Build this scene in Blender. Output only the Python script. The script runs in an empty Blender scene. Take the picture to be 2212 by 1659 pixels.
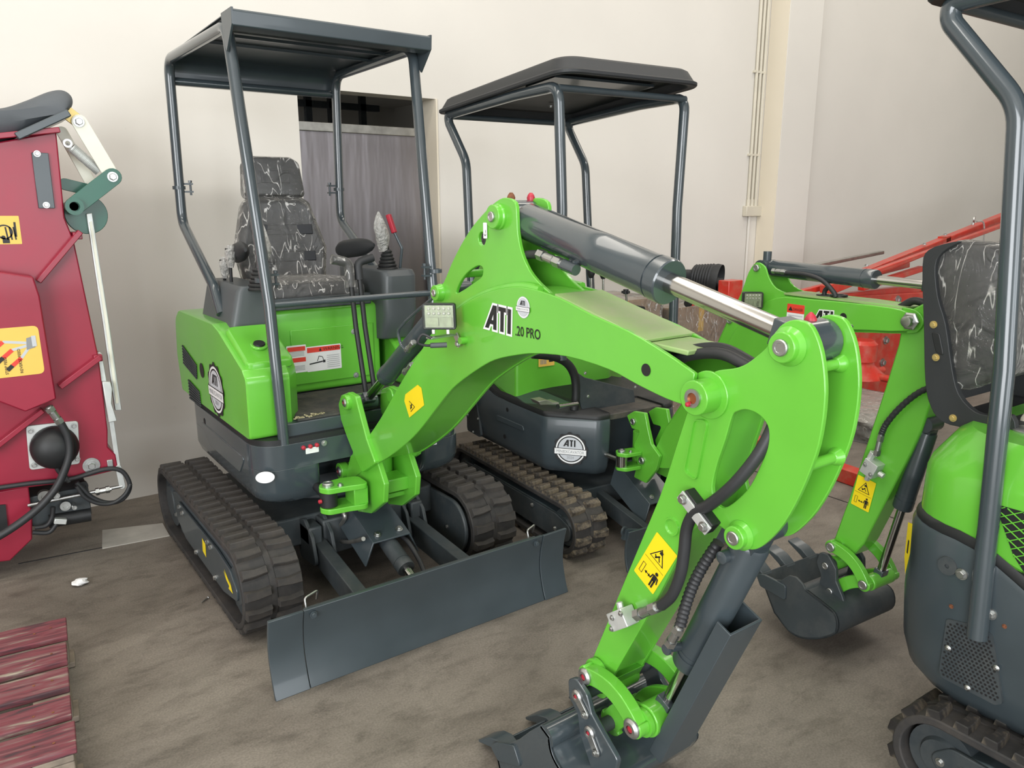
import bpy, bmesh, math, random
from mathutils import Vector, Matrix, Quaternion
from mathutils.geometry import delaunay_2d_cdt
random.seed(7)
SC = bpy.context.scene
COL = SC.collection
PI = math.pi

# ------------------------------------------------------------------ camera
YAW, PITCH, ROLL = math.radians(35.886), math.radians(13.147), math.radians(-0.117)
FPX, CAM = 1660.0, Vector((0.0, 0.0, 1.62))
_f = Vector((math.sin(YAW)*math.cos(PITCH), math.cos(YAW)*math.cos(PITCH), -math.sin(PITCH)))
_r = Vector((math.cos(YAW), -math.sin(YAW), 0))
_u = _r.cross(_f)
_r, _u = _r*math.cos(ROLL) + _u*math.sin(ROLL), _u*math.cos(ROLL) - _r*math.sin(ROLL)
cd = bpy.data.cameras.new('camera')
cam = bpy.data.objects.new('camera', cd)
COL.objects.link(cam)
cd.sensor_fit = 'HORIZONTAL'; cd.sensor_width = 36.0; cd.lens = 36.0*FPX/2212.0
cd.clip_start = 0.05; cd.clip_end = 200
cam.matrix_world = Matrix(((_r.x, _u.x, -_f.x, CAM.x), (_r.y, _u.y, -_f.y, CAM.y), (_r.z, _u.z, -_f.z, CAM.z), (0, 0, 0, 1)))
SC.camera = cam

# ------------------------------------------------------------------ light, sky, exposure
SC.view_settings.view_transform = 'Standard'
SC.view_settings.look = 'None'
SC.view_settings.gamma = 1.0
SC.view_settings.use_curve_mapping = False
SC.view_settings.exposure = 0.0
SC.cycles.use_denoising = True
SC.cycles.max_bounces = 8
SC.cycles.diffuse_bounces = 4
SC.cycles.caustics_reflective = False
SC.cycles.caustics_refractive = False
SC.cycles.sample_clamp_indirect = 6
wd = bpy.data.worlds.new('sky'); SC.world = wd; wd.use_nodes = True
bg = wd.node_tree.nodes['Background']
bg.inputs[0].default_value = (0.80, 0.88, 1.0, 1); bg.inputs[1].default_value = 1.0

def area(name, loc, direction, sx, sy, power, col):
    l = bpy.data.lights.new(name, 'AREA'); l.shape = 'RECTANGLE'; l.size = sx; l.size_y = sy
    l.energy = power; l.color = col
    o = bpy.data.objects.new(name, l); COL.objects.link(o); o.location = loc
    o.rotation_euler = Vector(direction).to_track_quat('-Z', 'Y').to_euler()
    return o
# daylight through the big gate in the left wall, through the gate behind the camera and through a roof light
area('gate_daylight', (-4.9, -3.2, 2.5), (1, 0.36, -0.05), 5.0, 4.4, 620, (0.96, 0.98, 1.0))
area('front_gate_daylight', (2.0, -7.4, 2.4), (0, 1, 0.02), 6.0, 4.2, 380, (0.95, 0.98, 1.0))
area('rooflight_near', (1.2, 0.4, 5.45), (0, 0, -1), 9.0, 0.6, 170, (1.0, 0.97, 0.92))
area('store_fill', (1.4, 6.3, 2.5), (0, 0, -1), 0.3, 0.3, 5, (0.9, 0.95, 1.0))  # added fill that lifts the dark store room; no fitting known there
area('wall_wash', (4.0, 3.0, 5.45), (0, 0, -1), 15.0, 0.6, 175, (1.0, 0.94, 0.85))  # unseen strip, stretched along the back wall to brighten its top

# ------------------------------------------------------------------ pixel rays of the photograph -> points on planes of a machine's own frame
class Fr:
    def __init__(s, x, y, deg=0.0):
        s.o = Vector((x, y, 0)); s.a = math.radians(deg)
        s.R = Matrix.Rotation(s.a, 3, 'Z'); s.I = s.R.transposed()
    def P(s, u, v, x=None, y=None, z=None):
        q = s.I @ (_r*((u-1106.0)/FPX) - _u*((v-829.5)/FPX) + _f)
        c = s.I @ (CAM - s.o)
        i, d = (0, x) if x is not None else ((1, y) if y is not None else (2, z))
        return c + q*((d - c[i])/q[i])
    def L(s, pts, **k):
        return [s.P(u, v, **k) for u, v in pts]
    def YZ(s, pts, x):
        return [(p.y, p.z) for p in s.L(pts, x=x)]
    def XZ(s, pts, y):
        return [(p.x, p.z) for p in s.L(pts, y=y)]
W = Fr(0, 0, 0)

# ------------------------------------------------------------------ materials
MATS = {}
def nodes(m):
    m.use_nodes = True
    nt = m.node_tree
    return nt, nt.nodes['Principled BSDF']
def paint(name, rgb, rough=0.4, metal=0.0, coat=0.0, var=0.06, scale=6.0, bump=0.0, bscale=60.0, spec=0.5, dirt=None, dirtamt=0.0):
    """painted or bare surface: colour with slight mottling, roughness that varies, optional fine relief and dirt"""
    m = bpy.data.materials.new(name); nt, b = nodes(m)
    tc = nt.nodes.new('ShaderNodeTexCoord')
    nz = nt.nodes.new('ShaderNodeTexNoise'); nz.inputs['Scale'].default_value = scale; nz.inputs['Detail'].default_value = 5
    nt.links.new(tc.outputs['Object'], nz.inputs['Vector'])
    rp = nt.nodes.new('ShaderNodeValToRGB')
    lo = [max(0, c*(1-var*1.6)) for c in rgb]; hi = [min(1, c*(1+var*1.6)) for c in rgb]
    rp.color_ramp.elements[0].position = 0.3; rp.color_ramp.elements[1].position = 0.7
    rp.color_ramp.elements[0].color = (*lo, 1); rp.color_ramp.elements[1].color = (*hi, 1)
    nt.links.new(nz.outputs['Fac'], rp.inputs['Fac'])
    src = rp.outputs['Color']
    if dirt:
        n2 = nt.nodes.new('ShaderNodeTexNoise'); n2.inputs['Scale'].default_value = scale*1.7; n2.inputs['Detail'].default_value = 9
        n2.inputs['Roughness'].default_value = 0.7
        nt.links.new(tc.outputs['Object'], n2.inputs['Vector'])
        r2 = nt.nodes.new('ShaderNodeValToRGB'); r2.color_ramp.elements[0].position = 0.5 - dirtamt*0.3; r2.color_ramp.elements[1].position = 0.78
        nt.links.new(n2.outputs['Fac'], r2.inputs['Fac'])
        mx = nt.nodes.new('ShaderNodeMix'); mx.data_type = 'RGBA'
        nt.links.new(r2.outputs['Color'], mx.inputs[0]); nt.links.new(src, mx.inputs[6]); mx.inputs[7].default_value = (*dirt, 1)
        src = mx.outputs[2]
    nt.links.new(src, b.inputs['Base Color'])
    mr = nt.nodes.new('ShaderNodeMapRange'); mr.inputs['To Min'].default_value = max(0.02, rough-0.06); mr.inputs['To Max'].default_value = min(1, rough+0.08)
    nt.links.new(nz.outputs['Fac'], mr.inputs['Value']); nt.links.new(mr.outputs['Result'], b.inputs['Roughness'])
    b.inputs['Metallic'].default_value = metal
    b.inputs['Specular IOR Level'].default_value = spec
    b.inputs['Coat Weight'].default_value = coat; b.inputs['Coat Roughness'].default_value = 0.08
    if bump:
        nb = nt.nodes.new('ShaderNodeTexNoise'); nb.inputs['Scale'].default_value = bscale; nb.inputs['Detail'].default_value = 4
        nt.links.new(tc.outputs['Object'], nb.inputs['Vector'])
        bp = nt.nodes.new('ShaderNodeBump'); bp.inputs['Strength'].default_value = bump; bp.inputs['Distance'].default_value = 0.004
        nt.links.new(nb.outputs['Fac'], bp.inputs['Height']); nt.links.new(bp.outputs['Normal'], b.inputs['Normal'])
    MATS[name] = m
    return m
paint('green', (0.125, 0.46, 0.040), 0.30, coat=0.5, var=0.03, bump=0.03, bscale=90)
paint('green_dusty', (0.20, 0.42, 0.09), 0.5, coat=0.1, var=0.05, dirt=(0.36, 0.38, 0.22), dirtamt=1.0, scale=4)
paint('green_dark', (0.10, 0.36, 0.035), 0.5, var=0.1, dirt=(0.16, 0.22, 0.07), dirtamt=0.5)
paint('slate', (0.044, 0.058, 0.066), 0.36, coat=0.25, var=0.05, bump=0.02, bscale=80)
paint('slate_rough', (0.036, 0.045, 0.050), 0.5, var=0.08, bump=0.05, bscale=60, dirt=(0.07, 0.075, 0.075), dirtamt=0.2)
paint('slate_gloss', (0.046, 0.060, 0.068), 0.22, coat=0.7, var=0.04)
paint('black', (0.012, 0.013, 0.014), 0.5, var=0.1)
paint('black_plastic', (0.022, 0.024, 0.026), 0.55, var=0.06, bump=0.08, bscale=220)
paint('grey_plastic', (0.075, 0.085, 0.09), 0.42, var=0.05, bump=0.05, bscale=160)
paint('rubber', (0.024, 0.023, 0.023), 0.72, var=0.15, bump=0.15, bscale=70, dirt=(0.06, 0.052, 0.045), dirtamt=0.3)
paint('lug_rubber', (0.036, 0.033, 0.031), 0.75, var=0.18, bump=0.12, bscale=80, dirt=(0.075, 0.062, 0.05), dirtamt=0.35)
paint('hose', (0.022, 0.023, 0.025), 0.5, var=0.1, bump=0.05, bscale=200)
paint('seat_vinyl', (0.020, 0.022, 0.026), 0.42, var=0.1, bump=0.1, bscale=120)
paint('chrome', (0.56, 0.55, 0.53), 0.17, metal=1.0, var=0.02)
paint('zinc', (0.48, 0.49, 0.48), 0.38, metal=1.0, var=0.08, scale=30)
paint('steel', (0.42, 0.41, 0.38), 0.4, metal=0.9, var=0.1, scale=20)
paint('galvanised', (0.62, 0.64, 0.62), 0.45, metal=0.6, var=0.08, scale=14)
paint('lamp_chrome', (0.30, 0.34, 0.20), 0.35, metal=0.2, var=0.15, scale=60)
paint('bumper_hazed', (0.085, 0.095, 0.105), 0.6, var=0.05, bump=0.1, bscale=150)  # black rubber made paler, haze put into its colour
paint('raw_wood', (0.22, 0.18, 0.14), 0.85, var=0.2, scale=18, bump=0.2, bscale=40)
paint('white_arm', (0.74, 0.73, 0.62), 0.4, var=0.04)
paint('brass', (0.55, 0.42, 0.16), 0.4, metal=0.6, var=0.1)
paint('chipper_red', (0.29, 0.012, 0.036), 0.40, coat=0.2, var=0.05)
paint('implement_red', (0.55, 0.032, 0.018), 0.38, coat=0.3, var=0.08, dirt=(0.45, 0.14, 0.09), dirtamt=0.15)
paint('cap_red', (0.40, 0.02, 0.04), 0.4, var=0.05)
paint('copper', (0.40, 0.14, 0.06), 0.35, metal=0.8, var=0.1)
paint('dark_green', (0.012, 0.10, 0.065), 0.4, coat=0.2, var=0.08)
paint('blue_paint', (0.02, 0.05, 0.22), 0.5)
paint('decal_white', (0.80, 0.80, 0.80), 0.45, var=0.01)
paint('decal_grey', (0.52, 0.54, 0.57), 0.45, var=0.01)
paint('decal_black', (0.012, 0.012, 0.013), 0.45, var=0.01)
paint('decal_yellow', (0.86, 0.66, 0.012), 0.4, var=0.01)
paint('decal_amber', (0.80, 0.52, 0.10), 0.45, var=0.02)
paint('decal_red', (0.72, 0.05, 0.03), 0.4, var=0.01)
paint('decal_text_grey', (0.25, 0.26, 0.27), 0.5, var=0.01)
paint('cream_plastic', (0.62, 0.58, 0.48), 0.5, var=0.03)
paint('mat_rubber', (0.05, 0.05, 0.048), 0.7, var=0.15, dirt=(0.13, 0.11, 0.09), dirtamt=0.3)
paint('rust', (0.17, 0.06, 0.025), 0.8, var=0.3, scale=60)
paint('straw', (0.38, 0.33, 0.20), 0.9, var=0.3, scale=60)
paint('cardboard', (0.42, 0.29, 0.18), 0.75, var=0.08, bump=0.04, bscale=30)
paint('stone_pad', (0.40, 0.38, 0.34), 0.85, var=0.12, bump=0.2, bscale=40)
paint('lug_mud', (0.022, 0.020, 0.019), 0.55, var=0.2, bump=0.15, bscale=60, dirt=(0.16, 0.13, 0.09), dirtamt=0.1, scale=12)
paint('lug_dusty', (0.045, 0.038, 0.033), 0.6, var=0.2, bump=0.12, bscale=80, dirt=(0.30, 0.24, 0.16), dirtamt=0.35, scale=14)

def wood_paint():
    m = bpy.data.materials.new('pallet_wood'); nt, b = nodes(m)
    tc = nt.nodes.new('ShaderNodeTexCoord'); mp = nt.nodes.new('ShaderNodeMapping'); mp.inputs['Scale'].default_value = (2.0, 14, 14)
    nt.links.new(tc.outputs['Object'], mp.inputs['Vector'])
    n1 = nt.nodes.new('ShaderNodeTexNoise'); n1.inputs['Scale'].default_value = 3.0; n1.inputs['Detail'].default_value = 8; n1.inputs['Distortion'].default_value = 0.6
    nt.links.new(mp.outputs[0], n1.inputs['Vector'])
    r = nt.nodes.new('ShaderNodeValToRGB'); e = r.color_ramp.elements
    e[0].position = 0.34; e[0].color = (0.055, 0.026, 0.032, 1)
    e[1].position = 0.50; e[1].color = (0.17, 0.038, 0.050, 1)
    x = e.new(0.60); x.color = (0.17, 0.080, 0.085, 1)
    x = e.new(0.68); x.color = (0.26, 0.22, 0.17, 1)
    x = e.new(0.80); x.color = (0.38, 0.33, 0.25, 1)
    nt.links.new(n1.outputs['Fac'], r.inputs['Fac']); nt.links.new(r.outputs['Color'], b.inputs['Base Color'])
    b.inputs['Roughness'].default_value = 0.75
    bp = nt.nodes.new('ShaderNodeBump'); bp.inputs['Strength'].default_value = 0.4; bp.inputs['Distance'].default_value = 0.004
    nt.links.new(n1.outputs['Fac'], bp.inputs['Height']); nt.links.new(bp.outputs['Normal'], b.inputs['Normal'])
    MATS['pallet_wood'] = m
wood_paint()

def film(name, tint, alpha, rough=0.12, crinkle=1.0, scale=9.0, glint=0.55):
    """clear crinkled plastic film: glossy coat over mostly transparent sheet, with painted white glints"""
    m = bpy.data.materials.new(name); nt = m.node_tree if m.use_nodes else None
    m.use_nodes = True; nt = m.node_tree; nt.nodes.clear()
    out = nt.nodes.new('ShaderNodeOutputMaterial'); mix = nt.nodes.new('ShaderNodeMixShader')
    tr = nt.nodes.new('ShaderNodeBsdfTransparent'); b = nt.nodes.new('ShaderNodeBsdfPrincipled')
    b.inputs['Base Color'].default_value = (*tint, 1); b.inputs['Roughness'].default_value = rough; b.inputs['Specular IOR Level'].default_value = 1.0
    tc = nt.nodes.new('ShaderNodeTexCoord'); vn = nt.nodes.new('ShaderNodeTexNoise')
    vn.inputs['Scale'].default_value = scale; vn.inputs['Detail'].default_value = 4; vn.inputs['Distortion'].default_value = 1.6
    nt.links.new(tc.outputs['Object'], vn.inputs['Vector'])
    bp = nt.nodes.new('ShaderNodeBump'); bp.inputs['Strength'].default_value = crinkle; bp.inputs['Distance'].default_value = 0.03
    nt.links.new(vn.outputs['Fac'], bp.inputs['Height']); nt.links.new(bp.outputs['Normal'], b.inputs['Normal'])
    fr = nt.nodes.new('ShaderNodeFresnel'); fr.inputs['IOR'].default_value = 1.7; nt.links.new(bp.outputs['Normal'], fr.inputs['Normal'])
    ad = nt.nodes.new('ShaderNodeMath'); ad.operation = 'ADD'; ad.use_clamp = True; ad.inputs[1].default_value = alpha
    nt.links.new(fr.outputs[0], ad.inputs[0])
    mp = nt.nodes.new('ShaderNodeMapping'); mp.inputs['Scale'].default_value = (1.8, 1.8, 0.5); nt.links.new(tc.outputs['Object'], mp.inputs['Vector'])
    cn = nt.nodes.new('ShaderNodeTexNoise'); cn.inputs['Scale'].default_value = scale*1.0; cn.inputs['Detail'].default_value = 2; cn.inputs['Distortion'].default_value = 0.7
    nt.links.new(mp.outputs[0], cn.inputs['Vector'])
    s1 = nt.nodes.new('ShaderNodeMath'); s1.operation = 'SUBTRACT'; s1.inputs[1].default_value = 0.52; nt.links.new(cn.outputs['Fac'], s1.inputs[0])
    s2 = nt.nodes.new('ShaderNodeMath'); s2.operation = 'ABSOLUTE'; nt.links.new(s1.outputs[0], s2.inputs[0])
    s3 = nt.nodes.new('ShaderNodeMapRange'); s3.inputs['From Min'].default_value = 0.0; s3.inputs['From Max'].default_value = 0.018
    s3.inputs['To Min'].default_value = glint; s3.inputs['To Max'].default_value = 0.0; nt.links.new(s2.outputs[0], s3.inputs['Value'])  # glints painted as pale opaque streaks along noise lines
    a2 = nt.nodes.new('ShaderNodeMath'); a2.operation = 'ADD'; a2.use_clamp = True; nt.links.new(ad.outputs[0], a2.inputs[0]); nt.links.new(s3.outputs[0], a2.inputs[1])
    bn = nt.nodes.new('ShaderNodeTexNoise'); bn.inputs['Scale'].default_value = scale*2.2; bn.inputs['Detail'].default_value = 2; nt.links.new(tc.outputs['Object'], bn.inputs['Vector'])
    br_ = nt.nodes.new('ShaderNodeMapRange'); br_.inputs['From Min'].default_value = 0.38; br_.inputs['From Max'].default_value = 0.50; nt.links.new(bn.outputs['Fac'], br_.inputs['Value'])
    mu = nt.nodes.new('ShaderNodeMath'); mu.operation = 'MULTIPLY'; nt.links.new(s3.outputs[0], mu.inputs[0]); nt.links.new(br_.outputs[0], mu.inputs[1]); nt.links.new(mu.outputs[0], a2.inputs[1])
    nt.links.new(a2.outputs[0], mix.inputs[0])
    nt.links.new(tr.outputs[0], mix.inputs[1]); nt.links.new(b.outputs[0], mix.inputs[2]); nt.links.new(mix.outputs[0], out.inputs[0])
    MATS[name] = m
film('film', (0.66, 0.65, 0.62), 0.05, 0.10, 1.0, 9.0, 0.72)
film('film_milky', (0.75, 0.74, 0.70), 0.36, 0.25, 0.8, 30, 0.4)
film('lens_glass', (0.3, 0.35, 0.25), 0.02, 0.12, 0.0, 5, 0.0)

def concrete():
    m = bpy.data.materials.new('concrete'); nt, b = nodes(m)
    tc = nt.nodes.new('ShaderNodeTexCoord')
    def noise(s, d, ro=0.6, dist=0.0, vec=None):
        n = nt.nodes.new('ShaderNodeTexNoise'); n.inputs['Scale'].default_value = s; n.inputs['Detail'].default_value = d
        n.inputs['Roughness'].default_value = ro; n.inputs['Distortion'].default_value = dist
        nt.links.new(vec or tc.outputs['Object'], n.inputs['Vector']); return n
    mp = nt.nodes.new('ShaderNodeMapping'); mp.inputs['Scale'].default_value = (1.0, 1.9, 1); mp.inputs['Rotation'].default_value = (0, 0, 0.25)
    nt.links.new(tc.outputs['Object'], mp.inputs['Vector'])
    a = noise(1.1, 7, 0.62, 0.7, mp.outputs[0]); c = noise(7.0, 9, 0.72, 0.3, mp.outputs[0]); d = noise(150, 3, 0.5)
    r1 = nt.nodes.new('ShaderNodeValToRGB'); e = r1.color_ramp.elements
    e[0].position = 0.32; e[0].color = (0.125, 0.108, 0.089, 1); e[1].position = 0.68; e[1].color = (0.24, 0.212, 0.178, 1)
    nt.links.new(a.outputs['Fac'], r1.inputs['Fac'])
    r2 = nt.nodes.new('ShaderNodeValToRGB'); e = r2.color_ramp.elements
    e[0].position = 0.30; e[0].color = (0.50, 0.49, 0.48, 1); e[1].position = 0.52; e[1].color = (1, 1, 1, 1)
    nt.links.new(c.outputs['Fac'], r2.inputs['Fac'])
    mx = nt.nodes.new('ShaderNodeMix'); mx.data_type = 'RGBA'; mx.blend_type = 'MULTIPLY'; mx.inputs[0].default_value = 0.8
    nt.links.new(r1.outputs[0], mx.inputs[6]); nt.links.new(r2.outputs[0], mx.inputs[7])
    r3 = nt.nodes.new('ShaderNodeValToRGB'); e = r3.color_ramp.elements
    e[0].position = 0.35; e[0].color = (0.82, 0.82, 0.82, 1); e[1].position = 0.65; e[1].color = (1.1, 1.1, 1.1, 1)
    nt.links.new(d.outputs['Fac'], r3.inputs['Fac'])
    m2 = nt.nodes.new('ShaderNodeMix'); m2.data_type = 'RGBA'; m2.blend_type = 'MULTIPLY'; m2.inputs[0].default_value = 1
    nt.links.new(mx.outputs[2], m2.inputs[6]); nt.links.new(r3.outputs[0], m2.inputs[7])
    nt.links.new(m2.outputs[2], b.inputs['Base Color'])
    mr = nt.nodes.new('ShaderNodeMapRange'); mr.inputs['To Min'].default_value = 0.45; mr.inputs['To Max'].default_value = 0.8
    nt.links.new(c.outputs['Fac'], mr.inputs['Value']); nt.links.new(mr.outputs[0], b.inputs['Roughness'])
    bp = nt.nodes.new('ShaderNodeBump'); bp.inputs['Strength'].default_value = 0.25; bp.inputs['Distance'].default_value = 0.006
    nt.links.new(c.outputs['Fac'], bp.inputs['Height']); nt.links.new(bp.outputs['Normal'], b.inputs['Normal'])
    MATS['concrete'] = m
concrete()
def plaster(name, rgb):
    m = bpy.data.materials.new(name); nt, b = nodes(m)
    tc = nt.nodes.new('ShaderNodeTexCoord')
    n = nt.nodes.new('ShaderNodeTexNoise'); n.inputs['Scale'].default_value = 0.8; n.inputs['Detail'].default_value = 6
    nt.links.new(tc.outputs['Object'], n.inputs['Vector'])
    r = nt.nodes.new('ShaderNodeValToRGB'); e = r.color_ramp.elements
    e[0].position = 0.3; e[0].color = (*[c*0.92 for c in rgb], 1); e[1].position = 0.7; e[1].color = (*rgb, 1)
    nt.links.new(n.outputs['Fac'], r.inputs['Fac'])
    v = nt.nodes.new('ShaderNodeTexNoise'); v.inputs['Scale'].default_value = 11; v.inputs['Detail'].default_value = 8; v.inputs['Roughness'].default_value = 0.75
    nt.links.new(tc.outputs['Object'], v.inputs['Vector'])
    r2 = nt.nodes.new('ShaderNodeValToRGB'); e = r2.color_ramp.elements
    e[0].position = 0.23; e[0].color = (0.7, 0.68, 0.65, 1); e[1].position = 0.33; e[1].color = (1, 1, 1, 1)
    nt.links.new(v.outputs['Fac'], r2.inputs['Fac'])
    mx = nt.nodes.new('ShaderNodeMix'); mx.data_type = 'RGBA'; mx.blend_type = 'MULTIPLY'; mx.inputs[0].default_value = 0.6
    nt.links.new(r.outputs[0], mx.inputs[6]); nt.links.new(r2.outputs[0], mx.inputs[7]); nt.links.new(mx.outputs[2], b.inputs['Base Color'])
    b.inputs['Roughness'].default_value = 0.85
    bp = nt.nodes.new('ShaderNodeBump'); bp.inputs['Strength'].default_value = 0.08; bp.inputs['Distance'].default_value = 0.01
    nt.links.new(v.outputs['Fac'], bp.inputs['Height']); nt.links.new(bp.outputs['Normal'], b.inputs['Normal'])
    MATS[name] = m
plaster('plaster', (0.72, 0.69, 0.635))
plaster('plaster_cream', (0.78, 0.71, 0.58))  # also paints the lit look of the column's side
def sheet_metal():
    m = bpy.data.materials.new('door_sheet'); nt, b = nodes(m)
    tc = nt.nodes.new('ShaderNodeTexCoord'); mp = nt.nodes.new('ShaderNodeMapping'); mp.inputs['Scale'].default_value = (3.0, 1, 0.5)
    nt.links.new(tc.outputs['Object'], mp.inputs['Vector'])
    n = nt.nodes.new('ShaderNodeTexNoise'); n.inputs['Scale'].default_value = 2.2; n.inputs['Detail'].default_value = 3
    nt.links.new(mp.outputs[0], n.inputs['Vector'])
    r = nt.nodes.new('ShaderNodeValToRGB'); r.color_ramp.elements[0].color = (0.22, 0.20, 0.21, 1); r.color_ramp.elements[1].color = (0.38, 0.36, 0.38, 1)
    nt.links.new(n.outputs['Fac'], r.inputs['Fac']); nt.links.new(r.outputs[0], b.inputs['Base Color'])
    b.inputs['Metallic'].default_value = 0.75; b.inputs['Roughness'].default_value = 0.42
    bp = nt.nodes.new('ShaderNodeBump'); bp.inputs['Strength'].default_value = 0.5; bp.inputs['Distance'].default_value = 0.02
    nt.links.new(n.outputs['Fac'], bp.inputs['Height']); nt.links.new(bp.outputs['Normal'], b.inputs['Normal'])
    MATS['door_sheet'] = m
sheet_metal()

# ------------------------------------------------------------------ outlines
def V(*a): return Vector(a)
def fillet(pts, r, seg=5, closed=True):
    """round the corners of a polyline (2D or 3D); r a number or a list with one radius per point"""
    n = len(pts); out = []
    P = [Vector(p) for p in pts]
    for i in range(n):
        rr = r[i] if isinstance(r, (list, tuple)) else r
        if rr <= 0 or (not closed and i in (0, n-1)):
            out.append(P[i]); continue
        a, b, c = P[i-1], P[i], P[(i+1) % n]
        d1, d2 = a-b, c-b
        l1, l2 = d1.length, d2.length
        if l1 < 1e-9 or l2 < 1e-9: out.append(b); continue
        d1 /= l1; d2 /= l2
        ang = math.acos(max(-1, min(1, d1.dot(d2))))
        if ang > PI-0.02: out.append(b); continue
        t = min(rr/math.tan(ang/2), l1*0.49, l2*0.49)
        p0, p1 = b+d1*t, b+d2*t
        for k in range(seg+1):
            s = k/seg
            out.append(p0*(1-s)**2 + b*2*s*(1-s) + p1*s*s)
    return out
def spline(pts, sub=5, closed=False):
    """Catmull-Rom through the points"""
    P = [Vector(p) for p in pts]; n = len(P); out = []
    for i in range(n if closed else n-1):
        if closed: a, b, c, d = P[i-1], P[i], P[(i+1) % n], P[(i+2) % n]
        else:
            b, c = P[i], P[i+1]
            a = P[i-1] if i else b*2-c
            d = P[i+2] if i+2 < n else c*2-b
        for k in range(sub):
            t = k/sub
            out.append(0.5*((2*b) + (c-a)*t + (2*a-5*b+4*c-d)*t*t + (3*b-a-3*c+d)*t**3))
    if not closed: out.append(P[-1])
    return out
def circle(c, r, n=24, a0=0.0, a1=2*PI):
    full = abs(a1-a0-2*PI) < 1e-6
    k = n if full else n+1
    return [Vector((c[0]+r*math.cos(a0+(a1-a0)*i/n), c[1]+r*math.sin(a0+(a1-a0)*i/n))) for i in range(k)]
def frame_of(d):
    d = Vector(d).normalized()
    a = Vector((0, 0, 1)) if abs(d.z) < 0.9 else Vector((1, 0, 0))
    x = d.cross(a).normalized(); return x, d.cross(x), d

def tess(loops):
    """triangles of a polygon with holes: (points, triangles); the first points are the loops' own, in order"""
    pts = [Vector((p[0], p[1])) for l in loops for p in l]; edges = []; o = 0
    for l in loops:
        k = len(l); edges += [(o+i, o+(i+1) % k) for i in range(k)]; o += k
    vs, _e, fs, ov, _oe, _of = delaunay_2d_cdt(pts, edges, [], 0, 1e-7)
    ref = []
    for i, v in enumerate(vs):
        if ov[i]: ref.append(ov[i][0])
        else: ref.append(len(pts)); pts.append(v)
    def inside(x, y):
        c = False
        for l in loops:
            a = l[-1]
            for b in l:
                if (a[1] > y) != (b[1] > y) and x < (b[0]-a[0])*(y-a[1])/(b[1]-a[1])+a[0]: c = not c
                a = b
        return c
    out = []
    for f in fs:
        if inside(sum(vs[i].x for i in f)/len(f), sum(vs[i].y for i in f)/len(f)): out.append(tuple(ref[i] for i in f))
    return pts, out
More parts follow.
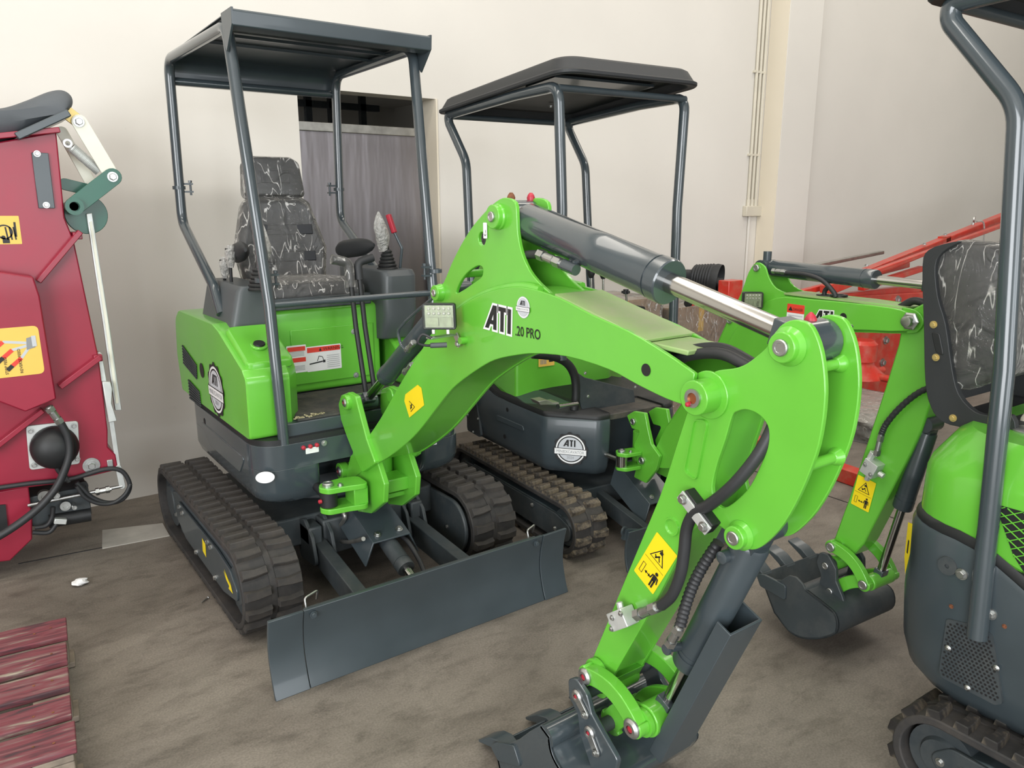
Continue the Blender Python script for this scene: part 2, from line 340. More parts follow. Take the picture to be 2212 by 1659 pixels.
# ------------------------------------------------------------------ mesh builder
class MB:
    def __init__(s): s.v = []; s.f = []; s.m = []; s.k = 0
    def _add(s, vs, fs):
        o = len(s.v); s.v += [tuple(v) for v in vs]; s.f += [tuple(i+o for i in f) for f in fs]; s.m += [s.k]*len(fs); return s
    def box(s, c, d, rot=None):
        vs = [Vector((sx*d[0]/2, sy*d[1]/2, sz*d[2]/2)) for sx in (-1, 1) for sy in (-1, 1) for sz in (-1, 1)]
        if rot is not None: vs = [rot @ v for v in vs]
        c = Vector(c)
        return s._add([c+v for v in vs], [(0, 1, 3, 2), (4, 6, 7, 5), (0, 4, 5, 1), (2, 3, 7, 6), (0, 2, 6, 4), (1, 5, 7, 3)])
    def bar(s, p0, p1, w, h, up=(0, 0, 1)):
        """rectangular bar from p0 to p1, w across, h along up"""
        p0, p1 = Vector(p0), Vector(p1); d = (p1-p0).normalized(); x = d.cross(Vector(up)).normalized(); u = x.cross(d)
        vs = [p + x*(a*w/2) + u*(b*h/2) for p in (p0, p1) for a, b in ((-1, -1), (1, -1), (1, 1), (-1, 1))]
        return s._add(vs, [(3, 2, 1, 0), (4, 5, 6, 7), (0, 1, 5, 4), (1, 2, 6, 5), (2, 3, 7, 6), (3, 0, 4, 7)])
    def prism(s, outline, axis, a0, a1, holes=()):
        """polygon in the plane across axis, from a0 to a1 along it"""
        loops = [[(p[0], p[1]) for p in outline]] + [[(p[0], p[1]) for p in h] for h in holes]
        flat, tris = tess(loops); n = len(flat)
        def at(p, t):
            return (t, p.x, p.y) if axis == 'x' else ((p.x, t, p.y) if axis == 'y' else (p.x, p.y, t))
        vs = [at(p, a0) for p in flat] + [at(p, a1) for p in flat]
        fs = [tuple(t) for t in tris] + [tuple(i+n for i in reversed(t)) for t in tris]
        o = 0
        for l in loops:
            k = len(l)
            fs += [(o+i, o+(i+1) % k, n+o+(i+1) % k, n+o+i) for i in range(k)]
            o += k
        return s._add(vs, fs)
    def loft(s, rings, cap=True, closed=True):
        n = len(rings[0]); vs = [p for r in rings for p in r]; fs = []
        for i in range(len(rings)-1):
            for j in range(n if closed else n-1):
                a, b = i*n+j, i*n+(j+1) % n
                fs.append((a, b, b+n, a+n))
        if cap and closed:
            fs.append(tuple(reversed(range(n)))); fs.append(tuple(range((len(rings)-1)*n, len(rings)*n)))
        return s._add(vs, fs)
    def cyl(s, p0, p1, r0, r1=None, seg=20):
        p0, p1 = Vector(p0), Vector(p1); x, y, d = frame_of(p1-p0); r1 = r0 if r1 is None else r1
        return s.loft([[p + (x*math.cos(2*PI*i/seg) + y*math.sin(2*PI*i/seg))*r for i in range(seg)] for p, r in ((p0, r0), (p1, r1))])
    def lathe(s, p0, d, prof, seg=20):
        """prof = [(distance along d, radius)]"""
        p0 = Vector(p0); x, y, d = frame_of(d)
        return s.loft([[p0 + d*h + (x*math.cos(2*PI*i/seg) + y*math.sin(2*PI*i/seg))*max(r, 1e-4) for i in range(seg)] for h, r in prof])
    def ringx(s, c, d, ro, ri, t, seg=24):
        """flat ring of thickness t along d"""
        p0 = Vector(c); x, y, d = frame_of(d)
        def R(r, h): return [p0 + d*h + (x*math.cos(2*PI*i/seg) + y*math.sin(2*PI*i/seg))*r for i in range(seg)]
        rs = [R(ri, 0), R(ro, 0), R(ro, t), R(ri, t), R(ri, 0)]
        return s.loft(rs, cap=False)
    def tube(s, path, r, seg=10, cap=True):
        P = [Vector(p) for p in path]; n = len(P); rings = []; x = None
        for i in range(n):
            d = (P[min(i+1, n-1)]-P[max(i-1, 0)]).normalized()
            if x is None: x = frame_of(d)[0]
            else:
                x = x - d*x.dot(d)
                x = frame_of(d)[0] if x.length < 1e-6 else x.normalized()
            y = d.cross(x); rr = r[i] if isinstance(r, (list, tuple)) else r
            rings.append([P[i] + (x*math.cos(2*PI*j/seg) + y*math.sin(2*PI*j/seg))*rr for j in range(seg)])
        return s.loft(rings, cap)
    def sweep(s, path, prof, up=(1, 0, 0), cap=True):
        """profile [(along up, across)] swept along path"""
        P = [Vector(p) for p in path]; n = len(P); rings = []; up = Vector(up)
        for i in range(n):
            d = (P[min(i+1, n-1)]-P[max(i-1, 0)]).normalized(); w = d.cross(up).normalized()
            rings.append([P[i] + up*a + w*b for a, b in prof])
        return s.loft(rings, cap)
    def obj(s, name, mat, parent=None, bevel=0.0, ang=38, seg=2, label=None, sub=0, solid=0.0):
        me = bpy.data.meshes.new(name)
        me.from_pydata(s.v, [], s.f)
        bm = bmesh.new(); bm.from_mesh(me)
        bmesh.ops.recalc_face_normals(bm, faces=bm.faces)
        if bevel: bmesh.ops.dissolve_limit(bm, angle_limit=0.004, use_dissolve_boundaries=False, verts=bm.verts, edges=bm.edges, delimit={'MATERIAL'})
        bm.to_mesh(me); bm.free()
        if bevel: s.m = [p.material_index for p in me.polygons] if len(set(s.m)) > 1 else [0]*len(me.polygons)
        for mm in (mat if isinstance(mat, (list, tuple)) else [mat]): me.materials.append(MATS[mm])
        me.polygons.foreach_set('material_index', s.m)
        me.polygons.foreach_set('use_smooth', [True]*len(me.polygons))
        me.set_sharp_from_angle(angle=math.radians(ang))
        o = bpy.data.objects.new(name, me); COL.objects.link(o)
        if parent is not None: o.parent = parent
        if solid:
            md = o.modifiers.new('thick', 'SOLIDIFY'); md.thickness = solid; md.offset = 0
        if sub:
            md = o.modifiers.new('round', 'SUBSURF'); md.levels = sub; md.render_levels = sub
        if bevel:
            md = o.modifiers.new('edge', 'BEVEL'); md.width = bevel; md.segments = seg; md.limit_method = 'ANGLE'; md.angle_limit = math.radians(50)
        if label: o['label'] = label
        return o
def thing(name, label, cat, fr, group=None):
    o = bpy.data.objects.new(name, None); COL.objects.link(o)
    o.location = fr.o; o.rotation_euler = (0, 0, fr.a); o['label'] = label; o['category'] = cat
    o.empty_display_size = 0.1
    if group: o['group'] = group
    return o
def tag(o, label, cat, group=None):
    o['label'] = label; o['category'] = cat
    if group: o['group'] = group
    return o
def struct(o): o['kind'] = 'structure'; return o

# shared fasteners: meshes made once, placed by matrix
SHARED = {}
def shared(key, make):
    if key not in SHARED:
        o = make(); SHARED[key] = o.data; bpy.data.objects.remove(o)
    return SHARED[key]
def place(name, me, p, d, parent, size=1.0, spin=0.0):
    o = bpy.data.objects.new(name, me); COL.objects.link(o); o.parent = parent
    o.location = p; o.rotation_mode = 'QUATERNION'
    o.rotation_quaternion = Vector(d).to_track_quat('Z', 'Y') @ Quaternion((0, 0, 1), spin); o.scale = (size,)*3
    return o
def bolt(p, d, parent, size=1.0, mat='zinc', name='bolt'):
    def mk():
        m = MB(); m.lathe((0, 0, 0), (0, 0, 1), [(0, 0.012), (0.0025, 0.012), (0.0025, 0.009)], 16)
        m.lathe((0, 0, 0.0025), (0, 0, 1), [(0, 0.0085), (0.006, 0.0085), (0.0072, 0.0072)], 6)
        return m.obj('bolt', mat, None, ang=25)
    return place(name, shared('bolt_'+mat, mk), p, d, parent, size)
def pin_head(p, d, parent, size=1.0, name='pin'):
    """round zinc pin end"""
    def mk():
        m = MB(); m.lathe((0, 0, 0), (0, 0, 1), [(0, 0.020), (0.010, 0.020), (0.0125, 0.0175), (0.0125, 0.012), (0.011, 0.011), (0.011, 0.0)], 24)
        return m.obj('pin', 'zinc', None, ang=25)
    return place(name, shared('pin', mk), p, d, parent, size)
def capped_pin(p, d, parent, size=1.0):
    """pin end with a flat collar and a pink-red plastic cap in the grease bore"""
    def mk():
        m = MB(); m.lathe((0, 0, 0), (0, 0, 1), [(0, 0.029), (0.006, 0.029), (0.009, 0.026), (0.013, 0.021), (0.013, 0.012), (0.004, 0.0118), (0.004, 0.0)], 28)
        m.k = 1; m.lathe((0, 0, 0.0035), (0, 0, 1), [(0, 0.0112), (0.006, 0.0105), (0.008, 0.006), (0.008, 0.0)], 16)
        return m.obj('pin', ['zinc', 'cap_red'], None, ang=25)
    return place('pin', shared('capped_pin', mk), p, d, parent, size)

# flat print: a surface frame with right r, up u; layers lie a hair apart
class Surf:
    def __init__(s, O, r, u, lift=0.0012):
        s.O = Vector(O); s.r = Vector(r).normalized(); n = s.r.cross(Vector(u)).normalized(); s.u = n.cross(s.r); s.n = n; s.lift = lift
        s.mb = MB(); s.mats = []
    def at(s, a, b, l=0): return s.O + s.r*a + s.u*b + s.n*(s.lift + 0.0006*l)
    def mat(s, name):
        if name not in s.mats: s.mats.append(name)
        s.mb.k = s.mats.index(name)
    def poly(s, pts, mat, l=0, holes=()):
        s.mat(mat); fl, tr = tess([[(p[0], p[1]) for p in q] for q in [pts, *holes]])
        s.mb._add([s.at(p.x, p.y, l) for p in fl], tr)
    def rect(s, x0, y0, x1, y1, mat, l=0, r=0.0):
        q = [(x0, y0), (x1, y0), (x1, y1), (x0, y1)]
        s.poly(fillet(q, r, 4) if r else q, mat, l)
    def ring(s, c, ro, ri, mat, l=0, n=40): s.poly(circle(c, ro, n), mat, l, [circle(c, ri, n)])
    def line(s, a, b, w, mat, l=0):
        a, b = Vector(a), Vector(b); d = (b-a).normalized(); p = Vector((-d.y, d.x))*(w/2)
        s.poly([a-p, b-p, b+p, a+p], mat, l)
    def text(s, txt, x, y, h, mat, l=0, width=None, bold=0.0, align='l'):
        vs, fs, w, cap = glyphs(txt, bold); k = h/cap; kx = width/w if width else k
        if align == 'c': x = x - w*kx/2
        s.mat(mat); s.mb._add([s.at(x+v[0]*kx, y+v[1]*k, l) for v in vs], fs)
    def obj(s, name, parent, label=None):
        o = s.mb.obj(name, s.mats, parent, label=label)
        return o
GLY = {}
def glyphs(txt, bold=0.0):
    key = (txt, bold)
    if key not in GLY:
        def build(t):
            c = bpy.data.curves.new('lettering', 'FONT'); c.body = t; c.offset = bold; c.resolution_u = 3
            o = bpy.data.objects.new('lettering', c); COL.objects.link(o)
            dg = bpy.context.evaluated_depsgraph_get(); e = o.evaluated_get(dg); me = e.to_mesh()
            v = [(p.co.x, p.co.y) for p in me.vertices]; f = [tuple(q.vertices) for q in me.polygons]
            e.to_mesh_clear(); bpy.data.objects.remove(o); bpy.data.curves.remove(c)
            return v, f
        v, f = build(txt)
        x0 = min(p[0] for p in v); x1 = max(p[0] for p in v)
        GLY[key] = ([(p[0]-x0, p[1]) for p in v], f, x1-x0, 0.69)
    return GLY[key]
LOGO = [[(0.0, 0), (0.56, 1.0), (0.84, 1.0), (0.84, 0), (0.60, 0), (0.60, 0.20), (0.38, 0.20), (0.27, 0)],
        [(1.10, 0), (1.10, 0.82), (0.96, 0.82), (0.96, 1.0), (1.48, 1.0), (1.48, 0.82), (1.34, 0.82), (1.34, 0)],
        [(1.60, 0), (1.83, 0), (1.83, 1.0), (1.60, 1.0)]]
LOGO_HOLE = [(0.48, 0.38), (0.60, 0.38), (0.60, 0.62)]
def grow(p, d):
    n = len(p); P = [Vector(q) for q in p]; out = []
    for i in range(n):
        a, b, c = P[i-1], P[i], P[(i+1) % n]
        e1 = (b-a).normalized(); e2 = (c-b).normalized(); n1 = Vector((e1.y, -e1.x)); n2 = Vector((e2.y, -e2.x))
        m = n1+n2; m = m/max(0.35, m.dot(n1)) if m.length > 1e-6 else n1
        out.append(b+m*d)
    return out
def area2(p): return sum(p[i-1][0]*p[i][1]-p[i][0]*p[i-1][1] for i in range(len(p)))
def logo(s, x, y, h, l=1, fill='decal_black', edge=None, ew=0.07):
    """the three slanted capitals, optional outline"""
    for i, q in enumerate(LOGO):
        if area2(q) < 0: q = list(reversed(q))
        if edge: s.poly([(x+p[0]*h, y+p[1]*h) for p in grow(q, ew)], edge, l)
        s.poly([(x+p[0]*h, y+p[1]*h) for p in q], fill, l+1, [[(x+p[0]*h, y+p[1]*h) for p in LOGO_HOLE]] if i == 0 else [])
def badge(s, c, r, year=True, gear='decal_black', ink='decal_black'):
    """round emblem: toothed rim, pale disc, ribbon with lettering"""
    x, y = c
    if gear:
        g = []
        for i in range(48):
            a = 2*PI*i/48; rr = r*(1.24 if i % 4 in (0, 1) else 1.13); g.append((x+rr*math.cos(a), y+rr*math.sin(a)))
        s.poly(g, gear, 0)
    else: s.poly(circle(c, r*1.1, 40), 'decal_grey', 0)
    s.ring(c, r*1.04, r*0.94, 'decal_white', 1)
    s.poly(circle(c, r*0.86, 40), 'decal_grey', 1)
    logo(s, x-r*0.52, y+r*0.20, r*0.48, 2, 'decal_black', None)
    s.rect(x-r*1.16, y-r*0.42, x+r*1.16, y+r*0.06, ink, 3)
    s.rect(x-r*1.12, y-r*0.38, x+r*1.12, y+r*0.02, 'decal_white', 4)
    s.text('MINIEXCAVATOR', x, y-r*0.28, r*0.21, 'decal_text_grey', 5, width=r*1.95, align='c')
    if year: s.text('2024', x, y-r*0.68, r*0.18, 'decal_text_grey', 2, align='c')
def person_sign(s, x, y, h, mat='decal_black', l=2):
    s.poly(circle((x, y+h*0.9), h*0.10, 12), mat, l)
    s.rect(x-h*0.13, y+h*0.40, x+h*0.13, y+h*0.77, mat, l, h*0.04)
    for k in (-1, 1):
        s.line((x+k*h*0.07, y), (x+k*h*0.07, y+h*0.45), h*0.10, mat, l)
        s.line((x+k*h*0.16, y+h*0.74), (x+k*h*0.24, y+h*0.40), h*0.07, mat, l)
def warn_triangle(s, c, r, l=1):
    x, y = c; t = [(x-r*0.9, y-r*0.55), (x+r*0.9, y-r*0.55), (x, y+r)]
    s.poly(t, 'decal_black', l); s.poly([(x+(p[0]-x)*0.82, y+0.06*r*0+(p[1]-y)*0.82) for p in t], 'decal_yellow', l+1)
def keep_clear(s, w, h):
    """tall yellow sign: triangle above, box and person below; origin at its lower left"""
    s.rect(0, 0, w, h, 'decal_yellow', 0, w*0.05)
    s.line((w*0.05, h*0.47), (w*0.95, h*0.47), w*0.012, 'decal_black', 1)
    warn_triangle(s, (w*0.5, h*0.66), w*0.36)
    s.rect(w*0.47, h*0.74, w*0.60, h*0.80, 'decal_black', 3)
    s.line((w*0.40, h*0.60), (w*0.55, h*0.70), w*0.05, 'decal_black', 3)
    s.line((w*0.36, h*0.66), (w*0.46, h*0.62), w*0.05, 'decal_black', 3)
    s.line((w*0.52, h*0.68), (w*0.62, h*0.60), w*0.04, 'decal_black', 3)
    bx = [(w*0.12, h*0.12), (w*0.27, h*0.12), (w*0.27, h*0.34), (w*0.12, h*0.34)]
    s.poly(bx, 'decal_black', 1, [[(w*0.14, h*0.13), (w*0.25, h*0.13), (w*0.25, h*0.33), (w*0.14, h*0.33)]])
    s.line((w*0.36, h*0.22), (w*0.56, h*0.22), w*0.035, 'decal_black', 1)
    s.poly([(w*0.32, h*0.22), (w*0.41, h*0.255), (w*0.41, h*0.185)], 'decal_black', 1)
    s.poly([(w*0.60, h*0.22), (w*0.51, h*0.185), (w*0.51, h*0.255)], 'decal_black', 1)
    person_sign(s, w*0.76, h*0.07, h*0.34)

# ================================================================== the hall
YW = 4.58
def wall_box(name, lo, hi, mat='plaster'):
    m = MB(); c = [(a+b)/2 for a, b in zip(lo, hi)]; m.box(c, [b-a for a, b in zip(lo, hi)])
    return struct(m.obj(name, mat))
m = MB(); m.box((3.5, -1.5, -0.1), (21.0, 16.4, 0.2)); floor = struct(m.obj('floor', 'concrete'))
DX0, DX1, DZ = 1.771, 2.701, 2.29
m = MB()
m.prism([(-7, 0), (DX0, 0), (DX0, DZ), (DX1, DZ), (DX1, 0), (14, 0), (14, 5.6), (-7, 5.6)], 'y', YW, YW+0.15)
wb = struct(m.obj('wall_back', 'plaster'))
wall_box('wall_right', (13.9, -9.5, 0), (14.1, YW, 5.6))
m = MB(); m.prism([(-9.5, 0), (-6.0, 0), (-6.0, 4.9), (-0.4, 4.9), (-0.4, 0), (YW, 0), (YW, 5.6), (-9.5, 5.6)], 'x', -5.2, -5.0)
struct(m.obj('wall_left', 'plaster'))
m = MB(); m.prism([(-7, 0), (-1.2, 0), (-1.2, 4.6), (5.2, 4.6), (5.2, 0), (14, 0), (14, 5.6), (-7, 5.6)], 'y', -7.7, -7.5)
struct(m.obj('wall_front', 'plaster'))
m = MB(); m.box((3.5, -1.5, 5.65), (21, 16.4, 0.1)); struct(m.obj('ceiling', 'plaster'))
# column that breaks the back wall
xa = W.P(1668, 0, y=YW).x; xb = xa + (W.P(1784, 0, y=YW-0.19).x - W.P(1710, 0, y=YW-0.19).x)
m = MB(); m.box(((xa+xb)/2, YW-0.095, 2.8), (xb-xa, 0.19, 5.6)); struct(m.obj('trim_1', 'plaster', bevel=0.008))
m = MB(); m.box((xa-0.004, YW-0.097, 2.8), (0.008, 0.186, 5.58)); struct(m.obj('trim_lit_side', 'plaster_cream'))  # added slab; its cream puts the light from the left into the colour
# doorway: reveal, dark room behind, hanging sheet-metal door
m = MB(); m.box((DX1+0.004, YW+0.075, DZ/2), (0.012, 0.17, DZ)); struct(m.obj('trim_2', 'plaster_cream'))
m = MB()
m.box((2.2, 7.4, 1.5), (3.4, 0.1, 3.0)); m.box((0.5, 6.1, 1.5), (0.1, 2.7, 3.0)); m.box((3.9, 6.1, 1.5), (0.1, 2.7, 3.0)); m.box((2.2, 6.1, 2.62), (3.4, 2.7, 0.1)); m.box((2.2, 6.1, -0.05), (3.4, 2.7, 0.1))
struct(m.obj('wall_store', 'plaster'))
m = MB()
for x in (2.52, 2.72, 3.0): m.box((x, 6.3, 1.3), (0.05, 0.05, 2.5))
m.box((2.75, 6.3, 2.42), (0.8, 0.05, 0.05)); m.box((2.75, 6.3, 1.6), (0.8, 0.3, 0.03)); m.box((2.75, 6.3, 0.8), (0.8, 0.3, 0.03))
tag(m.obj('storage_rack', 'slate_rough'), 'dark metal storage rack in the unlit room behind the door', 'rack')
dz = W.P(770, 279, y=YW+0.19).z
d = bpy.data.objects.new('door_1', None); COL.objects.link(d); d.location = (2.2, YW+0.2, 0); d['kind'] = 'structure'
m = MB(); m.box((0.0, 0, (dz-0.03)/2+0.01), (1.10, 0.03, dz-0.03)); m.obj('door_panel', 'door_sheet', d, bevel=0.003)
m = MB(); m.box((0.0, -0.005, dz), (1.10, 0.05, 0.055)); m.obj('top_rail', 'steel', d, bevel=0.004)
# cable conduits and their box
cf = thing('cable_conduit', 'pale plastic cable conduits running down the wall beside the column into a square box', 'conduit', Fr(0, 0))
top = [W.P(u, 0, y=YW-0.02).x for u in (1646, 1654, 1662)]
bz = W.P(1632, 443, y=YW-0.02).z
for i, x in enumerate(top):
    m = MB(); m.cyl((x, YW-0.016, bz-0.02), (x, YW-0.016, 5.6), 0.014, seg=12); m.obj('pipe', 'cream_plastic', cf)
    for z in (bz+0.05,):
        m = MB(); m.cyl((x, YW-0.016, bz-0.03), (x, YW-0.016, z), 0.019, seg=12); m.obj('socket', 'cream_plastic', cf)
for z in (2.05, 2.75, 3.5):
    m = MB(); m.box(((top[0]+top[2])/2-0.01, YW-0.012, z), (0.16, 0.03, 0.02)); m.obj('clip', 'cream_plastic', cf, bevel=0.003)
m = MB(); p0 = W.P(1614, 445, y=YW-0.05); p1 = W.P(1646, 467, y=YW-0.05)
m.box(((p0.x+p1.x)/2, YW-0.025, (p0.z+p1.z)/2), (p1.x-p0.x, 0.05, p0.z-p1.z)); m.obj('junction_box', 'cream_plastic', cf, bevel=0.006)
m = MB(); xx = top[1]; m.cyl((xx-0.02, YW-0.014, 0.6), (xx-0.02, YW-0.014, bz-0.05), 0.012, seg=12); m.obj('pipe', 'plaster', cf)
# pale repaired patch and saw-cut joints in the slab
q = [W.P(u, v, z=0) for u, v in ((221, 1146), (352, 1131), (367, 1158), (221, 1186))]
m = MB(); m.prism([(p.x, p.y) for p in q], 'z', -0.01, 0.004); o = m.obj('floor_patch', 'stone_pad', floor, bevel=0.002)
for a, b in (((1600, 1008), (1935, 1121)), ((40, 1218), (340, 1160))):
    m = MB(); p, q = W.P(*a, z=0), W.P(*b, z=0); m.bar((p.x, p.y, 0.0005), (q.x, q.y, 0.0005), 0.007, 0.003); m.obj('floor_joint', 'black', floor)

# ================================================================== running gear shared by the three machines
def track(root, x0, x1, yF, yR, H, N, lug_h=0.022, wear='lug_rubber', plate='slate', arrow=False, side=-1):
    """rubber track: belt, two rows of lugs, frame plate, idler, sprocket, rollers"""
    R = H/2-lug_h; zc = H/2; a, b = yF+H/2, yR-H/2
    def stad(r, n=14):
        return circle((b, zc), r, n, -PI/2, PI/2) + circle((a, zc), r, n, PI/2, 3*PI/2)
    m = MB(); m.prism(stad(R), 'x', x0, x1, [stad(R-0.024)])
    t = m.obj('rubber_track', 'rubber', root, bevel=0.004)
    m = MB(); w = x1-x0; m.prism(stad(R+0.004), 'x', (x0+x1)/2-w*0.05, (x0+x1)/2+w*0.05, [stad(R-0.04)]); m.obj('guide_rib', 'rubber', t)
    per = 2*(b-a)+2*PI*R; p = per/N
    def at(s):
        s %= per
        if s < b-a: return Vector((0, a+s, zc+R)), 0.0
        s -= b-a
        if s < PI*R: k = s/R; return Vector((0, b+R*math.sin(k), zc+R*math.cos(k))), -k
        s -= PI*R
        if s < b-a: return Vector((0, b-s, zc-R)), PI
        s -= b-a; k = s/R
        return Vector((0, a-R*math.sin(k), zc-R*math.cos(k))), -(PI+k)
    lw = w*0.44
    def mk(sg):
        # block wider at its outer end, waisted towards the middle, with sloping sides
        m = MB(); L = p*0.60
        o = [(-lw/2, -L*0.50), (-lw*0.05, -L*0.50), (lw/2, -L*0.34), (lw/2, L*0.40), (lw*0.0, L*0.26), (-lw/2, L*0.44)]
        if sg > 0: o = [(-q[0], q[1]) for q in reversed(o)]
        m.loft([[(x, y, -0.004) for x, y in o], [(x*0.93, y*0.84, lug_h*0.85) for x, y in o], [(x*0.88, y*0.72, lug_h) for x, y in o]])
        return m.obj('lug', wear, None, ang=25)
    key = 'lug%.3f%.3f%s' % (lw, p, wear)
    for sg, xx in ((-1, x0+w*0.238), (1, x1-w*0.238)):
        me = shared(key+str(sg), lambda: mk(sg))
        for i in range(N):
            q, k = at(i*p + (0.25*p if sg > 0 else 0))
            o = bpy.data.objects.new('lug', me); COL.objects.link(o); o.parent = t
            o.location = (xx, q.y, q.z); o.rotation_euler = (k, 0, 0)
    # carrier inside the belt
    xi0, xi1 = x0+w*0.12, x1-w*0.12
    f = MB(); zr = R-0.03
    f.prism(fillet([(a-0.02, zc-zr*0.45), (b-0.02, zc-zr*0.5), (b+0.02, zc+zr*0.35), (b-0.12, zc+zr*0.62), (a+0.16, zc+zr*0.62), (a-0.03, zc+zr*0.50)], 0.03), 'x', xi0, xi1)
    fr = f.obj('track_frame', plate, root, bevel=0.006)
    for yy, nm in ((a, 'idler_wheel'), (b, 'drive_sprocket')):
        m = MB(); m.lathe((x0+w*0.10, yy, zc), (1, 0, 0), [(0, 0.02), (0, zr*0.55), (0.012, zr*0.62), (0.012, zr*0.96), (w*0.8-0.012, zr*0.96), (w*0.8-0.012, zr*0.62), (w*0.8, zr*0.55), (w*0.8, 0.02)], 32)
        m.obj(nm, 'slate_rough', root)
    for i in range(4):
        yy = a+0.10+(b-a-0.2)*i/3
        m = MB(); m.cyl((x0+w*0.2, yy, 0.075), (x1-w*0.2, yy, 0.075), 0.034, seg=18); m.obj('roller', 'slate_rough', root)
        for sx, dd in ((xi0, -1), (xi1, 1)):
            bolt((sx, yy, zc-zr*0.30), (dd, 0, 0), fr, 1.0)
    return t, fr

def hose(root, pts, r, name='hose', mat='hose', sub=6, fit=None):
    m = MB(); m.tube(spline([Vector(p) for p in pts], sub), r, 10); return m.obj(name, mat, root)
def fitting(root, p0, p1, r=0.011, name='hose_fitting'):
    p0, p1 = Vector(p0), Vector(p1); d = p1-p0; L = d.length
    m = MB(); m.lathe(p0, d, [(0, r*0.75), (L*0.30, r*0.75), (L*0.30, r), (L*0.62, r), (L*0.62, r*0.8), (L, r*0.8)], 14)
    m.lathe(p0, d, [(L*0.05, r*1.25), (L*0.26, r*1.25)], 6); m.lathe(p0, d, [(L*0.66, r*1.2), (L*0.9, r*1.2)], 6)
    return m.obj(name, 'zinc', root, ang=25)
def ram(root, p0, pe, p1, rb, rr, eye=None, mat='slate_gloss', name='cylinder', half=0.05, seg=32, rodmat='chrome'):
    """hydraulic cylinder: eye at p0, barrel to pe, gland, chrome rod to the eye at p1"""
    p0, pe, p1 = Vector(p0), Vector(pe), Vector(p1); d = (p1-p0).normalized(); pe = p0+d*(pe-p0).dot(d)
    L = (pe-p0).length
    m = MB(); m.lathe(p0, d, [(rb*0.9, rb*0.55), (rb*0.95, rb*0.9), (rb*1.15, rb), (L*0.56, rb), (L*0.562, rb*1.006), (L*0.64, rb*1.006), (L*0.642, rb), (L-0.05, rb), (L-0.05, rb*1.03), (L-0.042, rb*1.03), (L-0.042, rb*0.985), (L-0.036, rb*0.985), (L-0.036, rb*1.05), (L-0.004, rb*1.05), (L, rb), (L, rr*1.3)], seg)
    e = eye or rb*0.85
    m.cyl(p0-Vector((half, 0, 0)), p0+Vector((half, 0, 0)), e, seg=24)
    m.bar(p0, p0+d*rb*1.15, half*1.3, e*1.5, up=(0, -d.z, d.y))
    cy = m.obj(name, mat, root, ang=30)
    m = MB(); m.cyl(pe-d*0.02, p1, rr, seg=24); m.obj('rod', rodmat, cy)
    m = MB(); m.cyl(p1-Vector((half, 0, 0)), p1+Vector((half, 0, 0)), e, seg=24); m.bar(p1-d*e*1.6, p1, half*1.1, rr*2.4, up=(0, -d.z, d.y)); m.obj('rod_eye', 'slate_gloss', cy, bevel=0.003)
    return cy
def work_lamp(root, c, r, u, w, h):
    """square LED work lamp: housing, two rows of diodes, two reflectors, clear lens, bracket"""
    c, r, u = Vector(c), Vector(r).normalized(), Vector(u).normalized(); n = r.cross(u)
    rot = Matrix((r, u, n)).transposed()
    m = MB(); o = fillet([(-w/2, -h/2), (w/2, -h/2), (w/2, h/2), (-w/2, h/2)], w*0.09)
    m.loft([[c+r*p.x*0.7+u*p.y*0.7-n*0.055 for p in o], [c+r*p.x+u*p.y-n*0.030 for p in o], [c+r*p.x+u*p.y for p in o], [c+r*p.x*0.90+u*p.y*0.90 for p in o], [c+r*p.x*0.88+u*p.y*0.88-n*0.010 for p in o]])
    for i in range(5): m.box(c-n*0.058+r*(i-2)*w*0.14, (0.003, h*0.7, 0.02), rot)
    hs = m.obj('work_lamp', 'black', root, bevel=0.0015)
    m = MB(); m.box(c-n*0.006, (w*0.84, h*0.84, 0.004), rot); m.obj('reflector', 'lamp_chrome', hs)
    for row in range(2):
        for i in range(5):
            q = c+n*-0.003+r*(i-2)*w*0.15+u*(h*0.30-row*h*0.18)
            m = MB(); m.lathe(q, n, [(0, w*0.055), (0.002, w*0.05), (0.005, w*0.02)], 12); m.obj('diode', 'white_arm', hs)
    for sx in (-1, 1):
        q = c-n*0.004+r*sx*w*0.20-u*h*0.20
        m = MB(); m.loft([[q+r*(a*w*0.18)+u*(b*h*0.17)+n*0.006 for a, b in ((-1, -1), (1, -1), (1, 1), (-1, 1))], [q+r*(a*w*0.10+sx*w*0.03)+u*(b*h*0.10) for a, b in ((-1, -1), (1, -1), (1, 1), (-1, 1))]]); m.obj('reflector_bowl', 'lamp_chrome', hs)
    m = MB(); m.box(c+n*0.0035, (w*0.90, h*0.90, 0.003), rot); m.obj('lens', 'lens_glass', hs)
    m = MB()
    for sx in (-1, 1): m.bar(c-n*0.03+r*sx*w*0.22-u*h*0.48, c-n*0.03+r*sx*w*0.22-u*h*0.72, 0.010, 0.006, up=n)
    m.obj('lamp_bracket', 'steel', hs, bevel=0.001)
    return hs

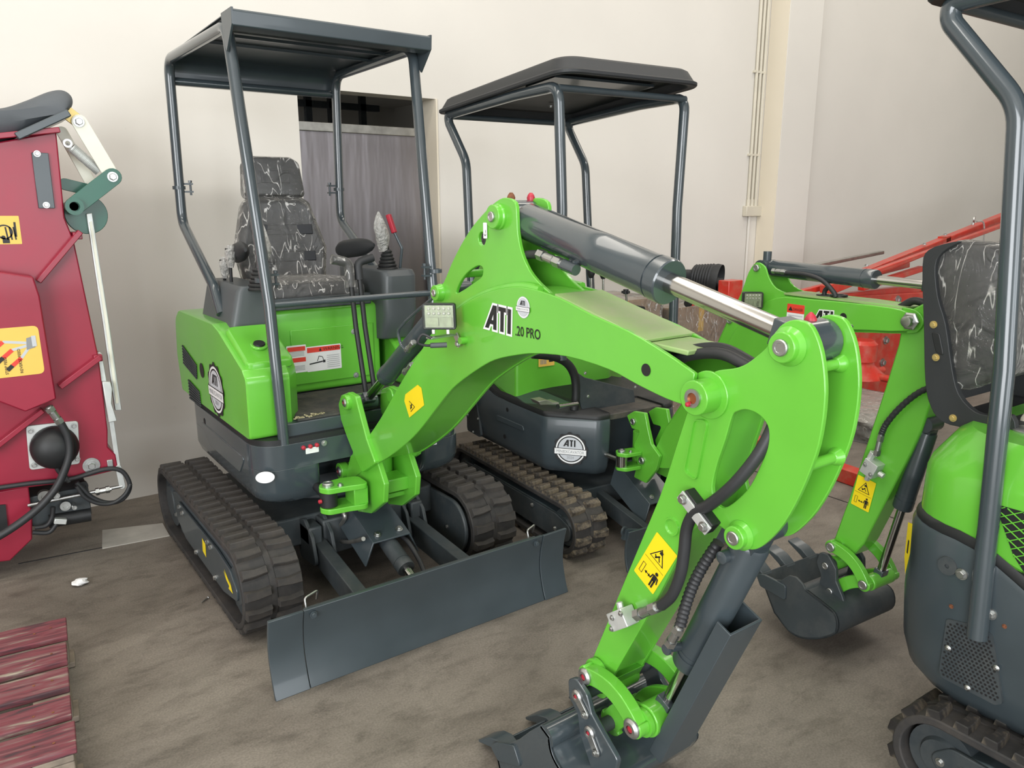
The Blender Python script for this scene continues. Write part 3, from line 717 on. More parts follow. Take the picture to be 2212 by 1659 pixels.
# ================================================================== machine A: the large green excavator in the middle
A = Fr(1.325, 3.3, 0)
RA = thing('mini_excavator', 'large green mini excavator with yellow-sticker boom, four-post canopy and dozer blade in the middle', 'excavator', A)
for sx in (-1, 1):
    x0, x1 = (-0.62, -0.39) if sx < 0 else (0.39, 0.62)
    t, fr = track(RA, x0, x1, -0.66, 0.80, 0.372, 42)
    m = MB(); xo = sx*0.600
    m.prism(fillet([(-0.50, 0.13), (-0.30, 0.09), (0.30, 0.10), (0.46, 0.16), (0.40, 0.255), (-0.25, 0.255), (-0.42, 0.235), (-0.50, 0.18)], 0.03), 'x', xo-0.006, xo+0.006)
    sp = m.obj('side_plate', 'slate', RA, bevel=0.003)
    for y, z in ((0.36, 0.24), (0.31, 0.225), (-0.12, 0.24), (-0.17, 0.235), (0.1, 0.11), (-0.2, 0.11)): bolt((xo+sx*0.006, y, z), (sx, 0, 0), sp, 1.1)
    if sx < 0:
        s = Surf((xo-0.006, -0.34, 0.165), (0, -1, 0), (0, 0, 1))
        s.poly([(0.0, 0.034), (0.03, 0.022), (0.012, 0.046), (0.085, 0.006), (0.078, 0.028), (0.110, -0.020), (0.052, -0.022), (0.066, -0.006), (0.03, 0.006)], 'decal_yellow')
        s.obj('arrow_decal', sp, 'yellow arrow sticker')
        s = Surf((xo-0.006, -0.02, 0.16), (0, -1, 0), (0, 0, 1)); s.poly([(0, 0.0), (0.05, -0.01), (0.06, 0.055), (0.01, 0.065)], 'decal_yellow'); s.obj('warning_decal', sp, 'yellow sticker')
    else:
        m = MB(); m.prism(circle((-0.47, 0.186), 0.128, 18, PI/2, 3*PI/2)+circle((0.3, 0.186), 0.128, 18, -PI/2, PI/2), 'x', 0.372, 0.392)
        ip = m.obj('inner_cover', 'slate_rough', RA, bevel=0.006); bolt((0.372, -0.44, 0.17), (-1, 0, 0), ip, 0.9); bolt((0.372, -0.1, 0.22), (-1, 0, 0), ip, 0.9)
# undercarriage centre
m = MB(); m.prism(fillet([(-0.39, -0.30), (0.39, -0.30), (0.39, 0.45), (-0.39, 0.45)], 0.05), 'z', 0.20, 0.33); m.cyl((0, 0.05, 0.33), (0, 0.05, 0.46), 0.24, seg=36)
m.box((0, -0.33, 0.24), (0.40, 0.10, 0.16)); m.box((-0.24, -0.30, 0.27), (0.06, 0.20, 0.08)); m.box((0.24, -0.30, 0.27), (0.06, 0.2, 0.08))
m.obj('undercarriage', 'slate_rough', RA, bevel=0.008)
# dozer blade with two bolted wings
prof = [(-1.000, 0.0), (-0.978, 0.06), (-0.962, 0.14), (-0.968, 0.22), (-0.985, 0.287)]
pf = spline(prof, 4); out = pf + [Vector((p.x+0.014, p.y)) for p in reversed(pf)]
m = MB(); m.prism(out, 'x', -0.517, 0.507); bl = m.obj('dozer_blade', 'slate', RA, bevel=0.002)
for x0, x1 in ((-0.640, -0.5195), (0.5095, 0.633)):
    m = MB(); m.prism([(p[0]-0.003, p[1]) for p in out], 'x', x0, x1); m.obj('wing', 'slate', bl, bevel=0.002)
m = MB(); m.box((0, -0.935, 0.10), (1.0, 0.03, 0.08)); m.box((-0.005, -0.950, 0.25), (1.0, 0.02, 0.05)); m.obj('back_stiffener', 'slate_rough', bl, bevel=0.003)
for x in (-0.485, 0.472):
    bolt((x, -0.984, 0.262), (0, -1, 0.05), bl, 1.1, 'slate', 'bolt')
    m = MB(); m.tube(fillet([(x-0.01, -0.945, 0.27), (x-0.01, -0.935, 0.305), (x+0.045, -0.915, 0.31), (x+0.045, -0.90, 0.27)], 0.012, 4, False), 0.004, 8); m.obj('pin_ring', 'zinc', bl)
for sx in (-1, 1):
    m = MB(); m.bar((sx*0.215, -0.30, 0.20), (sx*0.24, -0.945, 0.13), 0.055, 0.10); m.obj('blade_arm', 'slate_rough', RA, bevel=0.004)
    m = MB()
    for k in (-1, 1): m.prism(fillet([(-0.46, 0.16), (-0.28, 0.14), (-0.26, 0.30), (-0.34, 0.34), (-0.42, 0.28)], 0.03), 'x', sx*0.22+k*0.042-0.008, sx*0.22+k*0.042+0.008)
    m.obj('pivot_lug', 'slate_rough', RA, bevel=0.003)
# blade cylinder under a folded cover
pa, pb = A.P(815, 1120, x=0.0), A.P(884, 1228, x=0.0)
ram(RA, (0, -0.42, 0.30), (0, -0.74, 0.19), (0, -0.92, 0.125), 0.036, 0.018, name='blade_cylinder', mat='slate_rough')
m = MB()
for k in (-1, 1): m.prism(fillet([(-0.948, 0.07), (-0.948, 0.18), (-0.90, 0.17), (-0.88, 0.10)], 0.02), 'x', k*0.062-0.009, k*0.062+0.009)
m.obj('cylinder_bracket', 'slate_rough', RA, bevel=0.003)
capped_pin((-0.072, -0.918, 0.128), (-1, 0, 0), RA, 0.7)
o = [(-0.10, 0), (-0.085, 0.075), (0.085, 0.075), (0.10, 0)]
m = MB(); d0, d1 = Vector((0, -0.36, 0.375)), Vector((0, -0.62, 0.275))
m.loft([[d+Vector((x, 0, z-0.07)) for x, z in [(-0.125, -0.02), (-0.085, 0.075), (0.085, 0.075), (0.125, -0.02), (0.118, -0.02), (0.08, 0.068), (-0.08, 0.068), (-0.118, -0.02)]] for d in (d0, d1)])
cv = m.obj('cover_plate', 'slate', RA, bevel=0.002)
nn = Vector((0, -0.36, 1)).normalized()
for x in (-0.05, 0.05): bolt((x, -0.588, 0.2935), (0, -0.36, 1), cv, 1.3)
m = MB(); m.tube(spline(A.L([(733, 1095), (745, 1118), (726, 1150), (735, 1168), (760, 1170), (785, 1164)], x=-0.12), 6), 0.009, 10); m.obj('steel_hose', 'steel', RA)
hose(RA, [(0.05, -0.50, 0.24), (0.07, -0.60, 0.25), (0.075, -0.70, 0.20), (0.06, -0.78, 0.17)], 0.010)
# ---- house: lower skirt
XL = 0.47
plan = fillet([(-XL, -0.44), (XL, -0.44), (XL, 0.50), (0.30, 0.80), (-0.30, 0.80), (-XL, 0.50)], [0.13, 0.13, 0.18, 0.22, 0.22, 0.18], 8)
m = MB(); m.prism(plan, 'z', 0.60, 0.700)
lp = fillet([(-XL, -0.44), (-0.215, -0.44), (-0.215, -0.20), (0.26, -0.20), (0.26, -0.44), (XL, -0.44), (XL, 0.50), (0.30, 0.80), (-0.30, 0.80), (-XL, 0.50)], [0.13, 0.03, 0.02, 0.02, 0.03, 0.13, 0.18, 0.22, 0.22, 0.18], 8)
lo_ = [Vector((p.x*0.97, p.y*0.975)) for p in lp]
m.loft([[(p.x*0.93, p.y*0.94, 0.455) for p in lp], [(p.x*0.975, p.y*0.98, 0.475) for p in lp], [(p.x, p.y, 0.51) for p in lp], [(p.x, p.y, 0.600) for p in lp]])
sk = m.obj('house_skirt', 'slate_gloss', RA, bevel=0.008, ang=45)
m = MB(); m.prism([(p.x*0.985, p.y*0.985) for p in plan], 'z', 0.700, 0.722); m.obj('rubber_seam', 'black', RA)
q = A.YZ([(430, 905), (530, 990), (520, 1020), (455, 962)], -XL)
m = MB(); m.prism(fillet(q, 0.02, 5), 'x', -XL-0.004, -XL+0.004); m.obj('side_panel', 'slate_gloss', sk, bevel=0.003)
s = Surf(A.P(442, 910, x=-XL), (0, -1, 0), (0, 0, 1)); s.poly(circle((0, 0), 0.015, 16), 'decal_black'); s.obj('hole', sk)  # black disc painted for the dark of a hole
s = Surf((-0.44+0.022, -0.405, 0.615), Vector((1, -1.0, 0)), (0, 0, 1), 0.006)
e = A.P(573, 1030, y=-0.43)
s = Surf(e, (0.92, -0.38, 0), (0, 0, 1), 0.008); s.poly([(0.036*math.cos(2*PI*i/24), 0.024*math.sin(2*PI*i/24)) for i in range(24)], 'decal_white'); s.obj('reflector_decal', sk, 'white oval sticker')
s = Surf(A.P(660, 975, y=-0.44), (1, 0, 0), (0, 0, 1)); s.rect(0, -0.012, 0.055, 0.012, 'decal_white', 0, 0.003); s.obj('blank_decal', sk, 'white oblong sticker')
for u, v in ((655, 967), (670, 964), (684, 961)):
    p = A.P(u, v, y=-0.44); m = MB(); m.lathe(p, (0, -1, 0), [(0, 0.009), (0.008, 0.008), (0.010, 0.004)], 14); m.obj('plug', 'cap_red', sk)
bolt(A.P(700, 957, y=-0.44), (0, -1, 0), sk, 1.0)
s = Surf(A.P(918, 965, y=-0.44), (1, 0, 0), (0, 0, 1)); s.rect(0, -0.0, 0.06, 0.07, 'decal_white', 0, 0.002)
for i in range(5): s.line((0.006, 0.012+i*0.011), (0.054, 0.012+i*0.011), 0.004, 'decal_text_grey', 1)
s.obj('data_plate', sk, 'white plate with small print')
# deck
zd = 0.785
m = MB(); m.prism(fillet([(-0.36, -0.405), (0.44, -0.405), (0.44, 0.02), (-0.36, 0.02)], 0.03), 'z', 0.70, zd-0.012); m.obj('deck', 'slate', RA, bevel=0.004)
m = MB(); m.box((0.07, -0.19, zd-0.006), (0.70, 0.40, 0.010))
for i in range(34): m.box((0.07, -0.38+i*0.0115, zd), (0.68, 0.005, 0.006))
m.obj('floor_mat', 'mat_rubber', RA)
# ---- hood on the near side: profile across y,z
hood = [(-0.375, 0.722), (-0.382, 0.965), (-0.345, 1.00), (-0.055, 1.115), (0.03, 1.135), (0.62, 1.13), (0.70, 1.08), (0.735, 0.90), (0.70, 0.722)]
ho = fillet(hood, [0.02, 0.04, 0.03, 0.05, 0.04, 0.08, 0.08, 0.05, 0.02], 5)
m = MB(); rr = []
for x, k in ((-XL, 0.955), (-XL, 0.985), (-XL+0.006, 0.995), (-XL+0.03, 1.0), (-0.30, 1.0)):
    rr.append([(x if k > 0.96 else -XL, 0.14+(p.x-0.14)*k, 0.90+(p.y-0.90)*k) for p in ho])
rr.append([(-0.235, 0.14+(p.x-0.14)*0.80 if p.x < 0 else p.x, p.y) for p in ho])
m.loft(rr); hd = m.obj('engine_hood', 'green', RA, ang=30, bevel=0.004)
m = MB(); m.box((-0.02, 0.40, 0.92), (0.5, 0.66, 0.40)); m.prism(fillet([(0.1, 0.55), (-0.1, 0.55), (-0.36, 0.2)], 0), 'z', 0.722, 0.9) ; m.obj('engine_bay', 'slate_rough', RA)
# raised tank lid on the hood, fuel cap
ta, tb, tc_, td = A.P(512, 783, x=-0.455), A.P(618, 762, x=-0.255), A.P(548, 690, x=-0.255), A.P(447, 703, x=-0.455)
n = Vector((0, -0.34, 0.94)).normalized()
sl = lambda y: 1.115 + (y+0.055)*(0.115/0.29)
m = MB(); pts = [(-0.452, -0.345), (-0.262, -0.345), (-0.262, -0.075), (-0.452, -0.075)]
ro = fillet(pts, 0.03, 4)
m.loft([[(p.x, p.y, sl(p.y)-0.01) for p in ro], [(p.x, p.y, sl(p.y)+0.018) for p in ro], [(-0.357+(p.x+0.357)*0.88, -0.23+(p.y+0.23)*0.92, sl(p.y)+0.026) for p in ro]]); ld = m.obj('tank_lid', 'green', hd, bevel=0.006)
c = Vector((-0.365, -0.24, sl(-0.24)+0.026)); m = MB(); m.lathe(c, n, [(0, 0.034), (0.006, 0.034), (0.009, 0.030)], 24); m.k = 1; m.lathe(c+n*0.008, n, [(0, 0.024), (0.008, 0.022), (0.008, 0)], 20); m.obj('fuel_cap', ['green', 'black'], hd, ang=25)
# louvres and badge on the side
def side_hole_shade(pts, mat='black'):
    q = A.YZ(pts, -XL); s = Surf((-XL, 0, 0), (0, -1, 0), (0, 0, 1), 0.003)  # shade inside the vent painted as a flat black patch
    s.poly([(-a, b) for a, b in q], mat); o = s.obj('vent_shade', hd)
    return q
for pts in ([(395, 744), (426, 788), (427, 820), (398, 786)], [(408, 818), (432, 845), (436, 879), (412, 862)]):
    q = side_hole_shade(pts); m = MB()
    z0, z1 = min(p[1] for p in q)+0.012, max(p[1] for p in q)-0.012
    for k in range(7):
        f = (k+0.5)/7; a = q[0][1]*(1-f)+q[3][1]*f; b = q[1][1]*(1-f)+q[2][1]*f
        y0 = q[0][0]*(1-f)+q[3][0]*f; y1 = q[1][0]*(1-f)+q[2][0]*f
        m.bar((-XL-0.004, y0, a), (-XL-0.004, y1, b), 0.004, 0.007)
    m.obj('vent_slat', 'slate_rough', hd)
q = A.P(437, 800, x=-XL); s = Surf(q, (0, -1, 0), (0, 0, 1), 0.003); s.poly([(p.x, p.y) for p in circle((0, 0), 0.034, 24)], 'decal_black'); s.obj('vent_shade', hd)  # round vent, its inner shade painted black
bc = A.P(468, 842, x=-XL); bt = A.P(460, 776, x=-XL); rb = 0.085
s = Surf(bc, (0, -1, 0), (0, 0, 1), 0.003); badge(s, (0, 0), 0.098); s.obj('badge_decal', hd, 'round pale company badge with ribbon')
# seat box front, right-hand cover
m = MB(); m.prism(fillet([(0.0, 0.79), (0.0, 1.165), (0.08, 1.185), (0.50, 1.185), (0.50, 0.79)], 0.02), 'x', -0.30, 0.285); sb = m.obj('seat_box', 'green', RA, bevel=0.008)
m = MB(); m.box((0.05, -0.003, 0.955), (0.40, 0.008, 0.25)); m.obj('access_panel', 'green', sb, bevel=0.003)
for u, v in ((764, 716), (769, 810)): bolt(A.P(u, v, y=-0.007), (0, -1, 0), sb, 1.1)
s = Surf(A.P(664, 804, y=-0.007), (1, 0, 0), (0, 0, 1)); k = (A.P(738, 792, y=-0.007)-s.O).length; h = 0.115
s.rect(0, 0, k, h, 'decal_white', 0, 0.004); s.rect(0.004, h-0.028, k-0.004, h-0.005, 'decal_red', 1); s.text('WARNING', k*0.48, h-0.023, 0.014, 'decal_black', 2)
s.poly([(k*0.36, h-0.024), (k*0.44, h-0.024), (k*0.40, h-0.008)], 'decal_black', 2)
s.line((0.012, 0.035), (0.075, 0.042), 0.006, 'decal_black', 1); s.line((0.05, 0.045), (0.058, 0.068), 0.003, 'decal_black', 1); s.line((0.058, 0.068), (0.074, 0.064), 0.003, 'decal_black', 1); s.line((0.074, 0.064), (0.080, 0.048), 0.003, 'decal_black', 1); s.rect(0.076, 0.036, 0.088, 0.048, 'decal_black', 1)
for i in range(7): s.line((k*0.58, 0.012+i*0.009), (k*0.95, 0.012+i*0.009), 0.002, 'decal_text_grey', 1)
s.obj('warning_decal', sb, 'white and red warning sheet')
s = Surf(A.P(622, 808, y=-0.007), (1, 0, 0), (0, 0, 1)); k = 0.09; s.rect(0, 0, k, 0.125, 'decal_white', 0, 0.004); s.rect(0.004, 0.098, k-0.004, 0.118, 'decal_red', 1); s.rect(0.004, 0.048, k-0.004, 0.068, 'decal_red', 1)
for i in range(4):
    for z in (0.008, 0.073): s.line((0.01, z+i*0.006+0.004), (k-0.01, z+i*0.006+0.004), 0.002, 'decal_text_grey', 1)
s.obj('warning_decal', sb, 'white sticker with two red bands')
m = MB(); m.prism(fillet([(-0.20, 0.79), (-0.18, 0.90), (0.02, 1.02), (0.5, 1.02), (0.5, 0.79)], 0.04), 'x', 0.33, 0.46); m.obj('side_cover', 'green', RA, bevel=0.012)
# seat
m = MB()
def pad(m, c, d, tilt=0.0, r=0.05, crown=0.02, n=8):
    """soft cushion: rounded slab swelling in the middle"""
    c = Vector(c); rot = Matrix.Rotation(tilt, 3, 'X'); rings = []
    o = fillet([(-d[0]/2, -d[1]/2), (d[0]/2, -d[1]/2), (d[0]/2, d[1]/2), (-d[0]/2, d[1]/2)], r, 5)
    for k, z in ((0.80, -0.5), (0.96, -0.42), (1.0, -0.15), (1.0, 0.15), (0.95, 0.40), (0.82, 0.52), (0.45, 0.62)):
        rings.append([c + rot @ Vector((p.x*k, p.y*k, z*d[2])) for p in o])
    m.loft(rings)
m = MB(); pad(m, (0, 0.24, 1.222), (0.47, 0.44, 0.11), -0.04); st = m.obj('seat_cushion', 'seat_vinyl', RA)
m = MB(); pad(m, (0, 0.24, 1.224), (0.48, 0.455, 0.118), -0.04); m.obj('plastic_wrap', 'film', st)
m = MB(); o = [(-0.20, -0.24), (0.20, -0.24), (0.235, -0.02), (0.17, 0.22), (0.12, 0.25), (-0.12, 0.25), (-0.17, 0.22), (-0.235, -0.02)]
fo = fillet(o, 0.04, 4); rot = Matrix.Rotation(PI/2-0.20, 3, 'X')
def backpad(m, c, k0, dz):
    c = Vector(c)
    m.loft([[c + rot @ Vector((p.x*k*k0, p.y*k*k0, z*dz)) for p in fo] for k, z in ((0.85, -0.06), (0.98, -0.045), (1.0, 0.0), (0.97, 0.03), (0.86, 0.05), (0.80, 0.045), (0.4, 0.05))])
backpad(m, (0, 0.46, 1.425), 0.93, 1.0)
for zz in (-0.06, 0.07): m.box(Vector((0, 0.46, 1.425)) + rot @ Vector((0, zz, 0.050)), (0.30, 0.05, 0.012), rot)
bk = m.obj('seat_back', 'seat_vinyl', RA, bevel=0.004)
m = MB(); backpad(m, (0, 0.46, 1.427), 0.96, 1.12); m.obj('plastic_wrap', 'film', bk)
for x in (-0.07, 0.075): 
    m = MB(); m.cyl((x, 0.505, 1.61), (x, 0.525, 1.70), 0.006, seg=10); m.cyl((x, 0.503, 1.632), (x, 0.506, 1.652), 0.016, seg=14); m.obj('headrest_post', 'black', RA)
m = MB(); hr = fillet([(-0.145, -0.09), (0.145, -0.09), (0.13, 0.07), (0.09, 0.095), (-0.09, 0.095), (-0.13, 0.07)], 0.03, 4)
rot2 = Matrix.Rotation(PI/2-0.15, 3, 'X'); c = Vector((0, 0.525, 1.745))
m.loft([[c + rot2 @ Vector((p.x*k, p.y*k, z)) for p in hr] for k, z in ((0.86, -0.045), (1.0, -0.03), (1.0, 0.02), (0.90, 0.045), (0.5, 0.05))]); m.box(c+rot2 @ Vector((0, 0, 0.05)), (0.14, 0.06, 0.012), rot2)
hh = m.obj('headrest', 'seat_vinyl', RA, bevel=0.003)
m = MB(); m.loft([[c + rot2 @ Vector((p.x*k*1.04, p.y*k*1.06, z*1.15)) for p in hr] for k, z in ((0.86, -0.045), (1.0, -0.03), (1.0, 0.02), (0.90, 0.045), (0.5, 0.052))]); m.obj('plastic_wrap', 'film', hh)
m = MB()
for sx in (-1, 1):
    c = Vector((sx*0.255, 0.36, 1.40)); e = Vector((sx*0.30, 0.05, 1.435)); x_, y_, d_ = frame_of(e-c); n = 10
    m.loft([[c+(e-c)*(i/n)+(x_*math.cos(a)*0.034+y_*math.sin(a)*0.044)*[0.55, 0.9, 1, 1, 1, 1, 0.97, 0.9, 0.78, 0.58, 0.2][i] for a in [2*PI*j/18 for j in range(18)]] for i in range(n+1)])
    m.obj('armrest', 'black_plastic', RA); m = MB()
# consoles, joysticks, levers
m = MB(); m.loft([[(x, y, z) for x, y in fillet([(-0.40*k-0.02, -0.05), (-0.24, -0.05), (-0.24, 0.42), (-0.40*k-0.02, 0.42)], 0.03, 4)] for z, k in ((1.10, 1.0), (1.27, 0.9), (1.29, 0.85))]); lc = m.obj('left_console', 'grey_plastic', RA, bevel=0.006)
m = MB(); m.loft([[(x, y, z) for x, y in fillet([(0.27, -0.16*k+0.05), (0.44, -0.16*k+0.05), (0.44, 0.42), (0.27, 0.42)], 0.04, 4)] for z, k in ((1.00, 0.6), (1.12, 1.0), (1.30, 1.0), (1.325, 0.85))]); rc = m.obj('right_console', 'grey_plastic', RA, bevel=0.008)
m = MB(); m.box((-0.02, -0.02, 1.20), (0.50, 0.04, 0.05)); m.obj('seat_rail', 'slate_rough', RA, bevel=0.004)
for sx, q, zb in ((-1, (-0.285, -0.05), 1.27), (1, (0.35, 0.02), 1.32)):
    x, y = q; m = MB()
    for k in range(6): m.lathe((x, y, zb+k*0.016), (-0.02*sx, 0, 1), [(0, 0.048-k*0.005), (0.007, 0.050-k*0.005), (0.014, 0.043-k*0.005)], 18)
    m.cyl((x, y, zb+0.09), (x-sx*0.015, y, zb+0.15), 0.014, seg=12)
    js = m.obj('joystick', 'black', RA)
    m = MB(); m.lathe((x-sx*0.015, y, zb+0.10), (-0.12*sx, 0.05, 1), [(0, 0.016), (0.03, 0.020), (0.08, 0.024), (0.12, 0.014)], 14); m.obj('grip', 'black', js)
    m = MB(); sh = []
    for k in range(8):
        z = k/7; r = [0.018, 0.024, 0.029, 0.032, 0.031, 0.026, 0.016, 0.003][k]
        sh.append([(x-sx*0.015-0.02*sx*z+r*(1+0.22*math.sin(3*a+k))*math.cos(a), y+r*(1+0.22*math.cos(2*a+k))*math.sin(a), zb+0.085+z*0.185) for a in [2*PI*j/14 for j in range(14)]])
    m.loft(sh); m.obj('plastic_bag', 'film_milky', js)
def lever(pts, r, knob=None, kr=0.0, mat='black', kmat='black', name='lever'):
    m = MB(); m.tube(fillet(pts, 0.03, 4, False), r, 10); o = m.obj(name, mat, RA)
    return o
for (u0, v0), (u1, v1), w in (((487, 660), (484, 572), 'film'), ((503, 668), (496, 548), 'black')):
    p, q = A.P(u0, v0, x=-0.33), A.P(u1, v1, x=-0.33); o = lever([p-Vector((0, 0, 0.05)), q], 0.007)
    m = MB(); m.lathe(q-Vector((0, 0, 0.035)), (0, 0, 1), [(0, 0.008), (0.012, 0.012), (0.04, 0.020), (0.058, 0.018), (0.066, 0.006)], 16); m.obj('knob', 'black', o)
    m = MB(); m.lathe(q-Vector((0, 0, 0.06)), (0.05, 0, 1), [(0, 0.012), (0.03, 0.020), (0.07, 0.025), (0.096, 0.016), (0.098, 0.004)], 12); m.obj('plastic_wrap', 'film_milky', o)
for x, f in ((0.075, 1), (0.118, 0)):
    o = lever([(x, -0.28, 0.78), (x, -0.20, 1.10), (x, -0.16, 1.36)], 0.011, name='travel_lever')
    m = MB(); m.tube(fillet([(x, -0.165, 1.30), (x, -0.155, 1.375), (x+(0.075 if not f else -0.07), -0.15, 1.392)], 0.03, 4, False), 0.018, 12); m.obj('handgrip', 'black_plastic', o)
    if f:
        m = MB(); m.tube(fillet([(x, -0.168, 1.27), (x, -0.155, 1.377), (x-0.075, -0.15, 1.394)], 0.03, 4, False), 0.0215, 12); m.obj('plastic_wrap', 'film', o)
m = MB(); m.tube(fillet([(0.415, 0.02, 1.31), (0.42, 0.0, 1.42), (0.395, 0.03, 1.50)], 0.02, 4, False), 0.007, 10); o = m.obj('safety_lever', 'slate', RA)
m = MB(); m.bar((0.397, 0.027, 1.49), (0.38, 0.05, 1.575), 0.026, 0.022); m.obj('handgrip', 'cap_red', o, bevel=0.004)
# pedal hardware on the deck
m = MB(); m.prism([(-0.40, zd), (-0.40, zd+0.045), (-0.36, zd+0.05), (-0.36, zd)], 'x', -0.06, 0.10); o = m.obj('swing_pedal', 'slate_rough', RA, bevel=0.003)
m = MB(); m.box((0.02, -0.385, zd+0.055), (0.17, 0.05, 0.008)); m.obj('pedal_plate', 'zinc', o, bevel=0.002)
m = MB()
for i in range(26):
    a = random.random(); m.box((-0.30+0.14*a+random.uniform(-0.01, 0.01), -0.400+random.uniform(-0.006, 0.012), zd+0.004+random.random()*0.008), (random.uniform(0.008, 0.025), 0.004, 0.004), Matrix.Rotation(random.uniform(0, 3), 3, 'Z'))
o = m.obj('straw', 'straw', RA); o['kind'] = 'stuff'
# canopy: four posts, bar, folded roof
R_T = 0.0225
for sx in (-1, 1):
    post = fillet([(sx*0.352, -0.417, 0.69), (sx*0.360, -0.387, 1.245), (sx*0.386, -0.222, 2.262), (sx*0.392, 0.10, 2.262), (sx*0.402, 0.625, 2.262), (sx*0.402, 0.655, 1.54), (sx*0.402, 0.20, 1.27), (sx*0.402, 0.12, 1.16)], [0, 0, 0.07, 0, 0.085, 0.10, 0.12, 0], 7, False)
    m = MB(); m.tube(post, R_T, 16); po = m.obj('canopy_post', 'slate_gloss', RA)
    for p, dd in ((Vector((sx*0.402, 0.655, 1.70)), 1), (A.P(567, 605, x=-0.362) if sx < 0 else A.P(940, 585, x=0.362), -1)):
        d = Vector((-sx if dd > 0 else 1 if sx < 0 else -1, 0, 0)); m = MB()
        m.ringx(p-Vector((0, 0, 0.008)), (0, 0, 1), 0.029, 0.021, 0.016, 20)
        for zz in (-0.018, 0.018): m.bar(p+d*0.022+Vector((0, 0, zz)), p+d*0.062+Vector((0, 0, zz)), 0.022, 0.008)
        m.cyl(p+d*0.052-Vector((0, 0, 0.034)), p+d*0.052+Vector((0, 0, 0.034)), 0.005, seg=10); m.cyl(p+d*0.052+Vector((0, 0, 0.024)), p+d*0.052+Vector((0, 0, 0.034)), 0.009, seg=6)
        m.obj('clamp', 'slate', po)
m = MB(); m.cyl((-0.355, -0.387, 1.246), (0.355, -0.387, 1.246), 0.013, seg=14); m.obj('front_bar', 'slate_gloss', RA)
m = MB(); m.cyl((-0.402, 0.652, 2.175), (0.402, 0.652, 2.175), 0.018, seg=14); m.obj('rear_bar', 'slate_gloss', RA)
roof = fillet([(-0.262, 2.225), (-0.335, 2.300), (-0.30, 2.303), (0.60, 2.283), (0.668, 2.245), (0.672, 2.165)], [0, 0.012, 0.03, 0.06, 0.05, 0], 5, False)
roof = fillet([(-0.300, 2.238), (-0.345, 2.246), (-0.350, 2.302), (0.58, 2.288), (0.672, 2.262), (0.676, 2.165)], [0, 0.006, 0.010, 0.08, 0.07, 0], 6, False)
m = MB(); th = 0.004; up = []
inner = []
for i, p in enumerate(roof):
    a, b = roof[max(i-1, 0)], roof[min(i+1, len(roof)-1)]; d = (b-a).normalized(); inner.append(p+Vector((d.y, -d.x))*th)
m.prism([Vector((p.x, p.y-0.006)) for p in list(roof)+list(reversed(inner))], 'x', -0.402, 0.402); rf = m.obj('canopy_roof', 'slate', RA, bevel=0.001)
m = MB()
for y in (0.02, 0.20): m.box((0, y, 2.276), (0.76, 0.012, 0.012))
m.obj('roof_rib', 'slate', rf)
for sx in (-1, 1):
    m = MB(); m.prism([(-0.350, 2.300), (-0.345, 2.245), (-0.262, 2.165), (-0.235, 2.20), (-0.225, 2.300)], 'x', sx*0.402-0.004, sx*0.402+0.004); m.obj('end_cap', 'slate', rf, bevel=0.001)

# ---- machine A: swing bracket, boom, dipper, bucket
XB, XG, XD = 0.085, 0.062, 0.062
br = MB()
brk = A.YZ([(738, 868), (752, 852), (770, 858), (780, 900), (800, 950), (818, 990), (826, 1040), (820, 1100), (800, 1108), (778, 1100), (775, 1050), (752, 985), (745, 930), (738, 905)], -0.105)
low = A.YZ([(772, 945), (800, 940), (822, 1000), (836, 1045), (834, 1085), (806, 1108), (778, 1104), (770, 1060), (762, 1010)], -0.07)
up_ = A.YZ([(735, 872), (741, 853), (756, 847), (772, 856), (778, 880), (796, 948), (815, 1000), (786, 1020), (770, 985), (752, 940), (740, 905)], -0.095)
for sx in (-1, 1):
    br.prism(fillet(low, 0.012, 3), 'x', sx*0.070-0.012, sx*0.070+0.012); br.prism(fillet(up_, 0.014, 3), 'x', sx*0.092-0.012, sx*0.092+0.012)
    c = A.P(756, 868, x=-0.10); br.cyl((sx*0.074, c.y, c.z), (sx*0.124, c.y, c.z), 0.031, seg=24)
q0 = A.P(800, 1060, x=-0.1); q1 = A.P(775, 950, x=-0.1); q2 = A.P(795, 1010, x=-0.1)
br.box((0, q0.y+0.03, q0.z+0.005), (0.15, 0.10, 0.055)); br.box((0, q0.y+0.05, q0.z-0.05), (0.15, 0.07, 0.02)); br.box((0, q1.y+0.03, q1.z-0.03), (0.18, 0.04, 0.06)); br.cyl((0, q0.y+0.13, q0.z-0.08), (0, q0.y+0.13, q0.z+0.16), 0.06, seg=24)
bracket = br.obj('swing_bracket', 'green', RA, bevel=0.004)
cl = A.P(700, 1048, x=-0.22)
m = MB()
ea = fillet([(-0.10, q0.y+0.0), (-0.10, q0.y+0.11), (-0.17, q0.y+0.13), (-0.262, q0.y+0.115), (-0.285, q0.y+0.07), (-0.262, q0.y+0.03), (-0.18, q0.y+0.02)], 0.03, 5)
for dz in (0.02, -0.065): m.prism(ea, 'z', q0.z+dz-0.011, q0.z+dz+0.011)
m.box((-0.13, q0.y+0.065, q0.z-0.022), (0.06, 0.09, 0.075))
sw = m.obj('swing_arm', 'green', bracket, bevel=0.003)
pin_head((-0.245, q0.y+0.072, q0.z+0.031), (0, 0, 1), bracket, 1.1)
bolt((-0.205, q0.y+0.045, q0.z+0.031), (0, 0, 1), bracket, 1.0)
m = MB(); m.cyl((-0.245, q0.y+0.072, q0.z-0.05), (-0.245, q0.y+0.072, q0.z+0.008), 0.034, seg=20); m.tube([(-0.245, q0.y+0.09, q0.z-0.022), (-0.23, q0.y+0.35, q0.z-0.01)], 0.018, 12); m.obj('swing_cylinder', 'black', RA)
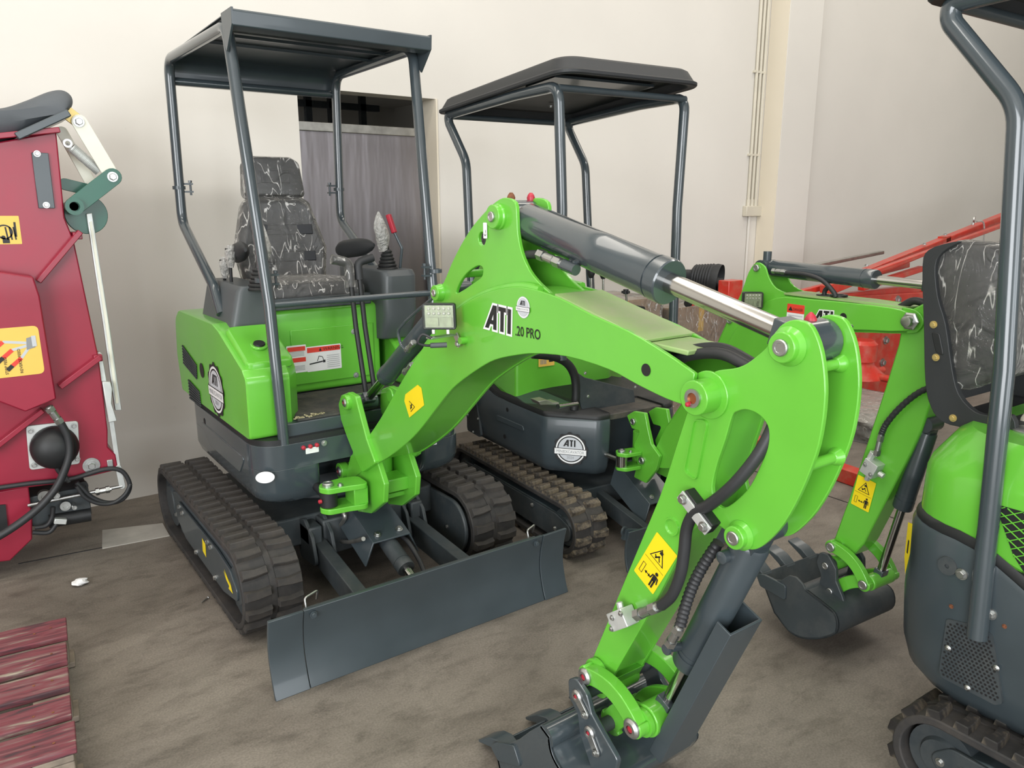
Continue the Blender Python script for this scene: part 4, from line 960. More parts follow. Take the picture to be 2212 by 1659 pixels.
m = MB(); m.lathe((-0.28, q0.y+0.06, q0.z-0.022), (-1, 0, 0), [(0, 0.008), (0.01, 0.008), (0.013, 0.003)], 12); m.obj('plug', 'cap_red', bracket)
c = A.P(756, 868, x=-0.10); capped_pin((-0.122, c.y, c.z), (-1, 0, 0), bracket, 0.6)
# boom box: outline of the near face
top_edge = [(757, 985), (787, 954), (821, 905), (858, 840), (893, 782), (925, 735), (960, 692), (1000, 658), (1045, 634), (1095, 621), (1140, 622), (1206, 643), (1280, 681), (1358, 716), (1440, 765), (1500, 807)]
bot_edge = [(1490, 879), (1440, 862), (1376, 831), (1314, 798), (1228, 771), (1159, 764), (1117, 767), (1070, 777), (1034, 796), (987, 830), (959, 860), (905, 930), (868, 966), (828, 994), (790, 1012), (762, 1034), (745, 1034)]
te = spline(A.YZ(top_edge, -XB), 3); be = spline(A.YZ(bot_edge, -XB), 3)
foot = A.P(743, 1016, x=-XB); piv = A.P(1517, 856, x=-XB)
PV = Vector((0, piv.y, piv.z)); FT = Vector((0, foot.y, foot.z))
oy = te + be
m = MB()
m.prism(oy, 'x', -XB, -XB+0.012); m.prism(oy, 'x', XB-0.012, XB)
n = min(len(te), len(be)); 
tx = te[6:-6]
m.loft([[(-XB+0.006, p.x, p.y-0.004), (XB-0.006, p.x, p.y-0.004), (XB-0.006, p.x+0.0, p.y-0.014), (-XB+0.006, p.x, p.y-0.014)] for p in tx])
bx = be[5:-9]
m.loft([[(-XB+0.006, p.x, p.y+0.004), (XB-0.006, p.x, p.y+0.004), (XB-0.006, p.x, p.y+0.014), (-XB+0.006, p.x, p.y+0.014)] for p in bx])
for sx in (-1, 1):
    m.cyl((sx*(XB+0.028), PV.y, PV.z), (sx*0.064, PV.y, PV.z), 0.037, seg=32)
    m.cyl((sx*(XB+0.022), FT.y, FT.z), (sx*(XB-0.012), FT.y, FT.z), 0.036, seg=28)
m.cyl((-XB, FT.y, FT.z), (XB, FT.y, FT.z), 0.032, seg=24)
boom = m.obj('boom', 'green', RA, bevel=0.002, ang=32)
# dusty top plate along the straight part, and the lower cover in front of it
t0, t1 = A.P(1196, 637, x=-XB), A.P(1393, 737, x=-XB)
m = MB(); d = (t1-t0).normalized(); u = Vector((0, -d.z, d.y)); u = u if u.z > 0 else -u
m.loft([[t-u*0.004+Vector((x-(-XB), 0, 0)) for x in (-XB+0.004, XB-0.004)] + [t+u*0.003+Vector((x+XB, 0, 0)) for x in (XB-0.004, -XB+0.004)] for t in (t0, t1)])
m.obj('top_plate', 'green_dusty', boom, bevel=0.001)
t2 = A.P(1470, 775, x=-XB); e0 = t1-u*0.016; e1 = t2+u*0.004
m = MB(); m.loft([[t+u*a+Vector((x+XB, 0, 0)) for x, a in ((-XB+0.02, 0), (XB-0.02, 0), (XB-0.02, 0.012), (-XB+0.02, 0.012))] for t in (e0, e1)]); m.obj('front_plate', 'green_dusty', boom, bevel=0.003)
# gusset plates with the high boss
gl = [(1091, 427), (1112, 437), (1116, 470), (1118, 505), (1126, 545), (1142, 583), (1165, 612), (1190, 635), (1200, 648), (1130, 640), (1060, 645), (1010, 665), (975, 690), (950, 700), (936, 672), (937, 640), (946, 618), (958, 610), (975, 570), (995, 530), (1020, 490), (1050, 455), (1072, 435)]
g = spline(A.YZ(gl, -XG), 3, True)
h1 = circle(A.YZ([(1041, 516)], -XG)[0], 0.0195, 20)
h2 = spline(A.YZ([(985, 633), (993, 610), (1010, 588), (1032, 574), (1043, 580), (1040, 598), (1022, 612), (1000, 627)], -XG), 4, True)
bt, pm = A.P(1078, 468, x=-XG), A.P(952, 632, x=-XG)
BT, PM = Vector((0, bt.y, bt.z)), Vector((0, pm.y, pm.z))
for sx in (-1, 1):
    m = MB(); m.prism(g, 'x', sx*XG-(0.012 if sx > 0 else 0), sx*XG+(0.012 if sx < 0 else 0), [h1, h2])
    for c, r in ((BT, 0.033), (PM, 0.025)):
        m.lathe((sx*(XG-0.004), c.y, c.z), (sx, 0, 0), [(0, r*1.12), (0.010, r*1.1), (0.014, r), (0.028, r), (0.028, r*0.5)], 32)
    gp = m.obj('gusset_plate', 'green', boom, bevel=0.002, ang=32)
    for c, k in ((BT, 0.72), (PM, 0.60)): pin_head((sx*(XG+0.022), c.y, c.z), (sx, 0, 0), boom, k)
    if sx < 0:
        s = Surf(A.P(1046, 515, x=-XG), (0, -1, 0.02), (0, 0, 1), 0.003); s.rect(0, 0, 0.020, 0.045, 'decal_white', 0, 0.003)
        s.poly([(0.010+0.005*math.cos(a), 0.012+0.005*math.sin(a)) for a in [PI*0.9+i*PI*1.2/8 for i in range(9)]] + [(0.010+0.003*math.cos(a), 0.012+0.003*math.sin(a)) for a in [PI*2.1-i*PI*1.2/8 for i in range(9)]], 'decal_black', 1)
        s.rect(0.012, 0.016, 0.014, 0.024, 'decal_black', 1); s.obj('hook_decal', gp, 'small white hook sticker')
c = A.P(1030, 590, x=0); m = MB(); m.cyl((-XG+0.004, c.y, c.z), (XG-0.004, c.y, c.z), 0.012, seg=12); m.obj('cross_tube', 'green', boom)
m = MB()
c = A.P(1090, 600, x=0); m.box((0, c.y+0.01, c.z), (2*XG-0.01, 0.012, 0.20)); m.obj('cross_plate', 'green', boom)
# weld bead along the arched edge: raised fillet between box edge and gusset
bead = te[14:32]
for sx in (-1, 1):
    m = MB(); m.tube([(sx*(XB-0.012), p.x, p.y+0.001) for p in bead], 0.011, 8); m.obj('weld_fillet', 'green', boom)
capped_pin((-(XB+0.020), FT.y, FT.z), (-1, 0, 0), RA, 0.75)
# pivot pin with open grease bore
m = MB(); m.ringx((-(XB+0.028), PV.y, PV.z), (-1, 0, 0), 0.020, 0.012, 0.005, 24); m.k = 1; m.cyl((-(XB+0.020), PV.y, PV.z), (-(XB+0.029), PV.y, PV.z), 0.0125, seg=20); m.k = 2; m.lathe((-(XB+0.03), PV.y+0.008, PV.z-0.014), (-1, 0, 0), [(0, 0.006), (0.008, 0.005), (0.01, 0.001)], 10)
m.obj('pivot_pin', ['zinc', 'copper', 'cap_red'], boom, ang=25)
# black disc painted for the dark of a hole near the pivot
c = A.P(1396, 799, x=-XB); s = Surf(c, (0, -1, 0), (0, 0, 1)); s.poly(circle((0, 0), 0.0145, 20), 'decal_black'); s.obj('side_hole_shade', boom)
# yellow lower warning, lettering and badge on the side
def px_surf(F, p, q, x, lift=0.0012):
    a, b = F.P(*p, x=x), F.P(*q, x=x); r = (b-a); s = Surf(a, r, (0, 0, 1), lift); return s, r.length
s, k = px_surf(A, (874, 895), (892, 831), -XB)
q = A.L([(885, 902), (917, 875), (911, 838), (903, 831), (876, 852), (874, 866)], x=-XB)
s = Surf(q[0], (0, -1, 0), (0, 0, 1)); pp = [((p-q[0]).dot(s.r), (p-q[0]).dot(s.u)) for p in q]; s.poly(pp, 'decal_yellow')
ce = ((pp[0][0]+pp[1][0]+pp[4][0]+pp[3][0])/4, sum(p[1] for p in pp)/6)
t = [((p-q[0]).dot(s.r), (p-q[0]).dot(s.u)) for p in A.L([(883, 862), (888, 893), (899, 879)], x=-XB)]
tc = (sum(p[0] for p in t)/3, sum(p[1] for p in t)/3)
s.poly([(tc[0]+(p[0]-tc[0])*0.8, tc[1]+(p[1]-tc[1])*0.8) for p in t], 'decal_black', 1); s.poly([(tc[0]+(p[0]-tc[0])*0.66, tc[1]+(p[1]-tc[1])*0.66) for p in t], 'decal_yellow', 2)
s.line((tc[0]-0.006, tc[1]-0.01), (tc[0]+0.004, tc[1]+0.010), 0.006, 'decal_black', 3); s.line((tc[0]-0.008, tc[1]+0.004), (tc[0]+0.005, tc[1]-0.004), 0.004, 'decal_black', 3)
s.obj('warning_decal', boom, 'yellow warning sticker')
s, k = px_surf(A, (1047, 706), (1103, 722), -XB); h = (A.P(1072, 663, x=-XB)-A.P(1066, 712, x=-XB)).length*1.02
logo(s, 0.004, 0.0, h, 0, 'decal_black', 'decal_white', 0.09); lw = k
s.obj('lettering', boom, 'black ATI letters with white outline')
s, k = px_surf(A, (1114, 724), (1168, 734), -XB); h = (A.P(1140, 706, x=-XB)-A.P(1140, 727, x=-XB)).length
s.text('.20 PRO', 0, 0, h, 'decal_black', 0, width=k, bold=0.012); s.obj('lettering', boom, 'black .20 PRO letters')
c = A.P(1131, 664, x=-XB); c2 = A.P(1131, 639, x=-XB); s, k = px_surf(A, (1112, 662), (1151, 668), -XB); s.O = c; badge(s, (0, 0), 0.027, False, None); s.obj('badge_decal', boom, 'small round pale badge')
# work lamp on its bracket
lc_ = A.P(948, 684, x=-0.17); w = (A.P(985, 683, x=-0.17)-A.P(912, 683, x=-0.17)).length
la = A.P(913, 684, x=-0.17)
work_lamp(RA, A.P(948, 684, y=lc_.y), Vector((0.80, -0.60, 0.0)), (0, 0.05, 1), 0.100, 0.078)
p = A.P(942, 722, y=lc_.y); q = A.P(993, 742, x=-XB-0.01)
m = MB(); m.bar(p+Vector((-0.02, 0.01, -0.012)), Vector((-XB-0.02, q.y+0.02, p.z-0.012)), 0.026, 0.005); m.bar(Vector((-XB-0.012, q.y+0.02, p.z-0.012)), Vector((-XB-0.012, q.y, q.z)), 0.005, 0.022, up=(0, 1, 0)); m.obj('lamp_mount', 'zinc', RA, bevel=0.001); bolt((-XB-0.014, q.y, q.z), (-1, 0, 0), boom, 1.0)
m = MB(); m.cyl((-XB, q.y-0.02, q.z+0.012), (-XB-0.022, q.y-0.02, q.z+0.012), 0.011, seg=14); m.obj('lamp_boss', 'green', boom)
hose(RA, [p+Vector((-0.015, 0.0, -0.01)), p+Vector((-0.035, 0.02, -0.0)), p+Vector((-0.045, 0.03, -0.025)), p+Vector((-0.02, 0.02, -0.035)), p+Vector((0.015, 0.0, -0.032))], 0.004, 'lamp_cable')
m = MB(); m.cyl(p+Vector((-0.015, 0.01, -0.034)), p+Vector((0.03, -0.01, -0.034)), 0.008, seg=10); m.obj('cable_plug', 'grey_plastic', RA)
# boom lift cylinder
b0 = A.P(790, 866, x=0)
ram(RA, PM+Vector((0, 0.0, 0.0)), A.P(832, 812, x=0), b0, 0.037, 0.018, half=0.045, name='boom_cylinder', mat='slate')
pth = A.L([(940, 640), (905, 668), (876, 695), (858, 715), (866, 745), (880, 760)], x=-0.075); m = MB(); m.tube(fillet(pth, 0.03, 4, False), 0.0055, 8); m.obj('steel_pipe', 'slate_gloss', RA)
fitting(RA, A.P(878, 758, x=-0.07), A.P(895, 738, x=-0.07), 0.010); fitting(RA, A.P(873, 806, x=-0.05), A.P(892, 786, x=-0.05), 0.010)
# arm cylinder along the top
dt = A.P(1705, 748, x=-XD); DT = Vector((0, dt.y, dt.z))
ce = A.P(1447, 612, x=0)
ac = ram(RA, BT, ce, DT, 0.0515, 0.0235, half=0.048, eye=0.045, name='arm_cylinder')
for x, mt in ((-0.02, 'rust'), (0.05, 'cap_red')):
    m = MB(); m.lathe((x, BT.y, BT.z+0.052), (0, 0, 1), [(-0.02, 0.009), (0, 0.012), (0.008, 0.009), (0.014, 0.004)], 12); m.obj('grease_cap', mt, ac)
m = MB(); m.lathe((-0.00, DT.y, DT.z+0.042), (0, 0, 1), [(-0.01, 0.010), (0.004, 0.012), (0.012, 0.008), (0.018, 0.002)], 12); m.obj('grease_cap', 'cap_red', ac)
f0, f1 = A.P(1162, 548, x=-0.045), A.P(1218, 572, x=-0.045)
hose(RA, A.L([(1085, 600), (1110, 572), (1135, 552), (1165, 549)], x=-0.04), 0.012)
fitting(RA, f0, f1, 0.0125); m = MB(); m.cyl(f1, f1+(f1-f0)*0.45, 0.015, seg=16); m.cyl(f1+(f1-f0)*0.3, f1+(f1-f0)*0.3+Vector((0.04, 0, 0.03)), 0.012, seg=12)
g0 = A.P(1172, 530, x=-0.03); g1 = A.P(1232, 556, x=-0.03); m.tube([g0, g1, g1+Vector((0.0, -0.01, -0.02))], 0.006, 8); m.obj('steel_pipe', 'slate_gloss', ac)
# hoses between boom and dipper
for k, dz in ((-0.03, 0.0), (0.0, 0.012), (0.03, 0.004)):
    p = A.L([(1440, 790), (1490, 768), (1560, 765), (1630, 800)], x=k); hose(RA, [q+Vector((0, 0, dz)) for q in p], 0.0125)
# ---- dipper
dp = [(1530, 809), (1552, 800), (1585, 796), (1610, 787), (1635, 769), (1657, 748), (1674, 719), (1689, 701), (1715, 691), (1747, 700), (1765, 730), (1776, 769), (1782, 820), (1782, 867), (1776, 921), (1762, 983), (1729, 1066), (1693, 1131), (1657, 1171), (1632, 1187), (1610, 1185), (1592, 1171), (1575, 1153), (1547, 1132), (1520, 1122)]
lowr = [(1492, 1150), (1415, 1303), (1329, 1452)]
lowl = [(1305, 1500), (1276, 1496), (1262, 1462), (1282, 1417), (1350, 1252), (1422, 1080), (1440, 1030), (1458, 972), (1487, 881), (1487, 850)]
D = A.YZ
outl = spline(D(dp, -XD), 3) + D(lowr, -XD) + spline(D(lowl[:4], -XD), 3)[:-1] + D(lowl[3:], -XD)
hole = spline(D([(1581, 899), (1592, 889), (1610, 885), (1632, 892), (1650, 907), (1660, 928), (1659, 961), (1646, 997), (1621, 1048), (1592, 1080), (1566, 1097), (1551, 1093), (1543, 1080), (1538, 1051), (1548, 1004), (1566, 950)], -XD), 3, True)
m = MB()
for sx in (-1, 1): m.prism(outl, 'x', sx*XD-(0.012 if sx > 0 else 0), sx*XD+(0.012 if sx < 0 else 0), [hole])
# webs that close the box between the two side plates
def web(pts, t=0.010):
    P = [Vector((p[0], p[1])) for p in pts]; rings = []
    for i, p in enumerate(P):
        d = (P[min(i+1, len(P)-1)]-P[max(i-1, 0)]).normalized(); nn = Vector((-d.y, d.x))*t/2
        rings.append([(-XD+0.004, p.x-nn.x, p.y-nn.y), (XD-0.004, p.x-nn.x, p.y-nn.y), (XD-0.004, p.x+nn.x, p.y+nn.y), (-XD+0.004, p.x+nn.x, p.y+nn.y)])
    m.loft(rings)
web(D([(1490, 890), (1462, 975), (1444, 1030), (1426, 1082), (1354, 1252), (1286, 1417)], -XD))
web(D([(1325, 1450), (1411, 1303), (1488, 1150), (1512, 1110), (1540, 1010), (1566, 925), (1585, 870)], -XD))
w0 = D([(1665, 745), (1640, 790), (1600, 818)], -XD); web(w0)
dpv = D([(1700, 1125)], -XD)[0]
for (u, v) in ((1740, 800), (1735, 1010)):
    c = D([(u, v)], -XD)[0]; m.cyl((-XD+0.004, c[0], c[1]), (XD-0.004, c[0], c[1]), 0.011, seg=14); m.lathe((XD-0.03, c[0], c[1]), (1, 0, 0), [(0, 0.012), (0.014, 0.018), (0.02, 0.02)], 16)
dl = A.P(1601, 1156, x=-XD); DL = Vector((0, dl.y, dl.z))
for sx in (-1, 1):
    for c, r in ((DT, 0.0295), (DL, 0.025)):
        m.lathe((sx*(XD-0.004), c.y, c.z), (sx, 0, 0), [(0, r*1.32), (0.007, r*1.3), (0.016, r*1.02), (0.030, r), (0.030, r*0.4)], 36)
    m.ringx((sx*(XD-0.002), PV.y, PV.z), (sx, 0, 0), 0.052, 0.030, 0.008, 32)
lk = A.P(1262, 1462, x=-0.116); LK = Vector((0, lk.y, lk.z)); bp = A.P(1245, 1505, x=-0.140); BP = Vector((0, bp.y, bp.z))
m.cyl((-XD-0.006, LK.y, LK.z), (XD+0.006, LK.y, LK.z), 0.030, seg=24)
m.cyl((-XD, BP.y, BP.z), (XD, BP.y, BP.z), 0.034, seg=24)
ee = [(LK.y+0.03, LK.z-0.01), (BP.y+0.034, BP.z), (BP.y-0.02, BP.z-0.01), (LK.y-0.05, LK.z-0.005)]
m.prism(ee, 'x', -XD+0.002, XD-0.002)
dip = m.obj('dipper_arm', 'green', RA, bevel=0.002, ang=32)
for sx in (-1, 1):
    for c, k in ((DT, 0.82), (DL, 0.75)): pin_head((sx*(XD+0.022), c.y, c.z), (sx, 0, 0), dip, k)
# pressed reliefs on the side
q = spline(D([(1508, 905), (1528, 907), (1522, 930), (1500, 1000), (1512, 1036), (1497, 1038), (1480, 1015), (1484, 985), (1495, 930)], -XD), 4, True)
m = MB(); qq = fillet(D([(1502, 904), (1533, 906), (1507, 1040), (1478, 1020)], -XD), 0.014, 6)
ctr = sum((Vector(p) for p in qq), Vector((0, 0)))/len(qq)
m.loft([[(-XD-0.0005, p.x, p.y) for p in qq], [(-XD-0.006, ctr.x+(p.x-ctr.x)*0.96, ctr.y+(p.y-ctr.y)*0.98) for p in qq], [(-XD-0.006, ctr.x+(p.x-ctr.x)*0.86, ctr.y+(p.y-ctr.y)*0.95) for p in qq], [(-XD-0.0002, ctr.x+(p.x-ctr.x)*0.82, ctr.y+(p.y-ctr.y)*0.94) for p in qq], [(-XD-0.0002, ctr.x, ctr.y+(p.y-ctr.y)*0.8) for p in qq]]); m.obj('pressed_relief', 'green', dip)
c = A.P(1452, 1137, x=-XD); m = MB(); m.lathe((-XD, c.y, c.z), (-1, 0, 0), [(0, 0.023), (0.005, 0.0215), (0.005, 0.018), (0.0006, 0.0145), (0.0006, 0)], 28); m.obj('pressed_relief', 'green', dip)
# keep-clear sign on the dipper
a, b, c = A.P(1411, 1284, x=-XD), A.P(1370, 1232, x=-XD), A.P(1461, 1197, x=-XD)
s = Surf(b, a-b, c-a); k = (a-b).length; h = (c-a).length; keep_clear(s, k, h); s.obj('warning_decal', dip, 'tall yellow keep-clear sticker')
# hose clamp block, long hose and rotation valve
cA, cB = A.P(1478, 1078, x=-XD-0.03), A.P(1522, 1137, x=-XD-0.03)
m = MB(); d = (cB-cA).normalized(); mid = (cA+cB)/2; m.bar(cA-d*0.012+Vector((0.016, 0, 0)), cB+d*0.012+Vector((0.016, 0, 0)), 0.036, 0.030, up=(1, 0, 0)); m.obj('clamp_block', 'black', dip, bevel=0.003)
m = MB(); m.bar(cA-d*0.014+Vector((-0.001, 0, 0)), cB+d*0.014+Vector((-0.001, 0, 0)), 0.026, 0.005, up=(1, 0, 0)); m.obj('clamp_plate', 'galvanised', dip, bevel=0.001)
for q in (cA, cB): bolt(q+Vector((-0.004, 0, 0)), (-1, 0, 0), dip, 1.0)
lp_ = A.L([(1628, 862), (1640, 905), (1637, 950), (1618, 1000), (1580, 1052), (1530, 1092), (1502, 1105), (1484, 1140), (1478, 1190), (1470, 1240), (1452, 1285), (1428, 1308)], x=-XD-0.022)
lp_[0].x = -0.02; lp_[1].x = -0.03; lp_[2].x = -0.05; lp_[3].x = -0.07
hose(RA, lp_, 0.0135, 'hose')
fitting(RA, A.P(1372, 1330, x=-XD-0.028), A.P(1425, 1309, x=-XD-0.026), 0.0125)
v0 = A.P(1345, 1335, x=-XD-0.025); rv = A.P(1390, 1318, x=-XD-0.025)-v0; rot = Matrix((rv.normalized(), Vector((-1, 0, 0)), rv.normalized().cross(Vector((-1, 0, 0))))).transposed()
m = MB(); m.box(v0, (0.062, 0.042, 0.046), rot); m.cyl(v0-rv.normalized()*0.03, v0-rv.normalized()*0.048, 0.013, seg=6); m.cyl(v0+Vector((-0.005, 0, 0.02)), v0+Vector((-0.005, 0.008, 0.042)), 0.009, seg=6)
vb = m.obj('shutoff_valve', 'galvanised', dip, bevel=0.002)
for dx, dz_ in ((-0.02, -0.018), (0.018, 0.015), (-0.018, 0.012)): bolt(v0+rv.normalized()*dx+Vector((-0.021, 0, dz_)), (-1, 0, 0), dip, 0.6)
for (u0, v0_), (u1, v1_) in (((1552, 1172), (1470, 1350)),):
    p, q = A.P(u0, v0_, x=-0.02), A.P(u1, v1_, x=-0.075); m = MB(); n_ = 60; pts = [p+(q-p)*(i/n_)+Vector((0, 0.014*math.sin(PI*i/n_), 0)) for i in range(n_+1)]
    m.tube(pts, [0.0125+(0.0018 if i % 3 == 0 else 0) for i in range(n_+1)], 10); m.obj('spiral_hose', 'hose', RA)
    fitting(RA, A.P(1445, 1395, x=-0.075), q, 0.0115)
m = MB(); e = A.P(1444, 1398, x=-0.07); m.cyl(e, e+Vector((0.05, -0.005, -0.012)), 0.012, seg=14); m.lathe(e-Vector((0.004, 0, 0.004)), (-1, 0, 0), [(0, 0.014), (0.006, 0.013), (0.008, 0.004)], 14); m.obj('hose_elbow', 'slate_gloss', RA)
# bucket cylinder with its sliding guard
lp2 = A.P(1362, 1575, x=-0.118); LP = Vector((0, lp2.y, lp2.z))
be_ = DL+(LP-DL)*0.70
bc_ = ram(RA, DL, be_, LP, 0.041, 0.019, half=0.05, name='bucket_cylinder', mat='slate')
e = A.P(1563, 1203, x=-0.05); m = MB(); m.lathe(e, (-1, 0, 0), [(-0.02, 0.014), (0.008, 0.014), (0.011, 0.008)], 16); m.obj('port_cap', 'slate_gloss', bc_)
dd = (LP-DL).normalized(); nn = Vector((0, dd.z, -dd.y)); nn = nn if nn.y < 0 else -nn
g0 = DL+dd*(LP-DL).length*0.36; g1 = LP+dd*0.075
m = MB(); rings = []
for p, e_ in ((g0, 0.0), (g1, 0.0)):
    rings.append([p+Vector((x, 0, 0))+nn*a for x, a in ((-0.056, 0.038), (-0.050, 0.038), (-0.050, 0.074), (0.050, 0.074), (0.050, 0.012), (0.056, 0.012), (0.056, 0.080), (-0.056, 0.080))])
m.loft(rings); gd = m.obj('cylinder_guard', 'slate', bc_, bevel=0.0015)
bolt(g1+nn*0.05-dd*0.03+Vector((0.058, 0, 0)), (1, 0, 0), gd, 1.0); bolt(A.P(1462, 1592, x=0.03), (0.3, -1, 0.3), gd, 1.2)
# curved links
def arc_link(p, q, bow, w, x0, x1, n=12):
    p, q = Vector((p.y, p.z)), Vector((q.y, q.z)); d = q-p; nn_ = Vector((-d.y, d.x)).normalized()
    cl_ = [p+d*(i/n)+nn_*bow*math.sin(PI*i/n)**0.85 for i in range(n+1)]
    L_, R_ = [], []
    for i, c in enumerate(cl_):
        t = (cl_[min(i+1, n)]-cl_[max(i-1, 0)]).normalized(); k = Vector((-t.y, t.x))*w/2
        L_.append(c+k); R_.append(c-k)
    a0 = math.atan2(*(L_[-1]-cl_[-1]).yx); e1 = circle(cl_[-1], w*0.62, 10, a0, a0-PI)
    a1 = math.atan2(*(R_[0]-cl_[0]).yx); e0 = circle(cl_[0], w*0.62, 10, a1, a1-PI)
    return L_ + e1 + list(reversed(R_)) + e0
sgn = 1
lo2 = arc_link(LK, LP, -0.030, 0.046, 0, 0)
for sx in (-1, 1):
    m = MB(); m.prism(lo2, 'x', sx*0.112 if sx > 0 else -0.112, sx*0.078); o = m.obj('tipping_link', 'green', RA, bevel=0.003)
    for c in (LK, LP): m = MB(); m.cyl((sx*0.068, c.y, c.z), (sx*0.080, c.y, c.z), 0.036, seg=24); m.obj('link_spacer', 'green', RA)
capped_pin((-0.112, LK.y, LK.z), (-1, 0, 0), RA, 0.78); capped_pin((-0.112, LP.y, LP.z), (-1, 0, 0), RA, 0.88)
b2 = A.P(1272, 1584, x=-0.140); B2 = Vector((0, b2.y, b2.z))
m = MB(); m.cyl((-0.066, LP.y, LP.z), (0.066, LP.y, LP.z), 0.042, seg=28)
hl = arc_link(LP, B2, 0.02, 0.062, 0, 0)
for sx in (-1, 1): m.prism(hl, 'x', sx*0.045 if sx > 0 else -0.064, 0.064 if sx > 0 else -0.045)
m.obj('bucket_link', 'green', RA, bevel=0.003)
# bucket, curled towards the house; the mouth looks up and back
def bucket(root, F, BP, B2, half, tip, mat='slate_gloss', tmat='slate', n=3, earx=0.075, side=None, cap=True, deep=1.0, px=None):
    d = Vector((B2.y-BP.y, B2.z-BP.z)); 
    T = Vector((tip.y, tip.z))
    # section in y,z: lip at T, mouth edge near the ears, rounded back below
    e = Vector((BP.y, BP.z)); c = Vector((B2.y, B2.z)); ax = (T-c).normalized(); dn = Vector((ax.y, -ax.x)); dn = dn if dn.y < 0 else -dn
    L = (T-c).length
    top = c+ax*0.045+dn*(-0.015)
    sec = [T, c+ax*(L*0.72)+dn*0.155*deep, c+ax*(L*0.40)+dn*0.215*deep, c+ax*(L*0.06)+dn*0.200*deep, c-ax*0.085+dn*0.125*deep, c-ax*0.085+dn*0.035, c-ax*0.02+dn*0.005, top]
    rim = [c+ax*(L*0.22)-dn*0.030, c+ax*(L*0.34)-dn*0.046, c+ax*(L*0.46)-dn*0.042, c+ax*(L*0.60)-dn*0.010, c+ax*(L*0.82)+dn*0.006]
    s2 = [T]+spline(sec[1:-1], 5)+[top]
    if px:                      # section read off the visible near side plate
        g = [Vector(q) for q in F.YZ(px[0], -half)]; T = g[0]; top = g[-1]; s2 = [T]+spline(g[1:-1], 5)+[top]; rim = [Vector(q) for q in F.YZ(px[1], -half)]
    m = MB(); th = 0.010; inn = []
    for i, p in enumerate(s2):
        t = (s2[min(i+1, len(s2)-1)]-s2[max(i-1, 0)]).normalized(); k = Vector((t.y, -t.x)); k = k if k.dot((T+top)/2+dn*0.05-p) > 0 else -k
        inn.append(p+k*th)
    m.prism(s2+list(reversed(inn)), 'x', -half, half); b = m.obj('bucket', mat, root, bevel=0.002)
    for sx in (-1, 1):
        sp_ = s2 + rim
        m = MB(); m.prism(sp_, 'x', sx*half-(0 if sx < 0 else 0.010), sx*half+(0.010 if sx < 0 else 0)); m.obj('side_plate', mat, b, bevel=0.002)
        m = MB(); ct = fillet([T+ax*0.012, T+dn*0.045-ax*0.01, T-ax*0.13+dn*0.06, T-ax*0.13+dn*0.0, T-dn*0.008-ax*0.03], 0.012, 3); m.prism(ct, 'x', sx*(half+0.001)-0.006, sx*(half+0.001)+0.006); m.obj('side_cutter', tmat, b, bevel=0.002)
    m = MB(); q = c+ax*0.06+dn*0.01 if not px else top+dn*0.032; m.cyl((-half+0.002, q.x, q.y), (half-0.002, q.x, q.y), 0.032, seg=22); m.obj('torsion_tube', mat, b)
    ear = [e-d.normalized()*0.046+ax*0.018, e-d.normalized()*0.046-ax*0.018, e-ax*0.042, (e+c)/2-ax*0.034, c-ax*0.050, c-ax*0.08+dn*0.07, c-ax*0.03+dn*0.12, c+ax*0.05+dn*0.10, c+ax*0.05, (e+c)/2+ax*0.030, e+ax*0.042]
    er = fillet(ear, 0.018, 4)
    for sx in (-1, 1):
        m = MB(); m.prism(er, 'x', sx*earx-0.008, sx*earx+0.008); eo = m.obj('ear', mat, b, bevel=0.003)
    m = MB()
    for p_ in (e, c): m.cyl((-earx, p_.x, p_.y), (earx, p_.x, p_.y), 0.019, seg=16)
    m.obj('pin_shaft', 'slate_rough', b)
    for p_, nx in ((e, Vector((d.normalized().x*0.9-ax.x*0.25, d.normalized().y*0.9-ax.y*0.25))), (c, Vector((d.normalized().x*0.9-ax.x*0.1, d.normalized().y*0.9)))):
        P3 = Vector((-earx-0.008, p_.x, p_.y))
        if cap:
            capped_pin(P3, (-1, 0, 0), b, 0.64); q = p_+nx*0.052
            m = MB(); m.bar(P3+Vector((-0.004, 0, 0)), Vector((P3.x-0.004, q.x, q.y)), 0.024, 0.006, up=(1, 0, 0)); m.cyl((P3.x-0.001, q.x, q.y), (P3.x-0.007, q.x, q.y), 0.012, seg=14); m.obj('pin_lock', 'zinc', b, bevel=0.001); bolt((P3.x-0.007, q.x, q.y), (-1, 0, 0), b, 0.8)
        else: pin_head(P3, (-1, 0, 0), b, 0.65)
    for i in range(n):
        x = -half+0.035+(2*half-0.07)*i/(n-1); m = MB()
        tl = (T-s2[2]).normalized(); di = (tl*0.45+ax*0.55).normalized()
        if px: a_, b_ = F.YZ([(1072, 1606), (995, 1593)], -half+0.03); di = Vector((b_[0]-a_[0], b_[1]-a_[1])).normalized(); tl = (tl*0.4+di*0.6).normalized()
        m.loft([[(x+sx*w_, p.x+dn.x*k, p.y+dn.y*k) for sx, k in ((-1, -h_), (1, -h_), (1, h_), (-1, h_))] for p, w_, h_ in ((T-tl*0.10, 0.022, 0.008), (T-tl*0.02, 0.026, 0.019), (T+di*0.03, 0.028, 0.015), (T+di*0.10, 0.030, 0.004))])
        tt = m.obj('tooth', tmat, b, bevel=0.002)
    return b
tp = A.P(1130, 1600, x=0.0)
t0_ = A.P(1066, 1608, x=-0.215)
bk_ = bucket(RA, A, BP, B2, 0.215, Vector((0, t0_.y, t0_.z)), earx=0.128, px=([(1066, 1608), (1085, 1690), (1130, 1750), (1215, 1775), (1262, 1740), (1240, 1700), (1208, 1658), (1192, 1625), (1187, 1592), (1168, 1566)], [(1144, 1580), (1121, 1597), (1097, 1607)]))

